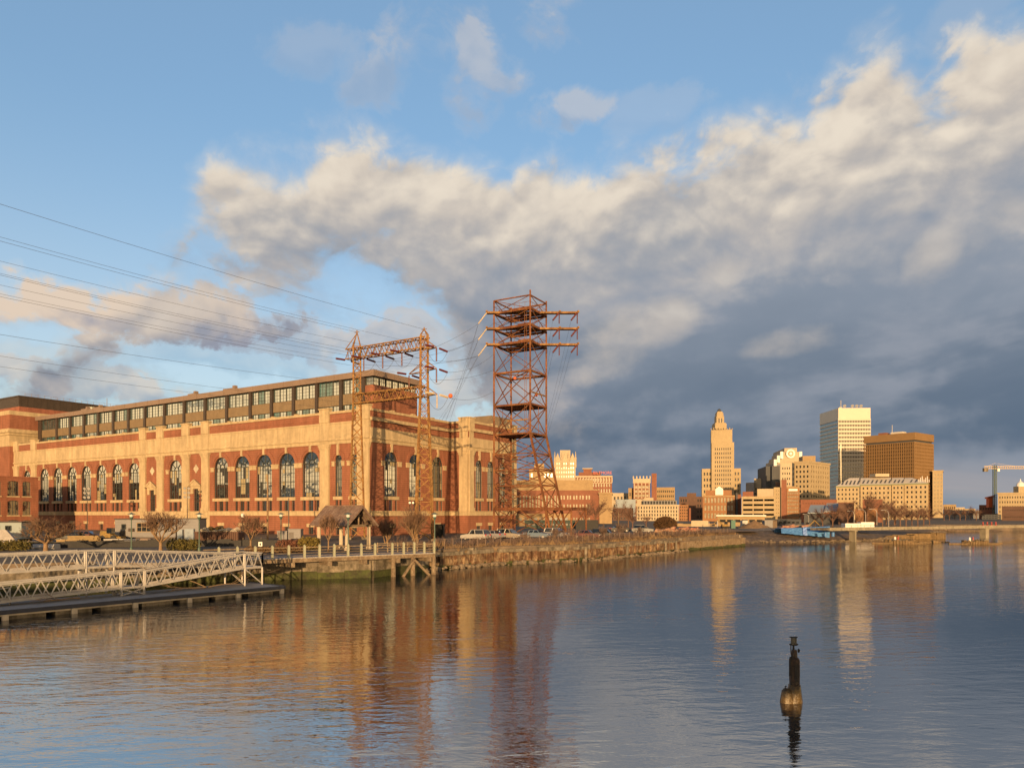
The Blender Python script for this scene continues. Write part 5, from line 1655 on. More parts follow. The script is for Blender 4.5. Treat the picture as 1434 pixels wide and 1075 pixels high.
# ------------------------------------------------------------------ parked cars
CARGLASS = glass('car_glass', (0.01, 0.012, 0.014), 0.0, 1.8)
TAIL = mat('tail_light_red', (0.45, 0.02, 0.02), 0.3, 0.05, 1.0)
def car(px, Y, rz, label, m, suv=True, z=LAND):
    r = thing('parked_car', label, 'car', spot(px, Y, z), 'cars parked beyond the river fence')
    q = Vector(r.location)
    L_, Wd, H = (4.6, 1.85, 1.7) if suv else (4.5, 1.78, 1.45)
    body = [(-L_ / 2, 0.42), (-L_ / 2, 0.8), (-L_ / 2 + 0.12, 1.0), (-L_ / 2 + 0.5 if suv else -L_ / 2 + 0.9, 1.02), (L_ / 2 - 1.25, 1.0), (L_ / 2 - 0.3, 0.86), (L_ / 2, 0.68), (L_ / 2, 0.38), (L_ / 2 - 0.4, 0.3), (-L_ / 2 + 0.4, 0.3)]
    cab = [(-L_ / 2 + (0.15 if suv else 0.7), 1.0), (-L_ / 2 + (0.45 if suv else 1.25), H - 0.06), (-L_ / 2 + 1.2, H), (0.35, H - 0.02), (1.15, 1.0)]
    def ext(mb, prof, w0, w1=None):
        w1 = w1 or w0
        n = len(prof); base = len(mb.v)
        zmin, zmax = min(p[1] for p in prof), max(p[1] for p in prof)
        for sy in (-1, 1):
            for x, z_ in prof:
                w_ = w0 + (w1 - w0) * (z_ - zmin) / (zmax - zmin)
                mb.v.append((q.x + x, q.y + sy * w_ / 2, q.z + z_))
        for i in range(n):
            j = (i + 1) % n
            mb.f.append((base + i, base + j, base + n + j, base + n + i)); mb.mi.append(0)
        mb.f.append(tuple(base + i for i in range(n))); mb.f.append(tuple(base + n + i for i in range(n))); mb.mi += [0, 0]
    b = MB(); ext(b, body, Wd); ext(b, [(x * 0.985 - 0.02, z_ + (0.02 if z_ > H - 0.1 else 0)) for x, z_ in cab if z_ > 1.2] + [(0.45, H - 0.1), (-L_ / 2 + (0.5 if suv else 1.3), H - 0.1)], Wd - 0.34)
    for x in (-L_ / 2 + (0.3 if suv else 0.95), -0.45, 0.72): 
        for sy in (-1, 1): b.bar(q + Vector((x, sy * (Wd / 2 - 0.03), 1.0)), q + Vector((x + (0.22 if x < 0.5 else -0.4), sy * (Wd / 2 - 0.17), H - 0.04)), 0.09)
    b.build('body', m, r)
    b = MB(); ext(b, cab, Wd - 0.08, Wd - 0.36); b.build('window_glass', CARGLASS, r)
    for sx in (-1.38, 1.36):
        for sy in (-1, 1):
            b = MB(); c = q + Vector((sx, sy * (Wd / 2 - 0.12), 0.34)); b.lathe(c, [(0.2, -0.1), (0.34, -0.1), (0.34, 0.1), (0.22, 0.12)], 14, Vector((0, sy, 0)))
            w_ = b.build('wheel', BLACK, r)
            b = MB(); b.lathe(c + Vector((0, sy * 0.1, 0)), [(0.2, 0), (0.2, 0.03), (0.05, 0.05)], 10, Vector((0, sy, 0))); b.build('rim', ALU, w_)
    for sy in (-1, 1):
        b = MB(); b.box(q + Vector((-L_ / 2 - 0.02, sy * 0.72 - 0.14, 0.75)), Vector((0.1, 0, 0)), Vector((0, 0.28, 0)), UP * 0.25); b.build('tail_light', TAIL, r)
        b = MB(); b.box(q + Vector((L_ / 2 - 0.14, sy * 0.68 - 0.18, 0.62)), Vector((0.13, 0, 0)), Vector((0, 0.36, 0)), UP * 0.16); b.build('headlight', WHITE, r)
    r.rotation_euler = (0, 0, rz)
paint = lambda n, c: mat(n, c, 0.35, 0.04, 1.0, spec=0.6)
car(666, 116, pi - 0.5, 'white station wagon behind the fence left of the rusty tower', paint('white_car_paint', (0.36, 0.35, 0.34)))
car(688, 120, pi - 0.6, 'silver car next to the white wagon behind the brush', paint('silver_car_paint', (0.24, 0.24, 0.26)), False)
car(713, 122, -0.5, 'pale beige car between the legs of the rusty tower', paint('beige_car_paint', (0.28, 0.25, 0.21)))
car(752, 124, -0.4, 'blue grey car under the low platform of the rusty tower', paint('blue_car_paint', (0.12, 0.17, 0.24)), False)
car(779, 128, -0.6, 'grey car to the right of the rusty tower legs', paint('grey_car_paint', (0.22, 0.23, 0.25)))
car(822, 121, -0.3, 'dark red car behind the brush right of the tower', paint('maroon_car_paint', (0.10, 0.025, 0.025)), False)
car(846, 124, -0.25, 'black car farthest right behind the brush', paint('black_car_paint', (0.02, 0.02, 0.024)))
car(104, 108, 0.1, 'dark sport utility car in the yard behind the lumber pile', paint('green_car_paint', (0.03, 0.035, 0.035)))
car(124, 116, 0.0, 'dark maroon car in the yard left of the yellow loader', paint('wine_car_paint', (0.09, 0.03, 0.03)), False)

# ------------------------------------------------------------------ brush on the bank and the river fence
DRY = mat('dry_grass', (0.20, 0.135, 0.075), 0.95, 0.35, 0.4, fine=3.0)
BRUSH = mat('bare_brush', (0.125, 0.085, 0.07), 0.95, 0.3, 0.5, fine=2.0)
bankp = [(-9.9, 86), (-2.5, 95.5), (8.1, 101.8), (18.8, 115), (29.1, 130), (45.5, 149)]
segs = []
for (x0, y0), (x1, y1) in zip(bankp, bankp[1:]): segs.append((Vector((x0, y0, 0)), Vector((x1, y1, 0))))
tot = sum((b_ - a_).length for a_, b_ in segs)
def along(rr):
    u = rr.random() * tot
    for a_, b_ in segs:
        L_ = (b_ - a_).length
        if u <= L_:
            d = (b_ - a_) / L_
            return a_ + d * u, Vector((-d.y, d.x, 0))
        u -= L_
    return segs[-1][1], Vector((0, 1, 0))
rr = random.Random(19)
b = MB()
for _ in range(1250):
    p, n_ = along(rr)
    o = rr.uniform(-0.9, 2.2) if rr.random() < 0.8 else rr.uniform(0, 9)
    p = p + n_ * o
    zb = LAND + min(0, o * 0.5)
    h_ = rr.choice((0.3, 0.45, 0.55, 0.75, 1.1)) * rr.uniform(0.7, 1.1) * (0.55 + 0.75 * max(0, sin(p.x * 1.3) * sin(p.y * 0.7 + 1)))
    for k_ in range(9):
        a = rr.uniform(0, 2 * pi); l_ = rr.uniform(0.15, 0.6)
        t_ = p + Vector((cos(a) * l_, sin(a) * l_, 0)); w_ = Vector((rr.uniform(-1, 1), rr.uniform(-1, 1), 0)) * 0.03
        hh = h_ * rr.uniform(0.5, 1)
        b.face([up(p - w_ + Vector((rr.uniform(-.2, .2), 0, 0)), zb - 0.1), up(p + w_, zb - 0.1), up(t_, zb + hh)])
tag(b.build('dry_grass', DRY), kind='stuff')
b = MB()
for _ in range(760):
    p, n_ = along(rr)
    p = p + n_ * rr.uniform(-0.3, 9.0)
    if p.x < -6 and rr.random() < 0.5: continue
    h_ = rr.uniform(0.4, 1.0) * (0.6 + 1.5 * max(0, sin(p.x * 0.6 + 0.7) * cos(p.y * 0.45)) ** 2)
    for k_ in range(7):
        d = Vector((rr.uniform(-0.6, 0.6), rr.uniform(-0.6, 0.6), 1))
        q = up(p, LAND - 0.05); e_ = q + d * h_ * rr.uniform(0.6, 1)
        b.tube([q, q.lerp(e_, 0.5) + Vector((rr.uniform(-.1, .1), 0, 0)), e_], [0.022, 0.016, 0.007], 3, cap=False)
        for j in range(5):
            s_ = q.lerp(e_, rr.uniform(0.3, 0.95))
            b.tube([s_, s_ + Vector((rr.uniform(-.35, .35), rr.uniform(-.35, .35), rr.uniform(0.15, 0.5)))], [0.012, 0.005], 3, cap=False)
tag(b.build('bare_brush', BRUSH), kind='stuff')
for i, (px, Y, h_, sd, lab) in enumerate(((775, 118, 2.6, 5, 'grey bare sapling among the brush at the foot of the tower'), (800, 113, 2.9, 6, 'bare shrub tree right of the tower platform post'), (845, 122, 3.0, 7, 'bare bush in front of the tan end of the brick warehouse'),
                                          (868, 126, 3.4, 8, 'tall bare bush below the brick stair shaft tower'), (895, 128, 2.4, 9, 'low bare bush under the long cream building'), (735, 112, 1.9, 10, 'thorny low bush on the bank under the rusty tower'))):
    tree('bare_bush', px, Y, lab, h_, sd, stems=6, spread=0.8, depth=4, rad=0.05, mt=BRUSH, mc=BRUSH, group='bare bushes along the bank')
b = MB(); rr = random.Random(91)
for _ in range(90):
    p, n_ = along(rr); p = p + n_ * rr.uniform(-0.9, 1.2)
    s_ = rr.uniform(0.2, 0.7)
    b.box(up(p, LAND - 0.55), Vector((s_ * 1.3, rr.uniform(-.3, .3), rr.uniform(-.1, .1))), Vector((rr.uniform(-.2, .2), s_, 0)), Vector((0, 0.1, s_ * 0.75)))
tag(b.build('bank_rubble', CONC), kind='stuff')
fe = thing('chain_link_fence', 'leaning chain link fence with many posts along the brushy river bank', 'fence', (-9, 87, LAND))
fpts = [(-9.0, 86.5), (-1.5, 96.6), (9.0, 103.2), (18.6, 116.4), (28.6, 131.2), (44.5, 149.6)]
rails = MB()
n_posts = 0
for (x0, y0), (x1, y1) in zip(fpts, fpts[1:]):
    p, q = Vector((x0, y0, LAND)), Vector((x1, y1, LAND)); k_ = max(2, int((q - p).length / 1.55))
    for i in range(k_):
        c = p.lerp(q, i / k_); hgt = rr.uniform(1.15, 1.4)
        b = MB(); b.tube([c - UP * 0.1, c + Vector((rr.uniform(-.06, .06), 0, hgt))], 0.035, 6); b.build('post', FASCIA, fe)
    for h_ in (0.12, 1.2): rails.bar(p + UP * h_, q + UP * h_, 0.022)
    m_ = int((q - p).length / 0.5)
    for i in range(m_):                     # the wire mesh, thinned
        a, c = p.lerp(q, i / m_), p.lerp(q, min(1, (i + 3) / m_))
        rails.bar(a + UP * 0.15, c + UP * 1.2, 0.009); rails.bar(a + UP * 1.2, c + UP * 0.15, 0.009)
rails.build('fence_wire', FASCIA, fe)
# sheds near the fence's near end
r = thing('dark_shed', 'small dark open shed behind the fence below the pavilion', 'shed', spot(613, 128)); q = Vector(r.location)
b = MB(); b.abox(q.x - 0.9, q.y, LAND, q.x - 0.75, q.y + 2, LAND + 2.2); b.abox(q.x + 0.9, q.y, LAND, q.x + 1.05, q.y + 2, LAND + 2.2); b.abox(q.x - 1.0, q.y - 0.1, LAND + 2.2, q.x + 1.15, q.y + 2.1, LAND + 2.35); b.abox(q.x - 0.75, q.y + 1.85, LAND, q.x + 0.9, q.y + 2, LAND + 2.2); b.build('frame', BLACK, r)

# ------------------------------------------------------------------ the old pile in the foreground
q = Vector(((1108 - CX) / F_PX * 25.7, 25.7, 0))
r = thing('mooring_pile', 'old broken timber pile with bronze wet base standing in the river', 'pile', tuple(q))
WETW = mat('wet_dark_timber', (0.02, 0.012, 0.009), 0.5, 0.4, 4.0, spec=0.5, streak=0.5, fine=22.0, bump=0.03, alt=(0.075, 0.035, 0.026), altk=0.6)  # wet timber, darkened further so its colour carries the post's shade
WETB = mat('wet_ochre_weed', (0.085, 0.05, 0.009), 0.3, 0.45, 3.0, spec=0.6, fine=12.0, bump=0.03, alt=(0.05, 0.03, 0.01), altk=0.6)
def wob(mb, prof, n, sx=1.0, off=(0, 0), seed=1, lump=0.07):
    rr = random.Random(seed); base = len(mb.v)
    ph = [rr.uniform(0, 6) for _ in range(5)]
    for rad, h_ in prof:
        for k_ in range(n):
            t_ = 2 * pi * k_ / n
            w_ = 1 + lump * sin(3 * t_ + ph[0] + h_ * 2) + lump * 0.7 * sin(7 * t_ + ph[1]) + lump * 0.5 * sin(2 * t_ + ph[2] + h_ * 5)
            mb.v.append((q.x + off[0] + rad * sx * w_ * cos(t_), q.y + off[1] + rad * w_ * sin(t_), h_))
    for i in range(len(prof) - 1):
        for k_ in range(n):
            k2 = (k_ + 1) % n
            mb.f.append((base + i * n + k_, base + i * n + k2, base + (i + 1) * n + k2, base + (i + 1) * n + k_)); mb.mi.append(0)
    mb.f.append(tuple(base + (len(prof) - 1) * n + k_ for k_ in range(n))); mb.mi.append(0)
b = MB(); wob(b, [(0.165, 0.3), (0.175, 0.6), (0.175, 1.0), (0.17, 1.38), (0.165, 1.5), (0.13, 1.56)], 34, 1.0, (0.11, 0), 4); wob(b, [(0.11, 1.5), (0.1, 1.75), (0.08, 1.83)], 12, 1, (0.11, 0.02), 6)
b.build('post', WETW, r, smooth=False)
b = MB(); wob(b, [(0.3, -1.0), (0.27, -0.1), (0.25, 0.1), (0.22, 0.4), (0.205, 0.62)], 22, 1.0, (0.11, 0), 9, 0.05); wob(b, [(0.26, -1.0), (0.23, -0.05), (0.2, 0.15), (0.15, 0.42), (0.09, 0.5)], 16, 1.15, (-0.16, -0.03), 12, 0.08)
b.build('weedy_base', WETB, r, smooth=True)
b = MB()
b.tube([q + Vector((-0.02, -0.14, 1.5)), q + Vector((-0.07, -0.16, 1.75)), q + Vector((-0.05, -0.1, 2.0))], 0.018, 6)
b.tube([q + Vector((-0.1, -0.12, 0.95)), q + Vector((-0.09, -0.17, 1.45)), q + Vector((-0.07, -0.1, 1.6))], 0.03, 6)
b.lathe(q + Vector((0.08, 0, 1.8)), [(0.035, 0), (0.035, 0.18), (0.14, 0.19), (0.14, 0.22)], 8)
b.bar(q + Vector((-0.06, 0, 2.02)), q + Vector((0.24, 0, 2.02)), 0.04); b.bar(q + Vector((-0.06, 0, 2.27)), q + Vector((0.22, 0, 2.27)), 0.035)
b.blob((q.x + 0.26, q.y, 1.8), 0.05, 0.05, 0.07, 3, 6, 5)
b.bar(q + Vector((0.12, -0.215, 0.75)), q + Vector((0.12, -0.215, 1.35)), 0.12, 0.02)
for z in (0.9, 1.1, 1.3): b.lathe(q + Vector((0.12, -0.22, z)), [(0.03, 0), (0.025, 0.03)], 6, Vector((0, -1, 0)))
b.tube([q + Vector((-0.22, -0.05, 0.5)), q + Vector((-0.24, -0.07, 0.58)), q + Vector((-0.18, -0.07, 0.57))], 0.02, 5)
b.build('iron_fitting', BLACK, r)
b = MB(); b.lathe(q + Vector((0.09, 0, 2.03)), [(0.1, 0), (0.1, 0.22), (0.08, 0.24)], 10); b.build('lantern_can', mat('tarnished_zinc', (0.07, 0.075, 0.075), 0.4, 0.2, 6.0, metal=0.5), r)

# ------------------------------------------------------------------ the city beyond
CREAM = mat('cream_masonry', (0.37, 0.295, 0.185), 0.85, 0.1, 0.08, fine=0.6, streak=0.08)
CREAM2 = mat('pale_masonry', (0.41, 0.345, 0.25), 0.85, 0.1, 0.08, fine=0.6)
BUFF = mat('buff_brick', (0.30, 0.215, 0.12), 0.85, 0.12, 0.1, fine=0.8)
CBRICK = mat('city_red_brick', (0.20, 0.085, 0.055), 0.88, 0.15, 0.12, fine=0.8)
OBRICK = mat('orange_brick', (0.26, 0.135, 0.068), 0.88, 0.12, 0.12, fine=0.8)
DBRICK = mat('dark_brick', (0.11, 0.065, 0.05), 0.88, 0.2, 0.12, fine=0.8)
BROWN = mat('brown_precast', (0.215, 0.13, 0.058), 0.8, 0.08, 0.1, fine=0.6)
GREYB = mat('grey_masonry', (0.2, 0.2, 0.21), 0.85, 0.15, 0.1)
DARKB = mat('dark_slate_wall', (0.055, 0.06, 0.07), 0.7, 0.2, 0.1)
ROOFG = mat('grey_roof', (0.18, 0.17, 0.16), 0.9, 0.2, 0.1)
ROOFP = mat('pale_metal_roof', (0.5, 0.46, 0.4), 0.6, 0.1, 0.2)
BLUER = mat('blue_grey_roof', (0.22, 0.27, 0.32), 0.6, 0.15, 0.15)
CGLASS = glass('city_window', (0.02, 0.022, 0.025), 0.0, 1.33, var=0.4, rough=0.15)
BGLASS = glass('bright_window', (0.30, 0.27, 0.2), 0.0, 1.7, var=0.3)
TGLASS = glass('tower_glass', (0.012, 0.013, 0.016), 0.0, 2.1, var=0.3)

def zpx(py, Y): return EYE + (HY - py) / F_PX * Y
class Bld:
    def __init__(s, name, label, px, Y, cat='building', group=None):
        s.root = thing(name, label, cat, ((px - CX) / F_PX * Y, Y, LAND), group)
        s.n = 0; s.rest = {}; s.walls = {}; s.pan = {}
    def w(s, m):
        return s.walls.setdefault(m.name, (MB(), m))[0]
    def pane(s, f, c, z, w, h, gm, dep):
        p = f.P(c, z, -dep)
        if s.n >= 100:
            mb = s.rest.setdefault(gm.name, (MB(), gm))[0]
            mb.face([f.P(c - w / 2, z - h / 2, -dep), f.P(c + w / 2, z - h / 2, -dep), f.P(c + w / 2, z + h / 2, -dep), f.P(c - w / 2, z + h / 2, -dep)])
            return
        s.n += 1
        key = (round(w, 3), round(h, 3), gm.name)
        if key not in s.pan:
            me = bpy.data.meshes.new('window')
            me.from_pydata([(-w / 2, 0, -h / 2), (w / 2, 0, -h / 2), (w / 2, 0, h / 2), (-w / 2, 0, h / 2)], [], [(0, 1, 2, 3)])
            me.materials.append(gm)
            s.pan[key] = me
        o = bpy.data.objects.new('window', s.pan[key]); COL.objects.link(o)
        o.parent = s.root
        o.location = p - s.root.location
        o.rotation_euler = (0, 0, atan2(f.a.y, f.a.x))
    def grid(s, f, s0, s1, z0, z1, spec, m, dep=0.5):
        mb = s.w(m)
        if not spec:
            mb.face([f.P(s0, z0), f.P(s1, z0), f.P(s1, z1), f.P(s0, z1)]); return
        cols, rows, wf, hf = spec[:4]
        gm = spec[4] if len(spec) > 4 else CGLASS
        mt, mbm, ms = (spec[5] if len(spec) > 5 else (0.06, 0.0, 0.04))    # margins: top, bottom, sides as shares
        H, Wd = z1 - z0, s1 - s0
        a0, a1 = s0 + Wd * ms, s1 - Wd * ms
        b0, b1 = z0 + H * mbm, z1 - H * mt
        if b0 > z0: mb.face([f.P(s0, z0), f.P(s1, z0), f.P(s1, b0), f.P(s0, b0)])
        if z1 > b1: mb.face([f.P(s0, b1), f.P(s1, b1), f.P(s1, z1), f.P(s0, z1)])
        fh, cw = (b1 - b0) / rows, (a1 - a0) / cols
        for r in range(rows):
            zl = b0 + fh * r; wz0, wz1 = zl + fh * (1 - hf) * 0.55, zl + fh * (1 - hf) * 0.55 + fh * hf
            ops = [(a0 + cw * (c + 0.5), cw * wf / 2, wz0, wz1, 0) for c in range(cols)]
            strip(mb, f, s0, s1, zl, zl + fh, ops, dep)
            for o in ops: s.pane(f, o[0], (wz0 + wz1) / 2, o[1] * 2, wz1 - wz0, gm, dep)
    def vol(s, pxc, Y, phi, pxL, right, ytop, m, wl=None, wr=None, zb=LAND, ybot=None, cap=0.0, roof=None, ztop=None):
        """corner at (pxc, Y); the left wall runs to column pxL, the right wall to a column (int > 300) or a depth in metres"""
        c = Vector(((pxc - CX) / F_PX * Y, Y, 0))
        if abs(phi) <= 8:             # most fronts look straight down the river
            phi = math.degrees(math.atan(((pxc + pxL) / 2 - CX) / F_PX))
        a = Vector((-cos(radians(phi)), sin(radians(phi)), 0)); b_ = Vector((sin(radians(phi)), cos(radians(phi)), 0))
        fl, fr = Face(c, a, -b_), Face(c, b_, -a)
        L_ = fl.t(pxL); D_ = right if right < 300 else fr.t(right)
        z1 = ztop if ztop is not None else zpx(ytop, Y)
        if ybot is not None: zb = zpx(ybot, Y)
        s.grid(fl, 0, L_, zb, z1, wl, m); s.grid(fr, 0, D_, zb, z1, wr, m)
        mb = s.w(m)
        fb = Face(fl.P(L_, 0), b_, a); fk = Face(fr.P(D_, 0), a, b_)
        s.grid(fb, 0, D_, zb, z1, None, m); s.grid(fk, 0, L_, zb, z1, None, m)
        rm = s.w(roof or ROOFG)
        rm.face([fl.P(0, z1 - 0.3, -0.0), fl.P(L_, z1 - 0.3), fb.P(D_, z1 - 0.3), fr.P(D_, z1 - 0.3)])
        if cap:
            mb.box(fl.P(0, z1 - cap, 0.4) - fl.a * 0.4, fl.a * (L_ + 0.8), fl.nn * -(0.9), UP * (cap + 0.25))
            mb.box(fr.P(0.5, z1 - cap, 0.4), fr.a * D_, fr.nn * -0.9, UP * (cap + 0.24))
        return fl, fr, L_, D_, z1
    def done(s):
        for k_, (mb, m) in s.walls.items():
            if mb.f: mb.build('roof' if 'roof' in k_ else 'wall', m, s.root)
        for k_, (mb, m) in s.rest.items():
            o = mb.build('window', m, s.root); o['kind'] = 'stuff'
        return s.root

# hotel tower with pointed gables
B = Bld('hotel_tower', 'pale slender tower with steep pointed gables and corner spires', 806, 720)
fl, fr, L_, D_, z1 = B.vol(806, 720, 0, 777, 22, 646, CREAM2, (8, 13, 0.45, 0.5, CGLASS, (0.0, 0, 0.05)))
mb = B.w(CREAM2)
for i in range(3):
    x0, x1 = L_ * (0.36 * i - 0.02), L_ * (0.36 * i + 0.3)
    hgt = 8.5
    p = [fl.P(x0, z1, 0.3), fl.P(x1, z1, 0.3), fl.P((x0 + x1) / 2, z1 + hgt, 0.3)]
    mb.face(p); q = [v + D2 * 0 + Vector((0, 14, 0)) for v in p]; mb.face(q)
    rf = B.w(ROOFP); rf.face([p[0], p[2], q[2], q[0]]); rf.face([p[1], p[2], q[2], q[1]])
mb.box(fl.P(L_ * 0.25, z1, -4), fl.a * L_ * 0.5, fl.nn * -8, UP * 11.5)
for u in (0.0, 0.35, 0.66, 1.0):
    q = fl.P(L_ * u, z1, 0.2); mb.lathe(q, [(1.0, -6), (1.0, 4), (0.7, 4.2), (0.25, 9.5), (0.02, 10)], 6)
B.done()
B = Bld('low_tower', 'flat topped pale building half hidden behind the rusty tower', 776, 690)
B.vol(776, 690, 0, 741, 20, 656, BUFF, (7, 6, 0.5, 0.5))
B.vol(762, 690.5, 0, 748, 16, 649, BUFF); B.done()
# red brick hotel with white top storeys and roof letters
B = Bld('brick_hotel', 'red brick hotel with white upper storeys and red roof letters', 857, 560)
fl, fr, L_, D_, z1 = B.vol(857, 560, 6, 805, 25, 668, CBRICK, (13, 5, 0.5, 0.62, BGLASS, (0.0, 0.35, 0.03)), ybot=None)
mb = B.w(CREAM2); fl.slab(mb, -0.3, L_ + 0.3, z1, z1 + 1.2, -2, 0.9); fl.slab(mb, -0.1, L_ + 0.1, z1 - 4.6, z1 - 4.0, -0.3, 0.4)
for i in range(14): fl.slab(mb, L_ * i / 13 - 0.4, L_ * i / 13 + 0.4, z1 - 4, z1, -0.3, 0.3)
mb = B.w(CBRICK)
mb.box(fl.P(L_ * 0.3, z1 + 1.2, -6), fl.a * L_ * 0.6, fl.nn * -10, UP * 3.0)
mb.box(fl.P(L_ * 0.55, z1 + 4.2, -8), fl.a * L_ * 0.22, fl.nn * -8, UP * 2.6)
B.w(CREAM2).box(fl.P(L_ * 0.52, z1 + 6.8, -7), fl.a * L_ * 0.28, fl.nn * -10, UP * 0.7)
root = B.done()
def letters(root, txt, p, a, h, m, name, depth=0.2):
    cu = bpy.data.curves.new('letters', 'FONT'); cu.body = txt; cu.size = h * 1.35; cu.extrude = depth / 2; cu.align_x = 'LEFT'
    o = bpy.data.objects.new(name, cu); COL.objects.link(o)
    dg = bpy.context.evaluated_depsgraph_get()
    me = bpy.data.meshes.new_from_object(o.evaluated_get(dg))
    bpy.data.objects.remove(o)
    o = bpy.data.objects.new(name, me); COL.objects.link(o); me.materials.append(m)
    o.parent = root; o.location = Vector(p) - Vector(root.location)
    o.rotation_euler = (radians(90), 0, atan2(a.y, a.x))
    return o
REDL = mat('red_sign_letters', (0.45, 0.07, 0.05), 0.5, 0.05, 1.0)
o = letters(root, 'BILTMORE', fl.P(fl.t(830.5), zpx(663.6, 560), -0.5), -fl.a, 2.3, REDL, 'roof_letters', 0.4)
# brick warehouse
B = Bld('brick_warehouse', 'broad windowless looking brick warehouse with pale top band behind the rusty tower', 839, 300)
fl, fr, L_, D_, z1 = B.vol(839, 300, 8, 716, 40, 685, CBRICK, None)
mb = B.w(BUFF)
fl.slab(mb, 2.5, L_, z1, zpx(672, 302), -20, 0.1)
for i in range(13):
    x = 4 + i * L_ / 14; g_ = (i % 3 == 0)
    for k_ in (0, 1.1):
        for z0, h_ in ((zpx(732, 300), 2.2), (zpx(712, 300), 4.2 if i > 4 else 1.8), (zpx(699, 300), 1.6)):
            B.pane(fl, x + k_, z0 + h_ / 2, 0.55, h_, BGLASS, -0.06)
fl.slab(mb, 0, L_, z1 - 0.35, z1 - 0.003, 0.0, 0.1)
B.done()
B = Bld('tan_annex', 'plain tan block with a parapet attached to the right end of the brick warehouse', 857, 297)
B.vol(857, 297, 4, 839.4, 30, 690, BUFF, None, cap=0.5); B.done()
B = Bld('pale_store', 'low pale frontage with dark band seen through the feet of the rusty tower', 795, 240)
B.vol(800, 240, 3, 722, 20, 719, BUFF, (10, 1, 0.6, 0.4)); B.done()
for px0, px1, y0, Y, m, lab in ((857, 889, 690, 640, CREAM2, 'low white roofed building left of the brick stair shaft tower'), (862, 890, 699, 520, BLUER, 'low blue grey shed roof left of the long cream building'),
                              (858, 887, 711, 420, DBRICK, 'small dark brick block left of the long cream building'), (880, 900, 683, 610, BUFF, 'buff block standing behind left of the brick stair shaft')):
    B = Bld('city_block', lab, px1, Y); B.vol(px1, Y, 0, px0, 22, y0, m, (6, 3, 0.5, 0.4) if m is not BLUER else None); B.done()
# brick tower with a tall stair shaft
B = Bld('brick_tower', 'red and cream brick tower with spiky parapet beside a tall brick stair shaft', 910, 600)
fl, fr, L_, D_, z1 = B.vol(910.5, 600, 0, 887, 20, 670, CBRICK, (4, 5, 0.62, 0.62, BGLASS, (0.16, 0.3, 0.06)))
mb = B.w(CREAM2)
fl.slab(mb, -0.3, L_ + 0.3, z1 - 3.6, z1, -0.4, 0.5)
for i in range(6): fl.slab(mb, L_ * i / 5 - 0.5, L_ * i / 5 + 0.5, z1, z1 + 2.2, -0.8, 0.3)
for i in range(5): fl.slab(mb, L_ * (0.06 + 0.22 * i) - 0.35, L_ * (0.06 + 0.22 * i) + 0.35, zpx(698, 600), z1 - 3.6, 0, 0.2)
B.vol(919.6, 598, 6, 912.5, 16, 662.5, CBRICK)
B.done()
B = Bld('buff_office', 'buff square office block just right of the brick stair shaft', 945, 640)
B.vol(945, 640, 0, 919, 20, 682, BUFF, (9, 6, 0.55, 0.45)); B.done()
# long cream building with glazed attic
B = Bld('long_office', 'long cream office building with glazed attic storey and ranks of tall windows', 951, 400)
fl, fr, L_, D_, z1 = B.vol(950.5, 400, 4, 891.5, 24, 707, CREAM2, (15, 4, 0.4, 0.62, CGLASS, (0.05, 0.02, 0.02)), cap=0.5)
mb = B.w(FASCIA)
g_ = B.w(GREYB); fl.slab(g_, 1, L_ * 0.86, z1, z1 + 2.6, -12, -3)
for i in range(12):
    B.pane(fl, 2 + i * (L_ * 0.84) / 12, z1 + 1.4, 1.1, 1.7, CGLASS, 2.9)
B.w(CREAM2).box(fl.P(L_ * 0.86, z1, -4), fl.a * 3, fl.nn * -6, UP * 3.2); B.w(CREAM2).box(fl.P(L_ * 0.6, z1 + 2.6, -4), fl.a * 5, fl.nn * -6, UP * 1.6)
B.done()
B = Bld('brick_addition', 'brown brick addition on the right end of the long cream building', 964, 399)
B.vol(964, 399, 4, 951, 22, 706.5, OBRICK, (4, 5, 0.45, 0.45)); 
B.vol(967.5, 396, 0, 964.6, 3, 711, CBRICK); B.done()
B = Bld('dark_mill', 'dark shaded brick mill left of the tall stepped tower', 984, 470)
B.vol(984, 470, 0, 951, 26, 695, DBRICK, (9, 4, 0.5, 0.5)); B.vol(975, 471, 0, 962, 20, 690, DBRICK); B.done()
# the stepped tower
B = Bld('stepped_tower', 'tall cream stepped art deco tower with lantern top and dark cap', 1028, 750)
Y = 750
B.vol(1037.5, Y, 13, 983, 26, 655.5, CREAM, (13, 7, 0.5, 0.5, CGLASS, (0.05, 0.1, 0.03)))
B.w(CREAM).box(at(1020, 0, Y - 1).xy.to_3d() , Vector((0.9, 0, 0)), Vector((0, 1.5, 0)), UP * zpx(655, Y))
B.vol(1028, Y - 3, 13, 996.5, 22, 619, CREAM, (8, 10, 0.42, 0.5, CGLASS, (0.06, 0.36, 0.12)), zb=LAND)
B.vol(1025.5, Y - 1, 13, 996, 20, 601, CREAM, (8, 3, 0.4, 0.36, CGLASS, (0.25, 0.85, 0.06)))
mb = B.w(CREAM)
c = Vector(((1007.2 - CX) / F_PX * (Y + 8), Y + 8, 0))
def tier(hw, y0, y1, m=None): (m or mb).prism([(c.x - hw, c.y - hw), (c.x + hw, c.y - hw), (c.x + hw, c.y + hw), (c.x - hw, c.y + hw)], zpx(y0, Y + 8), zpx(y1, Y + 8))
tier(5.9, 602, 594); tier(5.2, 594, 592.5); tier(3.9, 594, 583); tier(3.3, 583, 578.5); tier(2.6, 578.5, 576.5)
fz = Face((c.x - 3.9, c.y - 3.9), (1, 0), (0, -1))
for x in (2.6, 5.2): fz.slab(B.w(DARKB), x - 0.5, x + 0.5, zpx(593, Y), zpx(585, Y), 0, 0.1)
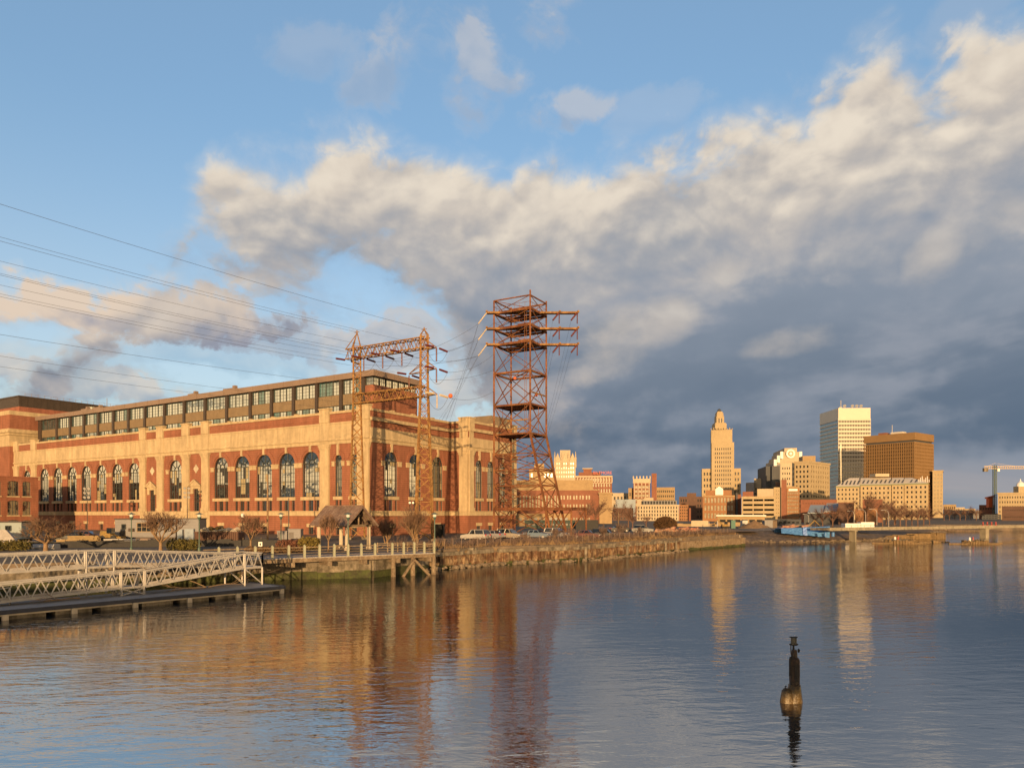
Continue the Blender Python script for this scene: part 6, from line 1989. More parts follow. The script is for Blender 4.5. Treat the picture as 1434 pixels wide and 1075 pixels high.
fz.slab(B.w(CREAM2), 3.2, 4.6, zpx(593.4, Y), zpx(585, Y), 0.0, 0.3)
B.w(DARKB).lathe(up(c, zpx(576.6, Y + 8)), [(1.9, 0), (2.0, 1.6), (1.3, 2.6), (0.3, 3.2)], 10)
for i in range(9):
    xx = (1025.5 - CX) / F_PX * Y - i * 2.7
    mb.abox(xx - 0.8, Y - 1.2, zpx(601, Y), xx + 0.1, Y - 0.2, zpx(601, Y) + (1.6 if i % 2 else 0.9))
root = B.done()
# orange school
B = Bld('school', 'orange brick school with white central gable and grouped pale windows', 1030, 380)
fl, fr, L_, D_, z1 = B.vol(1029, 380, 0, 984, 24, 693, OBRICK, (9, 3, 0.62, 0.66, BGLASS, (0.05, 0.06, 0.04)))
fl.slab(B.w(BUFF), -0.1, L_ + 0.1, z1 - 0.9, z1 - 0.2, -0.2, 0.25)
fl.slab(B.w(OBRICK), 1.5, L_ - 1.5, z1, z1 + 2.6, -10, -0.02)
x0, x1 = L_ * 0.36, L_ * 0.6
pz = [fl.P(x0, z1 + 0.1, 0.3), fl.P(x1, z1 + 0.1, 0.3), fl.P(x1, z1 + 3.2, 0.3), fl.P((x0 + x1) / 2, z1 + 4.6, 0.3), fl.P(x0, z1 + 3.2, 0.3)]
w2 = B.w(WHITE); w2.face(pz); q = [v - fl.nn * 6 for v in pz]
for i in range(5): w2.face([pz[i], pz[(i + 1) % 5], q[(i + 1) % 5], q[i]])
B.done()
B = Bld('brick_wing', 'dark red brick wing between the orange school and the parking garage', 1038, 381)
B.vol(1038, 381, 0, 1029.3, 20, 692, CBRICK, None); B.vol(1033, 380, 0, 1030.5, 3, 690, DARKB); B.done()
B = Bld('brick_wing', 'flat red brick block showing above the parking garage roof', 1056, 430)
B.vol(1055, 430, 0, 1040, 20, 688, CBRICK, None); B.done()
# parking garage
B = Bld('parking_garage', 'open sided cream parking garage with five dark level slots', 1086, 350)
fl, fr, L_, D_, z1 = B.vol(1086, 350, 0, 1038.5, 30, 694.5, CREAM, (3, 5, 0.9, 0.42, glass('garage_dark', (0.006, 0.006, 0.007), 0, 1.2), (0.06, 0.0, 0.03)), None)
B.done()
B = Bld('low_office', 'low beige office with white roof edge and dark window band near the shore', 1071, 236)
fl, fr, L_, D_, z1 = B.vol(1071, 236, -2, 1005, 15, 722.5, BUFF, (6, 1, 0.78, 0.42, CGLASS, (0.18, 0.2, 0.03)))
fl.slab(B.w(WHITE), -0.4, L_ + 0.4, z1, z1 + 0.35, -4, 0.6); B.done()
B = Bld('low_wall_building', 'long low tan walled building left of the beige office near the shore', 1004, 232)
B.vol(1004, 232, -2, 945, 12, 733.5, BUFF, None); fl = B.vol(992, 232.6, -2, 968, 8, 729, CREAM2, None)[0]; B.done()
B = Bld('grey_office', 'small pale grey office block with square windows behind the garage', 1071.5, 720)
B.vol(1071.5, 720, 0, 1056, 30, 669.5, CREAM2, (4, 5, 0.6, 0.5, CGLASS, (0.22, 0.2, 0.04))); B.w(GREYB).box(at(1056, 675, 719.5) * 1.0, Vector((-3.0, 6, 0)), Vector((0, 10, 0)), UP * -30); B.done()
# stepped modern tower with round emblem
B = Bld('round_crest_tower', 'modern tower stepping down to the left with a round white crest high on its front', 1116, 690)
Y = 690
B.vol(1116, Y, 10, 1098.5, 60, 627, CREAM2, None)
for i, (a, y_) in enumerate(((1095, 632.5), (1090.5, 638), (1086, 643.5), (1081.5, 649))):
    B.vol(1118 + (i + 1) * 1.7 if i < 3 else 1123, Y - 0.5 - i * 0.5, 10, a, 55, y_, CREAM2 if i < 3 else GREYB, None)
B.vol(1080, Y + 3, 10, 1072.5, 50, 652.5, DARKB, None)
B.vol(1092, Y - 3, 10, 1081, 40, 652, DARKB, None)
q = at(1107, 635, Y - 0.1); wm_ = B.w(WHITE)
B.w(WHITE).lathe(q, [(4.2, -0.6), (4.2, 0.6)], 20, Vector((0, -1, 0))); B.w(CREAM).lathe(q, [(2.6, 0.6), (2.6, 0.8)], 16, Vector((0, -1, 0))); B.w(WHITE).lathe(q, [(1.4, 0.8), (1.4, 1.0)], 12, Vector((0, -1, 0)))
for a, y_ in ((1093, 633), (1088.5, 638.5), (1084, 644), (1119.5, 633)):
    p = at(a, y_, Y - 1.5); wm_.abox(p.x - 0.2, p.y - 0.3, p.z - 6, p.x + 2.4, p.y + 1, p.z + 0.6)
B.done()
# cream twin faced office
B = Bld('cornice_office', 'large cream office building with heavy cornice and close rows of windows', 1134, 560)
fl, fr, L_, D_, z1 = B.vol(1134, 560, 44, 1112.5, 1162, 645.5, CREAM, (4, 11, 0.5, 0.5, CGLASS, (0.05, 0.0, 0.03)), (8, 11, 0.42, 0.5, CGLASS, (0.05, 0.0, 0.03)), cap=1.2)
B.vol(1109, 566, 6, 1093, 20, 645.5, CREAM2, (4, 9, 0.42, 0.4, CGLASS, (0.08, 0.1, 0.1)), cap=0.8)
B.vol(1113.5, 569, 0, 1107, 14, 648, DARKB, (2, 10, 0.6, 0.5))
B.vol(1142, 572, 10, 1124, 14, 638, BUFF, None); B.done()
B = Bld('blank_block', 'plain beige block with dotted windows and a tall brown shaft at its right', 1094, 430)
B.vol(1083.2, 431, 0, 1060.5, 16, 684, CREAM2, None); B.vol(1094, 430, 0, 1083.5, 20, 682, CREAM, (2, 8, 0.2, 0.25, CGLASS, (0.05, 0.05, 0.2))); 
fl, fr, L_, D_, z1 = B.vol(1101.5, 427, 0, 1094.2, 14, 671.5, CBRICK, None); B.vol(1093, 446, 0, 1086, 14, 675, DBRICK, None); B.done()
B = Bld('brown_window_block', 'brown brick block gridded with large bright windows', 1120, 425)
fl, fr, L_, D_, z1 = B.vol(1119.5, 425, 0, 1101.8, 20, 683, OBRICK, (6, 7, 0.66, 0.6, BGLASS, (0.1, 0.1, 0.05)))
fl.slab(B.w(WHITE), 1.0, L_ - 1.0, z1 - 1.7, z1 - 0.5, 0, 0.15); B.vol(1119, 428, 0, 1101, 8, 680.5, BUFF, None); B.done()

# the glass bank tower
B = Bld('glass_tower', 'tallest tower, pale banded office tower with blank crown, dishes and a glinting corner', 1219, 760)
Y = 760
GT = mat('pale_tower_panel', (0.54, 0.48, 0.40), 0.5, 0.05, 0.1, spec=0.5)
c = Vector(((1219 - CX) / F_PX * Y, Y, 0)); fl = Face(c, (-1, 0.02), (-0.02, -1)); L_ = fl.t(1174); fr = Face(fl.P(L_, 0), (0, 1), (-1, 0))
zt = zpx(571, Y); zc = zpx(586, Y); D_ = 46
core = B.w(TGLASS); core.prism([tuple((fl.P(0.6, 0, -0.6)).xy), tuple(fl.P(L_ - 0.6, 0, -0.6).xy), tuple((fl.P(L_ - 0.6, 0) + Vector((0, D_, 0))).xy), tuple((fl.P(0.6, 0) + Vector((0, D_, 0))).xy)], LAND, zc)
mb = B.w(GT)
mb.prism([tuple(fl.P(0, 0).xy), tuple(fl.P(L_, 0).xy), tuple((fl.P(L_, 0) + Vector((0, D_, 0))).xy), tuple((fl.P(0, 0) + Vector((0, D_, 0))).xy)], zc, zt)
nf = 25
for i in range(nf):
    z = LAND + (zc - LAND) * i / nf; h_ = (zc - LAND) / nf
    fl.slab(mb, -0.2, L_, z + h_ * 0.56, z + h_, -1, 0.15); fr.slab(mb, 0, D_, z + h_ * 0.66, z + h_, -1, 0.15)
for i in range(21): fl.slab(mb, L_ * i / 20 - 0.22, L_ * i / 20 + 0.22, LAND, zc, -0.8, 0.3)
gl = MB(); gl.lathe(fl.P(L_ - 2.4, LAND, -0.2), [(1.15, 0), (1.15, zpx(622, Y) - LAND)], 16)
gl.build('corner_column', mat('polished_metal', (0.8, 0.72, 0.6), 0.12, 0.02, 1.0, metal=1.0), B.root)
rt_ = B.w(ALU)
for px, y_, kind in ((1177.5, 561, 'm'), (1183, 568, 'd'), (1194, 568, 'd'), (1200, 567, 'd'), (1206, 568.5, 'd')):
    p = at(px, 571, Y + 8)
    if kind == 'm': rt_.bar(up(p, zt - 0.5), up(p, zt + 9), 0.5); rt_.abox(p.x - 1.5, p.y, zt - 0.5, p.x + 1, p.y + 3, zt + 2)
    else:
        rt_.bar(up(p, zt - 0.5), up(p, zt + 1.8), 0.4); rt_.lathe(up(p, zt + 2.5), [(0.3, 0.0), (1.2, -0.5), (1.7, -1.2), (1.75, -1.25)], 10, Vector((0.5, 0.8, -0.5)))
B.done()
# the brown office tower
B = Bld('brown_tower', 'broad brown office tower with blank overhanging crown and rows of slit windows', 1281, 640)
Y = 640
c = Vector(((1281 - CX) / F_PX * Y, Y, 0)); ph_ = 52
a = Vector((-cos(radians(ph_)), sin(radians(ph_)), 0)); b_ = Vector((sin(radians(ph_)), cos(radians(ph_)), 0))
fl, fr = Face(c, a, -b_), Face(c, b_, -a)
L_, D_ = fl.t(1210.5), fr.t(1307)
zt, zc, zg = zpx(605, Y), zpx(615.5, Y), zpx(618, Y)
mb = B.w(BROWN)
def foot(o): return [tuple((c - a * o - b_ * o).xy), tuple((c + a * (L_ + o) - b_ * o).xy), tuple((c + a * (L_ + o) + b_ * (D_ + o)).xy), tuple((c - a * o + b_ * (D_ + o)).xy)]
mb.prism(foot(0.4), zc, zt); B.w(DARKB).prism(foot(-1.0), zg, zc); 
core = B.w(CGLASS); core.prism(foot(-0.9), LAND, zg)
nf = 22
for i in range(nf + 1):
    z = LAND + (zg - LAND) * i / nf
    fl.slab(mb, 0.9 - 0.9, L_, z - 0.55, z, -1, 0); fr.slab(mb, 0.01, D_, z - 1.5, z - 0.01, -1, 0)
for i in range(29): fl.slab(mb, L_ * i / 28 - 0.22 + 0.3, L_ * i / 28 + 0.24 + 0.3, LAND, zg, -0.95, 0.12)
for i in range(13): fr.slab(mb, D_ * i / 12 - 0.5 + 0.4, D_ * i / 12 + 0.5 + 0.4, LAND, zg, -0.95, 0.1)
rm = B.w(ROOFP)
q = fl.P(L_ * 0.3, zt, -6); rm.box(q, a * 10, b_ * 8, UP * 2.2); B.w(CBRICK).box(fl.P(L_ * 0.62, zt, -6), a * 7, b_ * 7, UP * 2.4)
q = fl.P(L_ * 0.52, zt, -8); B.w(ALU).bar(q, q + UP * 9, 0.4)
B.done()
# hipped roof hotel
B = Bld('hipped_hotel', 'cream hotel with pale hipped roof, dormer slots and green eaves in front of the towers', 1300, 470)
HG = mat('green_eaves', (0.16, 0.2, 0.1), 0.7, 0.1, 0.3)
Y = 470
for (pxr, pxl, y_, cols, off) in ((1300, 1266.5, 677, 5, 0), (1265.8, 1249, 678, 3, 2.5), (1248, 1205, 678.5, 7, 0.5), (1203.5, 1171, 681, 6, 4)):
    fl, fr, L_, D_, z1 = B.vol(pxr, Y + off, -1, pxl, 26, y_, CREAM, (cols, 7, 0.36, 0.46, CGLASS, (0.03, 0.02, 0.03)))
    fl.slab(B.w(HG), -0.4, L_ + 0.4, z1 - 0.25, z1 + 0.3, -1, 0.7)
    rf = B.w(ROOFP)
    e = 0.3
    p = [fl.P(-e, z1 + 0.3, 0.5), fl.P(L_ + e, z1 + 0.3, 0.5)]
    hh = zpx(667.5, Y) - z1
    ins = (9 if pxr == 1300 else 0), (8 if pxr < 1204 else 0)
    t_ = [fl.P(ins[0], z1 + hh, -9), fl.P(L_ - ins[1], z1 + hh, -9)]
    bk = [fl.P(-e, z1 + 0.3, -20), fl.P(L_ + e, z1 + 0.3, -20)]
    rf.face([p[0], p[1], t_[1], t_[0]]); rf.face([p[0], t_[0], bk[0]]); rf.face([p[1], t_[1], bk[1]]); rf.face([t_[0], t_[1], bk[1], bk[0]])
    dm = B.w(DARKB)
    for i in range(cols if pxr != 1300 else 2):
        x = L_ * (i + 0.5) / cols + (L_ * 0.45 if pxr == 1300 else 0)
        sl_ = lambda v: 0.5 - 9.5 * v + 0.12
        dm.face([fl.P(x + 0.5, z1 + 0.3 + (hh - 0.3) * 0.2, sl_(0.2)), fl.P(x - 0.6, z1 + 0.3 + (hh - 0.3) * 0.2, sl_(0.2)), fl.P(x - 1.5, z1 + 0.3 + (hh - 0.3) * 0.68, sl_(0.68)), fl.P(x - 0.7, z1 + 0.3 + (hh - 0.3) * 0.68, sl_(0.68))])
q = at(1226, 667, Y + 8); B.w(CREAM2).box(q, Vector((9, 0, 0)), Vector((0, 8, 0)), UP * 1.9)
p = at(1291, 676, Y + 4)
for i in range(7): B.w(WHITE).bar(p + Vector((i * 1.1 - 2, 0, 0.4)), p + Vector((i * 1.1 - 2, 0, 2.4 + (i % 3))), 0.3)
B.done()
B = Bld('cream_slab', 'narrow cream building with bright windows at the right edge of the brown tower', 1320.5, 650)
B.vol(1320.5, 650, 0, 1306, 30, 658.5, CREAM, (3, 11, 0.42, 0.5, BGLASS, (0.05, 0.05, 0.06)), cap=0.8); B.done()
# low brick and dark sheds by the bridge end
def low(name, lab, pxr, Y, phi, pxl, right, y_, m, wl=None, wr=None, cap=0.0):
    B = Bld(name, lab, pxr, Y); o = B.vol(pxr, Y, phi, pxl, right, y_, m, wl, wr, cap=cap); B.done(); return o
low('brick_row', 'long low red brick row with small dark windows below the cornice office', 1172, 330, -5, 1121, 18, 699, CBRICK, (12, 1, 0.35, 0.15, CGLASS, (0.1, 0.75, 0.04)))
low('brick_row', 'red brick pair of stepped blocks left of the hipped hotel front', 1196, 345, 0, 1173, 20, 703, CBRICK, (5, 1, 0.4, 0.14, CGLASS, (0.15, 0.7, 0.05)))
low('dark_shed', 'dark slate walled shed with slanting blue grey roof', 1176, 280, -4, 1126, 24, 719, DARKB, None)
rr_ = thing('shed_roof', 'slanting blue grey roof sheets on top of the dark slate shed', 'roof', tuple(at(1150, 719, 282)))
b = MB()
for px0, px1, y0, y1 in ((1131, 1153, 716, 707.5), (1154, 1172, 714, 705)):
    p = [at(px0, y0 + 3, 280.5), at(px1, y0 + 3, 280.5), at(px1, y1, 289), at(px0 + 4, y1 + 1, 289)]
    b.box(p[0], p[1] - p[0], p[3] - p[0], UP * 0.5)
b.build('roof_sheet', BLUER, rr_)
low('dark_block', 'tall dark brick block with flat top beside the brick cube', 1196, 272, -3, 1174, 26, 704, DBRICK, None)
low('brick_stack', 'small red brick stair head standing on the dark block', 1196, 290, 0, 1184, 8, 703.5, OBRICK, (1, 1, 0.5, 0.2, CGLASS, (0.2, 0.6, 0.1)))
low('brick_cube', 'plain red brick cube with a dark band beside the bridge end', 1229, 262, 0, 1197.5, 22, 711.5, OBRICK, (4, 1, 0.2, 0.16, CGLASS, (0.3, 0.3, 0.1)))
low('brick_gable', 'low brick block with white roof line behind the brown tree mass', 1236, 330, 0, 1208, 18, 699, CBRICK, None)
low('dark_wall', 'long dark low building behind the blue tarpaulin', 1122, 250, 0, 1070, 14, 727, DARKB, (8, 1, 0.6, 0.3))
# right hand side across the river
low('far_house', 'far pale flat building on the low ridge right of the cream slab', 1339, 900, 0, 1321, 20, 706, BUFF, (6, 2, 0.4, 0.4))
low('far_house', 'far pinkish block with brown trees beside it on the ridge', 1351, 860, 0, 1338, 20, 710, CREAM2, (4, 2, 0.4, 0.4))
low('far_house', 'grey shaded row houses across the river behind the far trees', 1375, 560, 0, 1322, 20, 714, GREYB, (15, 3, 0.4, 0.5, BGLASS))
low('far_house', 'cream flat block left of the crane on the far bank', 1366, 700, 0, 1349, 20, 712, CREAM, (5, 2, 0.4, 0.4))
low('far_house', 'red brick block with pale base left of the crane mast', 1394, 520, 0, 1371, 20, 706.5, CBRICK, (6, 2, 0.4, 0.3)) 
low('dark_block', 'dark building beneath the red brick block by the crane foot', 1402, 480, 0, 1375, 16, 720, DARKB, (6, 2, 0.4, 0.3))
low('court_house', 'cream building with square lantern at the right edge of the photo', 1450, 470, 0, 1397.5, 30, 689.5, CREAM, (14, 4, 0.36, 0.42, CGLASS, (0.08, 0.2, 0.02)), cap=0.6)
r = thing('dome_tower', 'small white domed turret on the cream building at the right edge', 'tower', tuple(at(1429, 689, 480)))
b = MB(); q = at(1429, 689.5, 480); b.prism([(q.x - 2.6, q.y - 2), (q.x + 2.6, q.y - 2), (q.x + 2.6, q.y + 3), (q.x - 2.6, q.y + 3)], q.z - 1, q.z + 4); b.build('drum', CREAM, r)
b = MB(); b.lathe(up(q, q.z + 4), [(2.6, 0), (2.4, 1.4), (1.6, 2.6), (0.5, 3.2), (0.3, 4.2), (0.05, 5)], 12); b.build('dome', WHITE, r)
low('dark_mill', 'dark shaded brick mill with a row of lit windows at the right edge', 1460, 400, 0, 1403, 20, 708.5, DBRICK, (16, 2, 0.3, 0.2, BGLASS))
# tower crane
r = thing('tower_crane', 'tower crane with green mast and pale yellow jib on the far right', 'crane', tuple(at(1393, 735, 500)))
CR = mat('crane_jib_paint', (0.5, 0.40, 0.26), 0.6, 0.1, 1.0); CG = mat('crane_mast_green', (0.085, 0.125, 0.10), 0.6, 0.1, 1.0)
Y = 500; q = at(1393, 735, Y); zt = zpx(656, Y); b = MB()
for sx in (-0.8, 0.8):
    for sy in (-0.8, 0.8): b.bar((q.x + sx, Y + sy, LAND), (q.x + sx, Y + sy, zpx(651, Y)), 0.3)
for i in range(24):
    z = LAND + i * (zt - LAND) / 24; z2 = z + (zt - LAND) / 24
    for sy in (-0.8, 0.8): b.bar((q.x - 0.8, Y + sy, z), (q.x + 0.8, Y + sy, z2), 0.16); b.bar((q.x + 0.8, Y + sy, z), (q.x - 0.8, Y + sy, z2), 0.16)
b.build('mast', CG, r)
b = MB(); x0, x1 = at(1378, 0, Y).x, at(1460, 0, Y).x
for dz_, dy_ in ((0, -0.6), (0, 0.6), (1.6, 0)): b.bar((x0, Y + dy_, zt + dz_), (x1, Y + dy_, zt + dz_), 0.35)
for i in range(26):
    xa, xb = x0 + (x1 - x0) * i / 26, x0 + (x1 - x0) * (i + 0.5) / 26; xc = x0 + (x1 - x0) * (i + 1) / 26
    b.bar((xa, Y - 0.6, zt), (xb, Y, zt + 1.6), 0.2); b.bar((xb, Y, zt + 1.6), (xc, Y + 0.6, zt), 0.2)
b.bar((q.x, Y, zpx(648.5, Y)), (x0 + 1, Y, zt + 1), 0.14); b.bar((q.x, Y, zpx(648.5, Y)), (x0 + 22, Y, zt + 1.6), 0.12); b.build('jib', CR, r)
b = MB(); b.abox(x0 - 0.5, Y - 0.8, zt - 2.0, x0 + 2.4, Y + 0.8, zt + 0.4); b.build('counterweight', CONC, r)
b = MB(); b.abox(q.x + 0.9, Y - 1.6, zt - 1.9, q.x + 2.4, Y, zt - 0.1); b.build('cab', WHITE, r)
r = thing('red_lift', 'small red work lift beside the crane mast', 'lift', tuple(at(1388, 705, 505)))
b = MB(); q = at(1389, 702, 505); b.abox(q.x - 2, 505, q.z - 4, q.x + 1.2, 508, q.z + 3); b.box(q + Vector((-3, 0, 2)), Vector((5, 0, 1.2)), Vector((0, 3, 0)), UP * 1.0); b.build('cage', ORANGE, r)

# ------------------------------------------------------------------ the low bridge
FBR = mat('bridge_girder_paint', (0.27, 0.24, 0.18), 0.75, 0.15, 0.4, streak=0.25, fine=1.5)
b0, b1 = Vector((71, 165, 0)), Vector((190, 228, 0))
bdir = (b1 - b0).normalized(); bsd = Vector((-bdir.y, bdir.x, 0)); bl = (b1 - b0).length
br = thing('bridge', 'long low pale girder bridge crossing the river on the right', 'bridge', (b0.x, b0.y, LAND))
zt, zb = EYE - 3.3, EYE - 4.0
b = MB(); b.box(b0 + UP * (zb + 0.08) , bdir * bl, bsd * 5, UP * (zt - zb - 0.2)); b.build('deck', CONC, br)
b = MB(); b.box(b0 + UP * zb - bsd * 0.3, bdir * bl, bsd * 0.28, UP * (zt - zb)); b.box(b0 + UP * (zt - 0.16) - bsd * 0.42, bdir * bl, bsd * 0.6, UP * 0.18); b.box(b0 + UP * zb - bsd * 0.42, bdir * bl, bsd * 0.1, UP * 0.16)
for i in range(48): b.box(b0 + bdir * (1 + i * 2.8) + UP * zb - bsd * 0.42, bdir * 0.22, bsd * 0.1, UP * (zt - zb - 0.1))
b.build('girder', FBR, br)
b = MB()
for i in range(60): b.bar(b0 + bdir * (1 + i * 2.24) + UP * zt, b0 + bdir * (1 + i * 2.24) + UP * (zt + 0.45), 0.06)
b.bar(b0 + UP * (zt + 0.45), b0 + bdir * bl + UP * (zt + 0.45), 0.07)
b.build('railing', DKMETAL, br)
kp = (1384 - CX) / F_PX; tt = (kp * b0.y - b0.x) / (bdir.x - kp * bdir.y)
for s_, w_ in ((tt, 1.5), (tt + 62, 1.5), (9.5, 0.4)):
    p = b0 + bdir * s_; b = MB(); b.box(p - bdir * w_ / 2 + UP * -2 + bsd * 0.2, bdir * w_, bsd * 1.6, UP * (zb + 2)); b.box(p - bdir * (w_ / 2 + 0.3) + UP * (zb - 0.3) + bsd * 0.1, bdir * (w_ + 0.6), bsd * 1.9, UP * 0.3); b.build('pier', FBR, br)
CONE = mat('safety_red', (0.36, 0.055, 0.05), 0.6, 0.05, 1.0)
for i, (px, lab) in enumerate(((1382, 'first red traffic barrel on the bridge above the pier'), (1388, 'second red traffic barrel on the bridge right of the pier'), (1394, 'third red traffic barrel on the bridge below the crane'), (1400, 'fourth and rightmost red traffic barrel on the bridge'))):
    k_ = (px - CX) / F_PX; t_ = (k_ * b0.y - b0.x) / (bdir.x - k_ * bdir.y); p = b0 + bdir * t_ + bsd * 1 + UP * zt
    b = MB(); b.lathe(p - UP * 0.05, [(0.3, 0), (0.3, 0.15), (0.2, 0.2), (0.17, 0.95), (0.05, 1.0)], 8); tag(b.build('traffic_barrel', CONE, None, p), lab, 'barrel', 'red traffic barrels on the bridge')
# timber fenders round the piers
FEND = mat('fender_timber', (0.20, 0.135, 0.07), 0.9, 0.3, 1.5, streak=0.4, alt=(0.10, 0.075, 0.04), altk=0.7)
def fender(px, py, rx, ry, h_, label, statue=True):
    c = at(px, py, gd(py, 0)); c.z = 0
    r = thing('pier_fender', label, 'fender', tuple(c)); n = 30
    for i in range(1): pass
    b = MB()
    for i in range(n):
        t_ = 2 * pi * i / n; x, y = c.x + rx * cos(t_) * (1 if abs(cos(t_)) < 0.98 else 1.05), c.y + ry * sin(t_)
        b.tube([(x, y, -1.5), (x, y, h_ + random.uniform(-0.2, 0.15))], rx * 2 * pi / n * 0.42 + 0.06, 6)
    b.build('timber_pile', FEND, r)
    b = MB(); b.prism([(c.x + (rx - 0.1) * cos(2 * pi * i / n), c.y + (ry - 0.1) * sin(2 * pi * i / n)) for i in range(n)], -1, h_ - 0.12); b.build('fill', RUB, r)
    b = MB(); b.bar((c.x - rx - 3.5, c.y - 0.5, 0.08), (c.x + rx + 1.5, c.y - ry - 0.2, 0.1), 0.3); b.bar((c.x + rx, c.y, 0.1), (c.x + rx + 4.0, c.y + 1.0, 0.08), 0.26); b.build('floating_boom', FEND, r)
    b = MB(); b.lathe((c.x - 0.8, c.y - 0.6, h_ - 0.15), [(0.22, 0), (0.26, 0.3), (0.16, 0.4), (0.11, 0.8), (0.04, 1.0)], 8); b.build('red_marker', CONE, r)
    b = MB(); b.lathe((c.x - 1.5, c.y - 0.6, h_ - 0.15), [(0.22, 0), (0.2, 0.7), (0.05, 0.9)], 8); b.build('white_marker', WHITE, r)
    b = MB()
    for k_ in range(14): b.blob((c.x + random.uniform(-rx, rx) * 0.7, c.y + random.uniform(-ry, ry) * 0.5, h_), 0.4, 0.35, 0.25, k_, 6, 4, 0.3)
    b.build('rubble_heap', CONC, r)
fender(1365.5, 761.5, 2.4, 1.7, 0.75, 'round timber pile fender with red marker around the bridge pier')
fender(1261, 761, 2.9, 1.8, 0.8, 'longer timber pile fender lying left near the rubble bank')
r = thing('sunken_wreck', 'low boat shaped timber remains behind the left fender', 'wreck', tuple(at(1275, 752, 196)))
b = MB(); c = at(1275, 752, 190); c.z = 0
prof = [(-6.5, 0.3), (-4, 1.5), (0, 1.9), (6, 1.5), (9, 0.6)]
for (x0, w0), (x1, w1) in zip(prof, prof[1:]):
    for s_ in (-1, 1): b.box((c.x + x0, c.y + s_ * w0, -0.6), (x1 - x0, s_ * (w1 - w0) + 0.05 * x1, 0), (0, 0.25, 0), (0, 0, 1.5 + 0.06 * x1))
b.prism([(c.x - 6, c.y), (c.x - 2, c.y - 1.6), (c.x + 6, c.y - 1.4), (c.x + 8.6, c.y), (c.x + 6, c.y + 1.4), (c.x - 2, c.y + 1.6)], -0.5, 0.75)
b.build('timber_hull', FEND, r)
for i, (px, py, L_, lab) in enumerate(((1310, 759.5, 7.5, 'long half sunk timber baulk right of the longer fender'), )):
    c = at(px, py, gd(py, 0)); b = MB(); b.bar((c.x - L_ / 2, c.y, 0.05), (c.x + L_ / 2, c.y + 1.2, 0.08), 0.3, 0.25); b.abox(c.x - 0.6, c.y - 0.2, -0.3, c.x + 0.5, c.y + 0.6, 0.45)
    tag(b.build('sunken_timber', FEND, None, c), lab, 'timber')

# ------------------------------------------------------------------ construction on the far bank
TARP = mat('blue_tarpaulin', (0.10, 0.26, 0.56), 0.5, 0.18, 0.5, fine=2.5, bump=0.12, spec=0.4)
r = thing('blue_tarpaulin', 'long bright blue tarpaulin draped over a sloping heap on the far bank', 'tarpaulin', tuple(at(1128, 750, 167)))
Y = 170
rr = random.Random(4)
def sheet(px0, px1, ys0, ys1, yt0, yt1, n=14):
    b = MB(); prev = None
    rows = 5
    grid = []
    for i in range(n + 1):
        u = i / n; px = px0 + (px1 - px0) * u
        yb, yt = ys0 + (ys1 - ys0) * u, yt0 + (yt1 - yt0) * u
        col = []
        for j in range(rows + 1):
            v = j / rows
            p = at(px, yb + (yt - yb) * v, Y + v * 2.2); p.y += rr.uniform(-0.16, 0.16); p.z += rr.uniform(-0.05, 0.05)
            col.append(p)
        top = col[-1] + Vector((0, 4, -0.1)); col.append(top); col.append(top + Vector((0, 2, -2.5)))
        grid.append(col)
    for a, c in zip(grid, grid[1:]):
        for j in range(len(a) - 1): b.face([a[j], c[j], c[j + 1], a[j + 1]])
    return b
sheet(1094, 1126, 746, 749.5, 739.2, 738.6).build('left_sheet', TARP, r, smooth=True)
sheet(1126.2, 1162, 749, 752.6, 738.4, 737.0).build('right_sheet', TARP, r, smooth=True)
b = sheet(1124, 1130, 749, 750, 738.2, 738.2, 3); b.v = [(x, y - 0.25, z + 0.05) for x, y, z in b.v]; b.build('seam_strip', mat('pale_blue_sheet', (0.22, 0.36, 0.72), 0.5, 0.1, 1.0), r)
for px, lab in ((1156, 'left one of two small blue barrels at the tarpaulin end'), (1166.5, 'right one of two small blue barrels beside the bridge end')):
    p = at(px, 750, 165); p.z = LAND - 1.0; b = MB(); b.lathe(p, [(0.3, 0), (0.34, 0.1), (0.34, 0.9), (0.3, 1.0)], 10); tag(b.build('blue_barrel', mat('blue_plastic', (0.05, 0.16, 0.38), 0.5, 0.1, 1.0), None, p), lab, 'barrel')
def heap(px, Y, rx, h_, m, label, name='dirt_heap', cat='heap', seed=1):
    c = at(px, 740, Y); rr = random.Random(seed); b = MB(); n, k2 = 26, 9
    ring = []
    for j in range(k2 + 1):
        rad = rx * (1 - j / k2); z = LAND - 0.05 + h_ * (j / k2) ** 1.1
        ring.append([Vector((c.x + rad * cos(2 * pi * i / n) * (1 + rr.uniform(-.07, .07)), c.y + rad * sin(2 * pi * i / n) * 0.7, z + rr.uniform(-.06, .06) * (0 < j))) for i in range(n)])
    for a, d in zip(ring, ring[1:]):
        for i in range(n): b.face([a[i], a[(i + 1) % n], d[(i + 1) % n], d[i]])
    tag(b.build(name, m, None, (c.x, c.y, LAND), True), label, cat)
SAND = mat('brown_soil', (0.20, 0.13, 0.075), 0.95, 0.25, 0.8, fine=3.0, bump=0.06)
heap(1057, 205, 5.2, 2.3, SAND, 'conical heap of brown soil in front of the beige office')
heap(1014, 176, 8, 0.5, SAND, 'broad low mound of soil along the far shore', seed=3)
heap(1074, 182, 7, 0.7, mat('grey_gravel', (0.16, 0.14, 0.125), 0.95, 0.25, 0.9, fine=3.0, bump=0.05), 'broad low gravel mound left of the blue tarpaulin', seed=5)
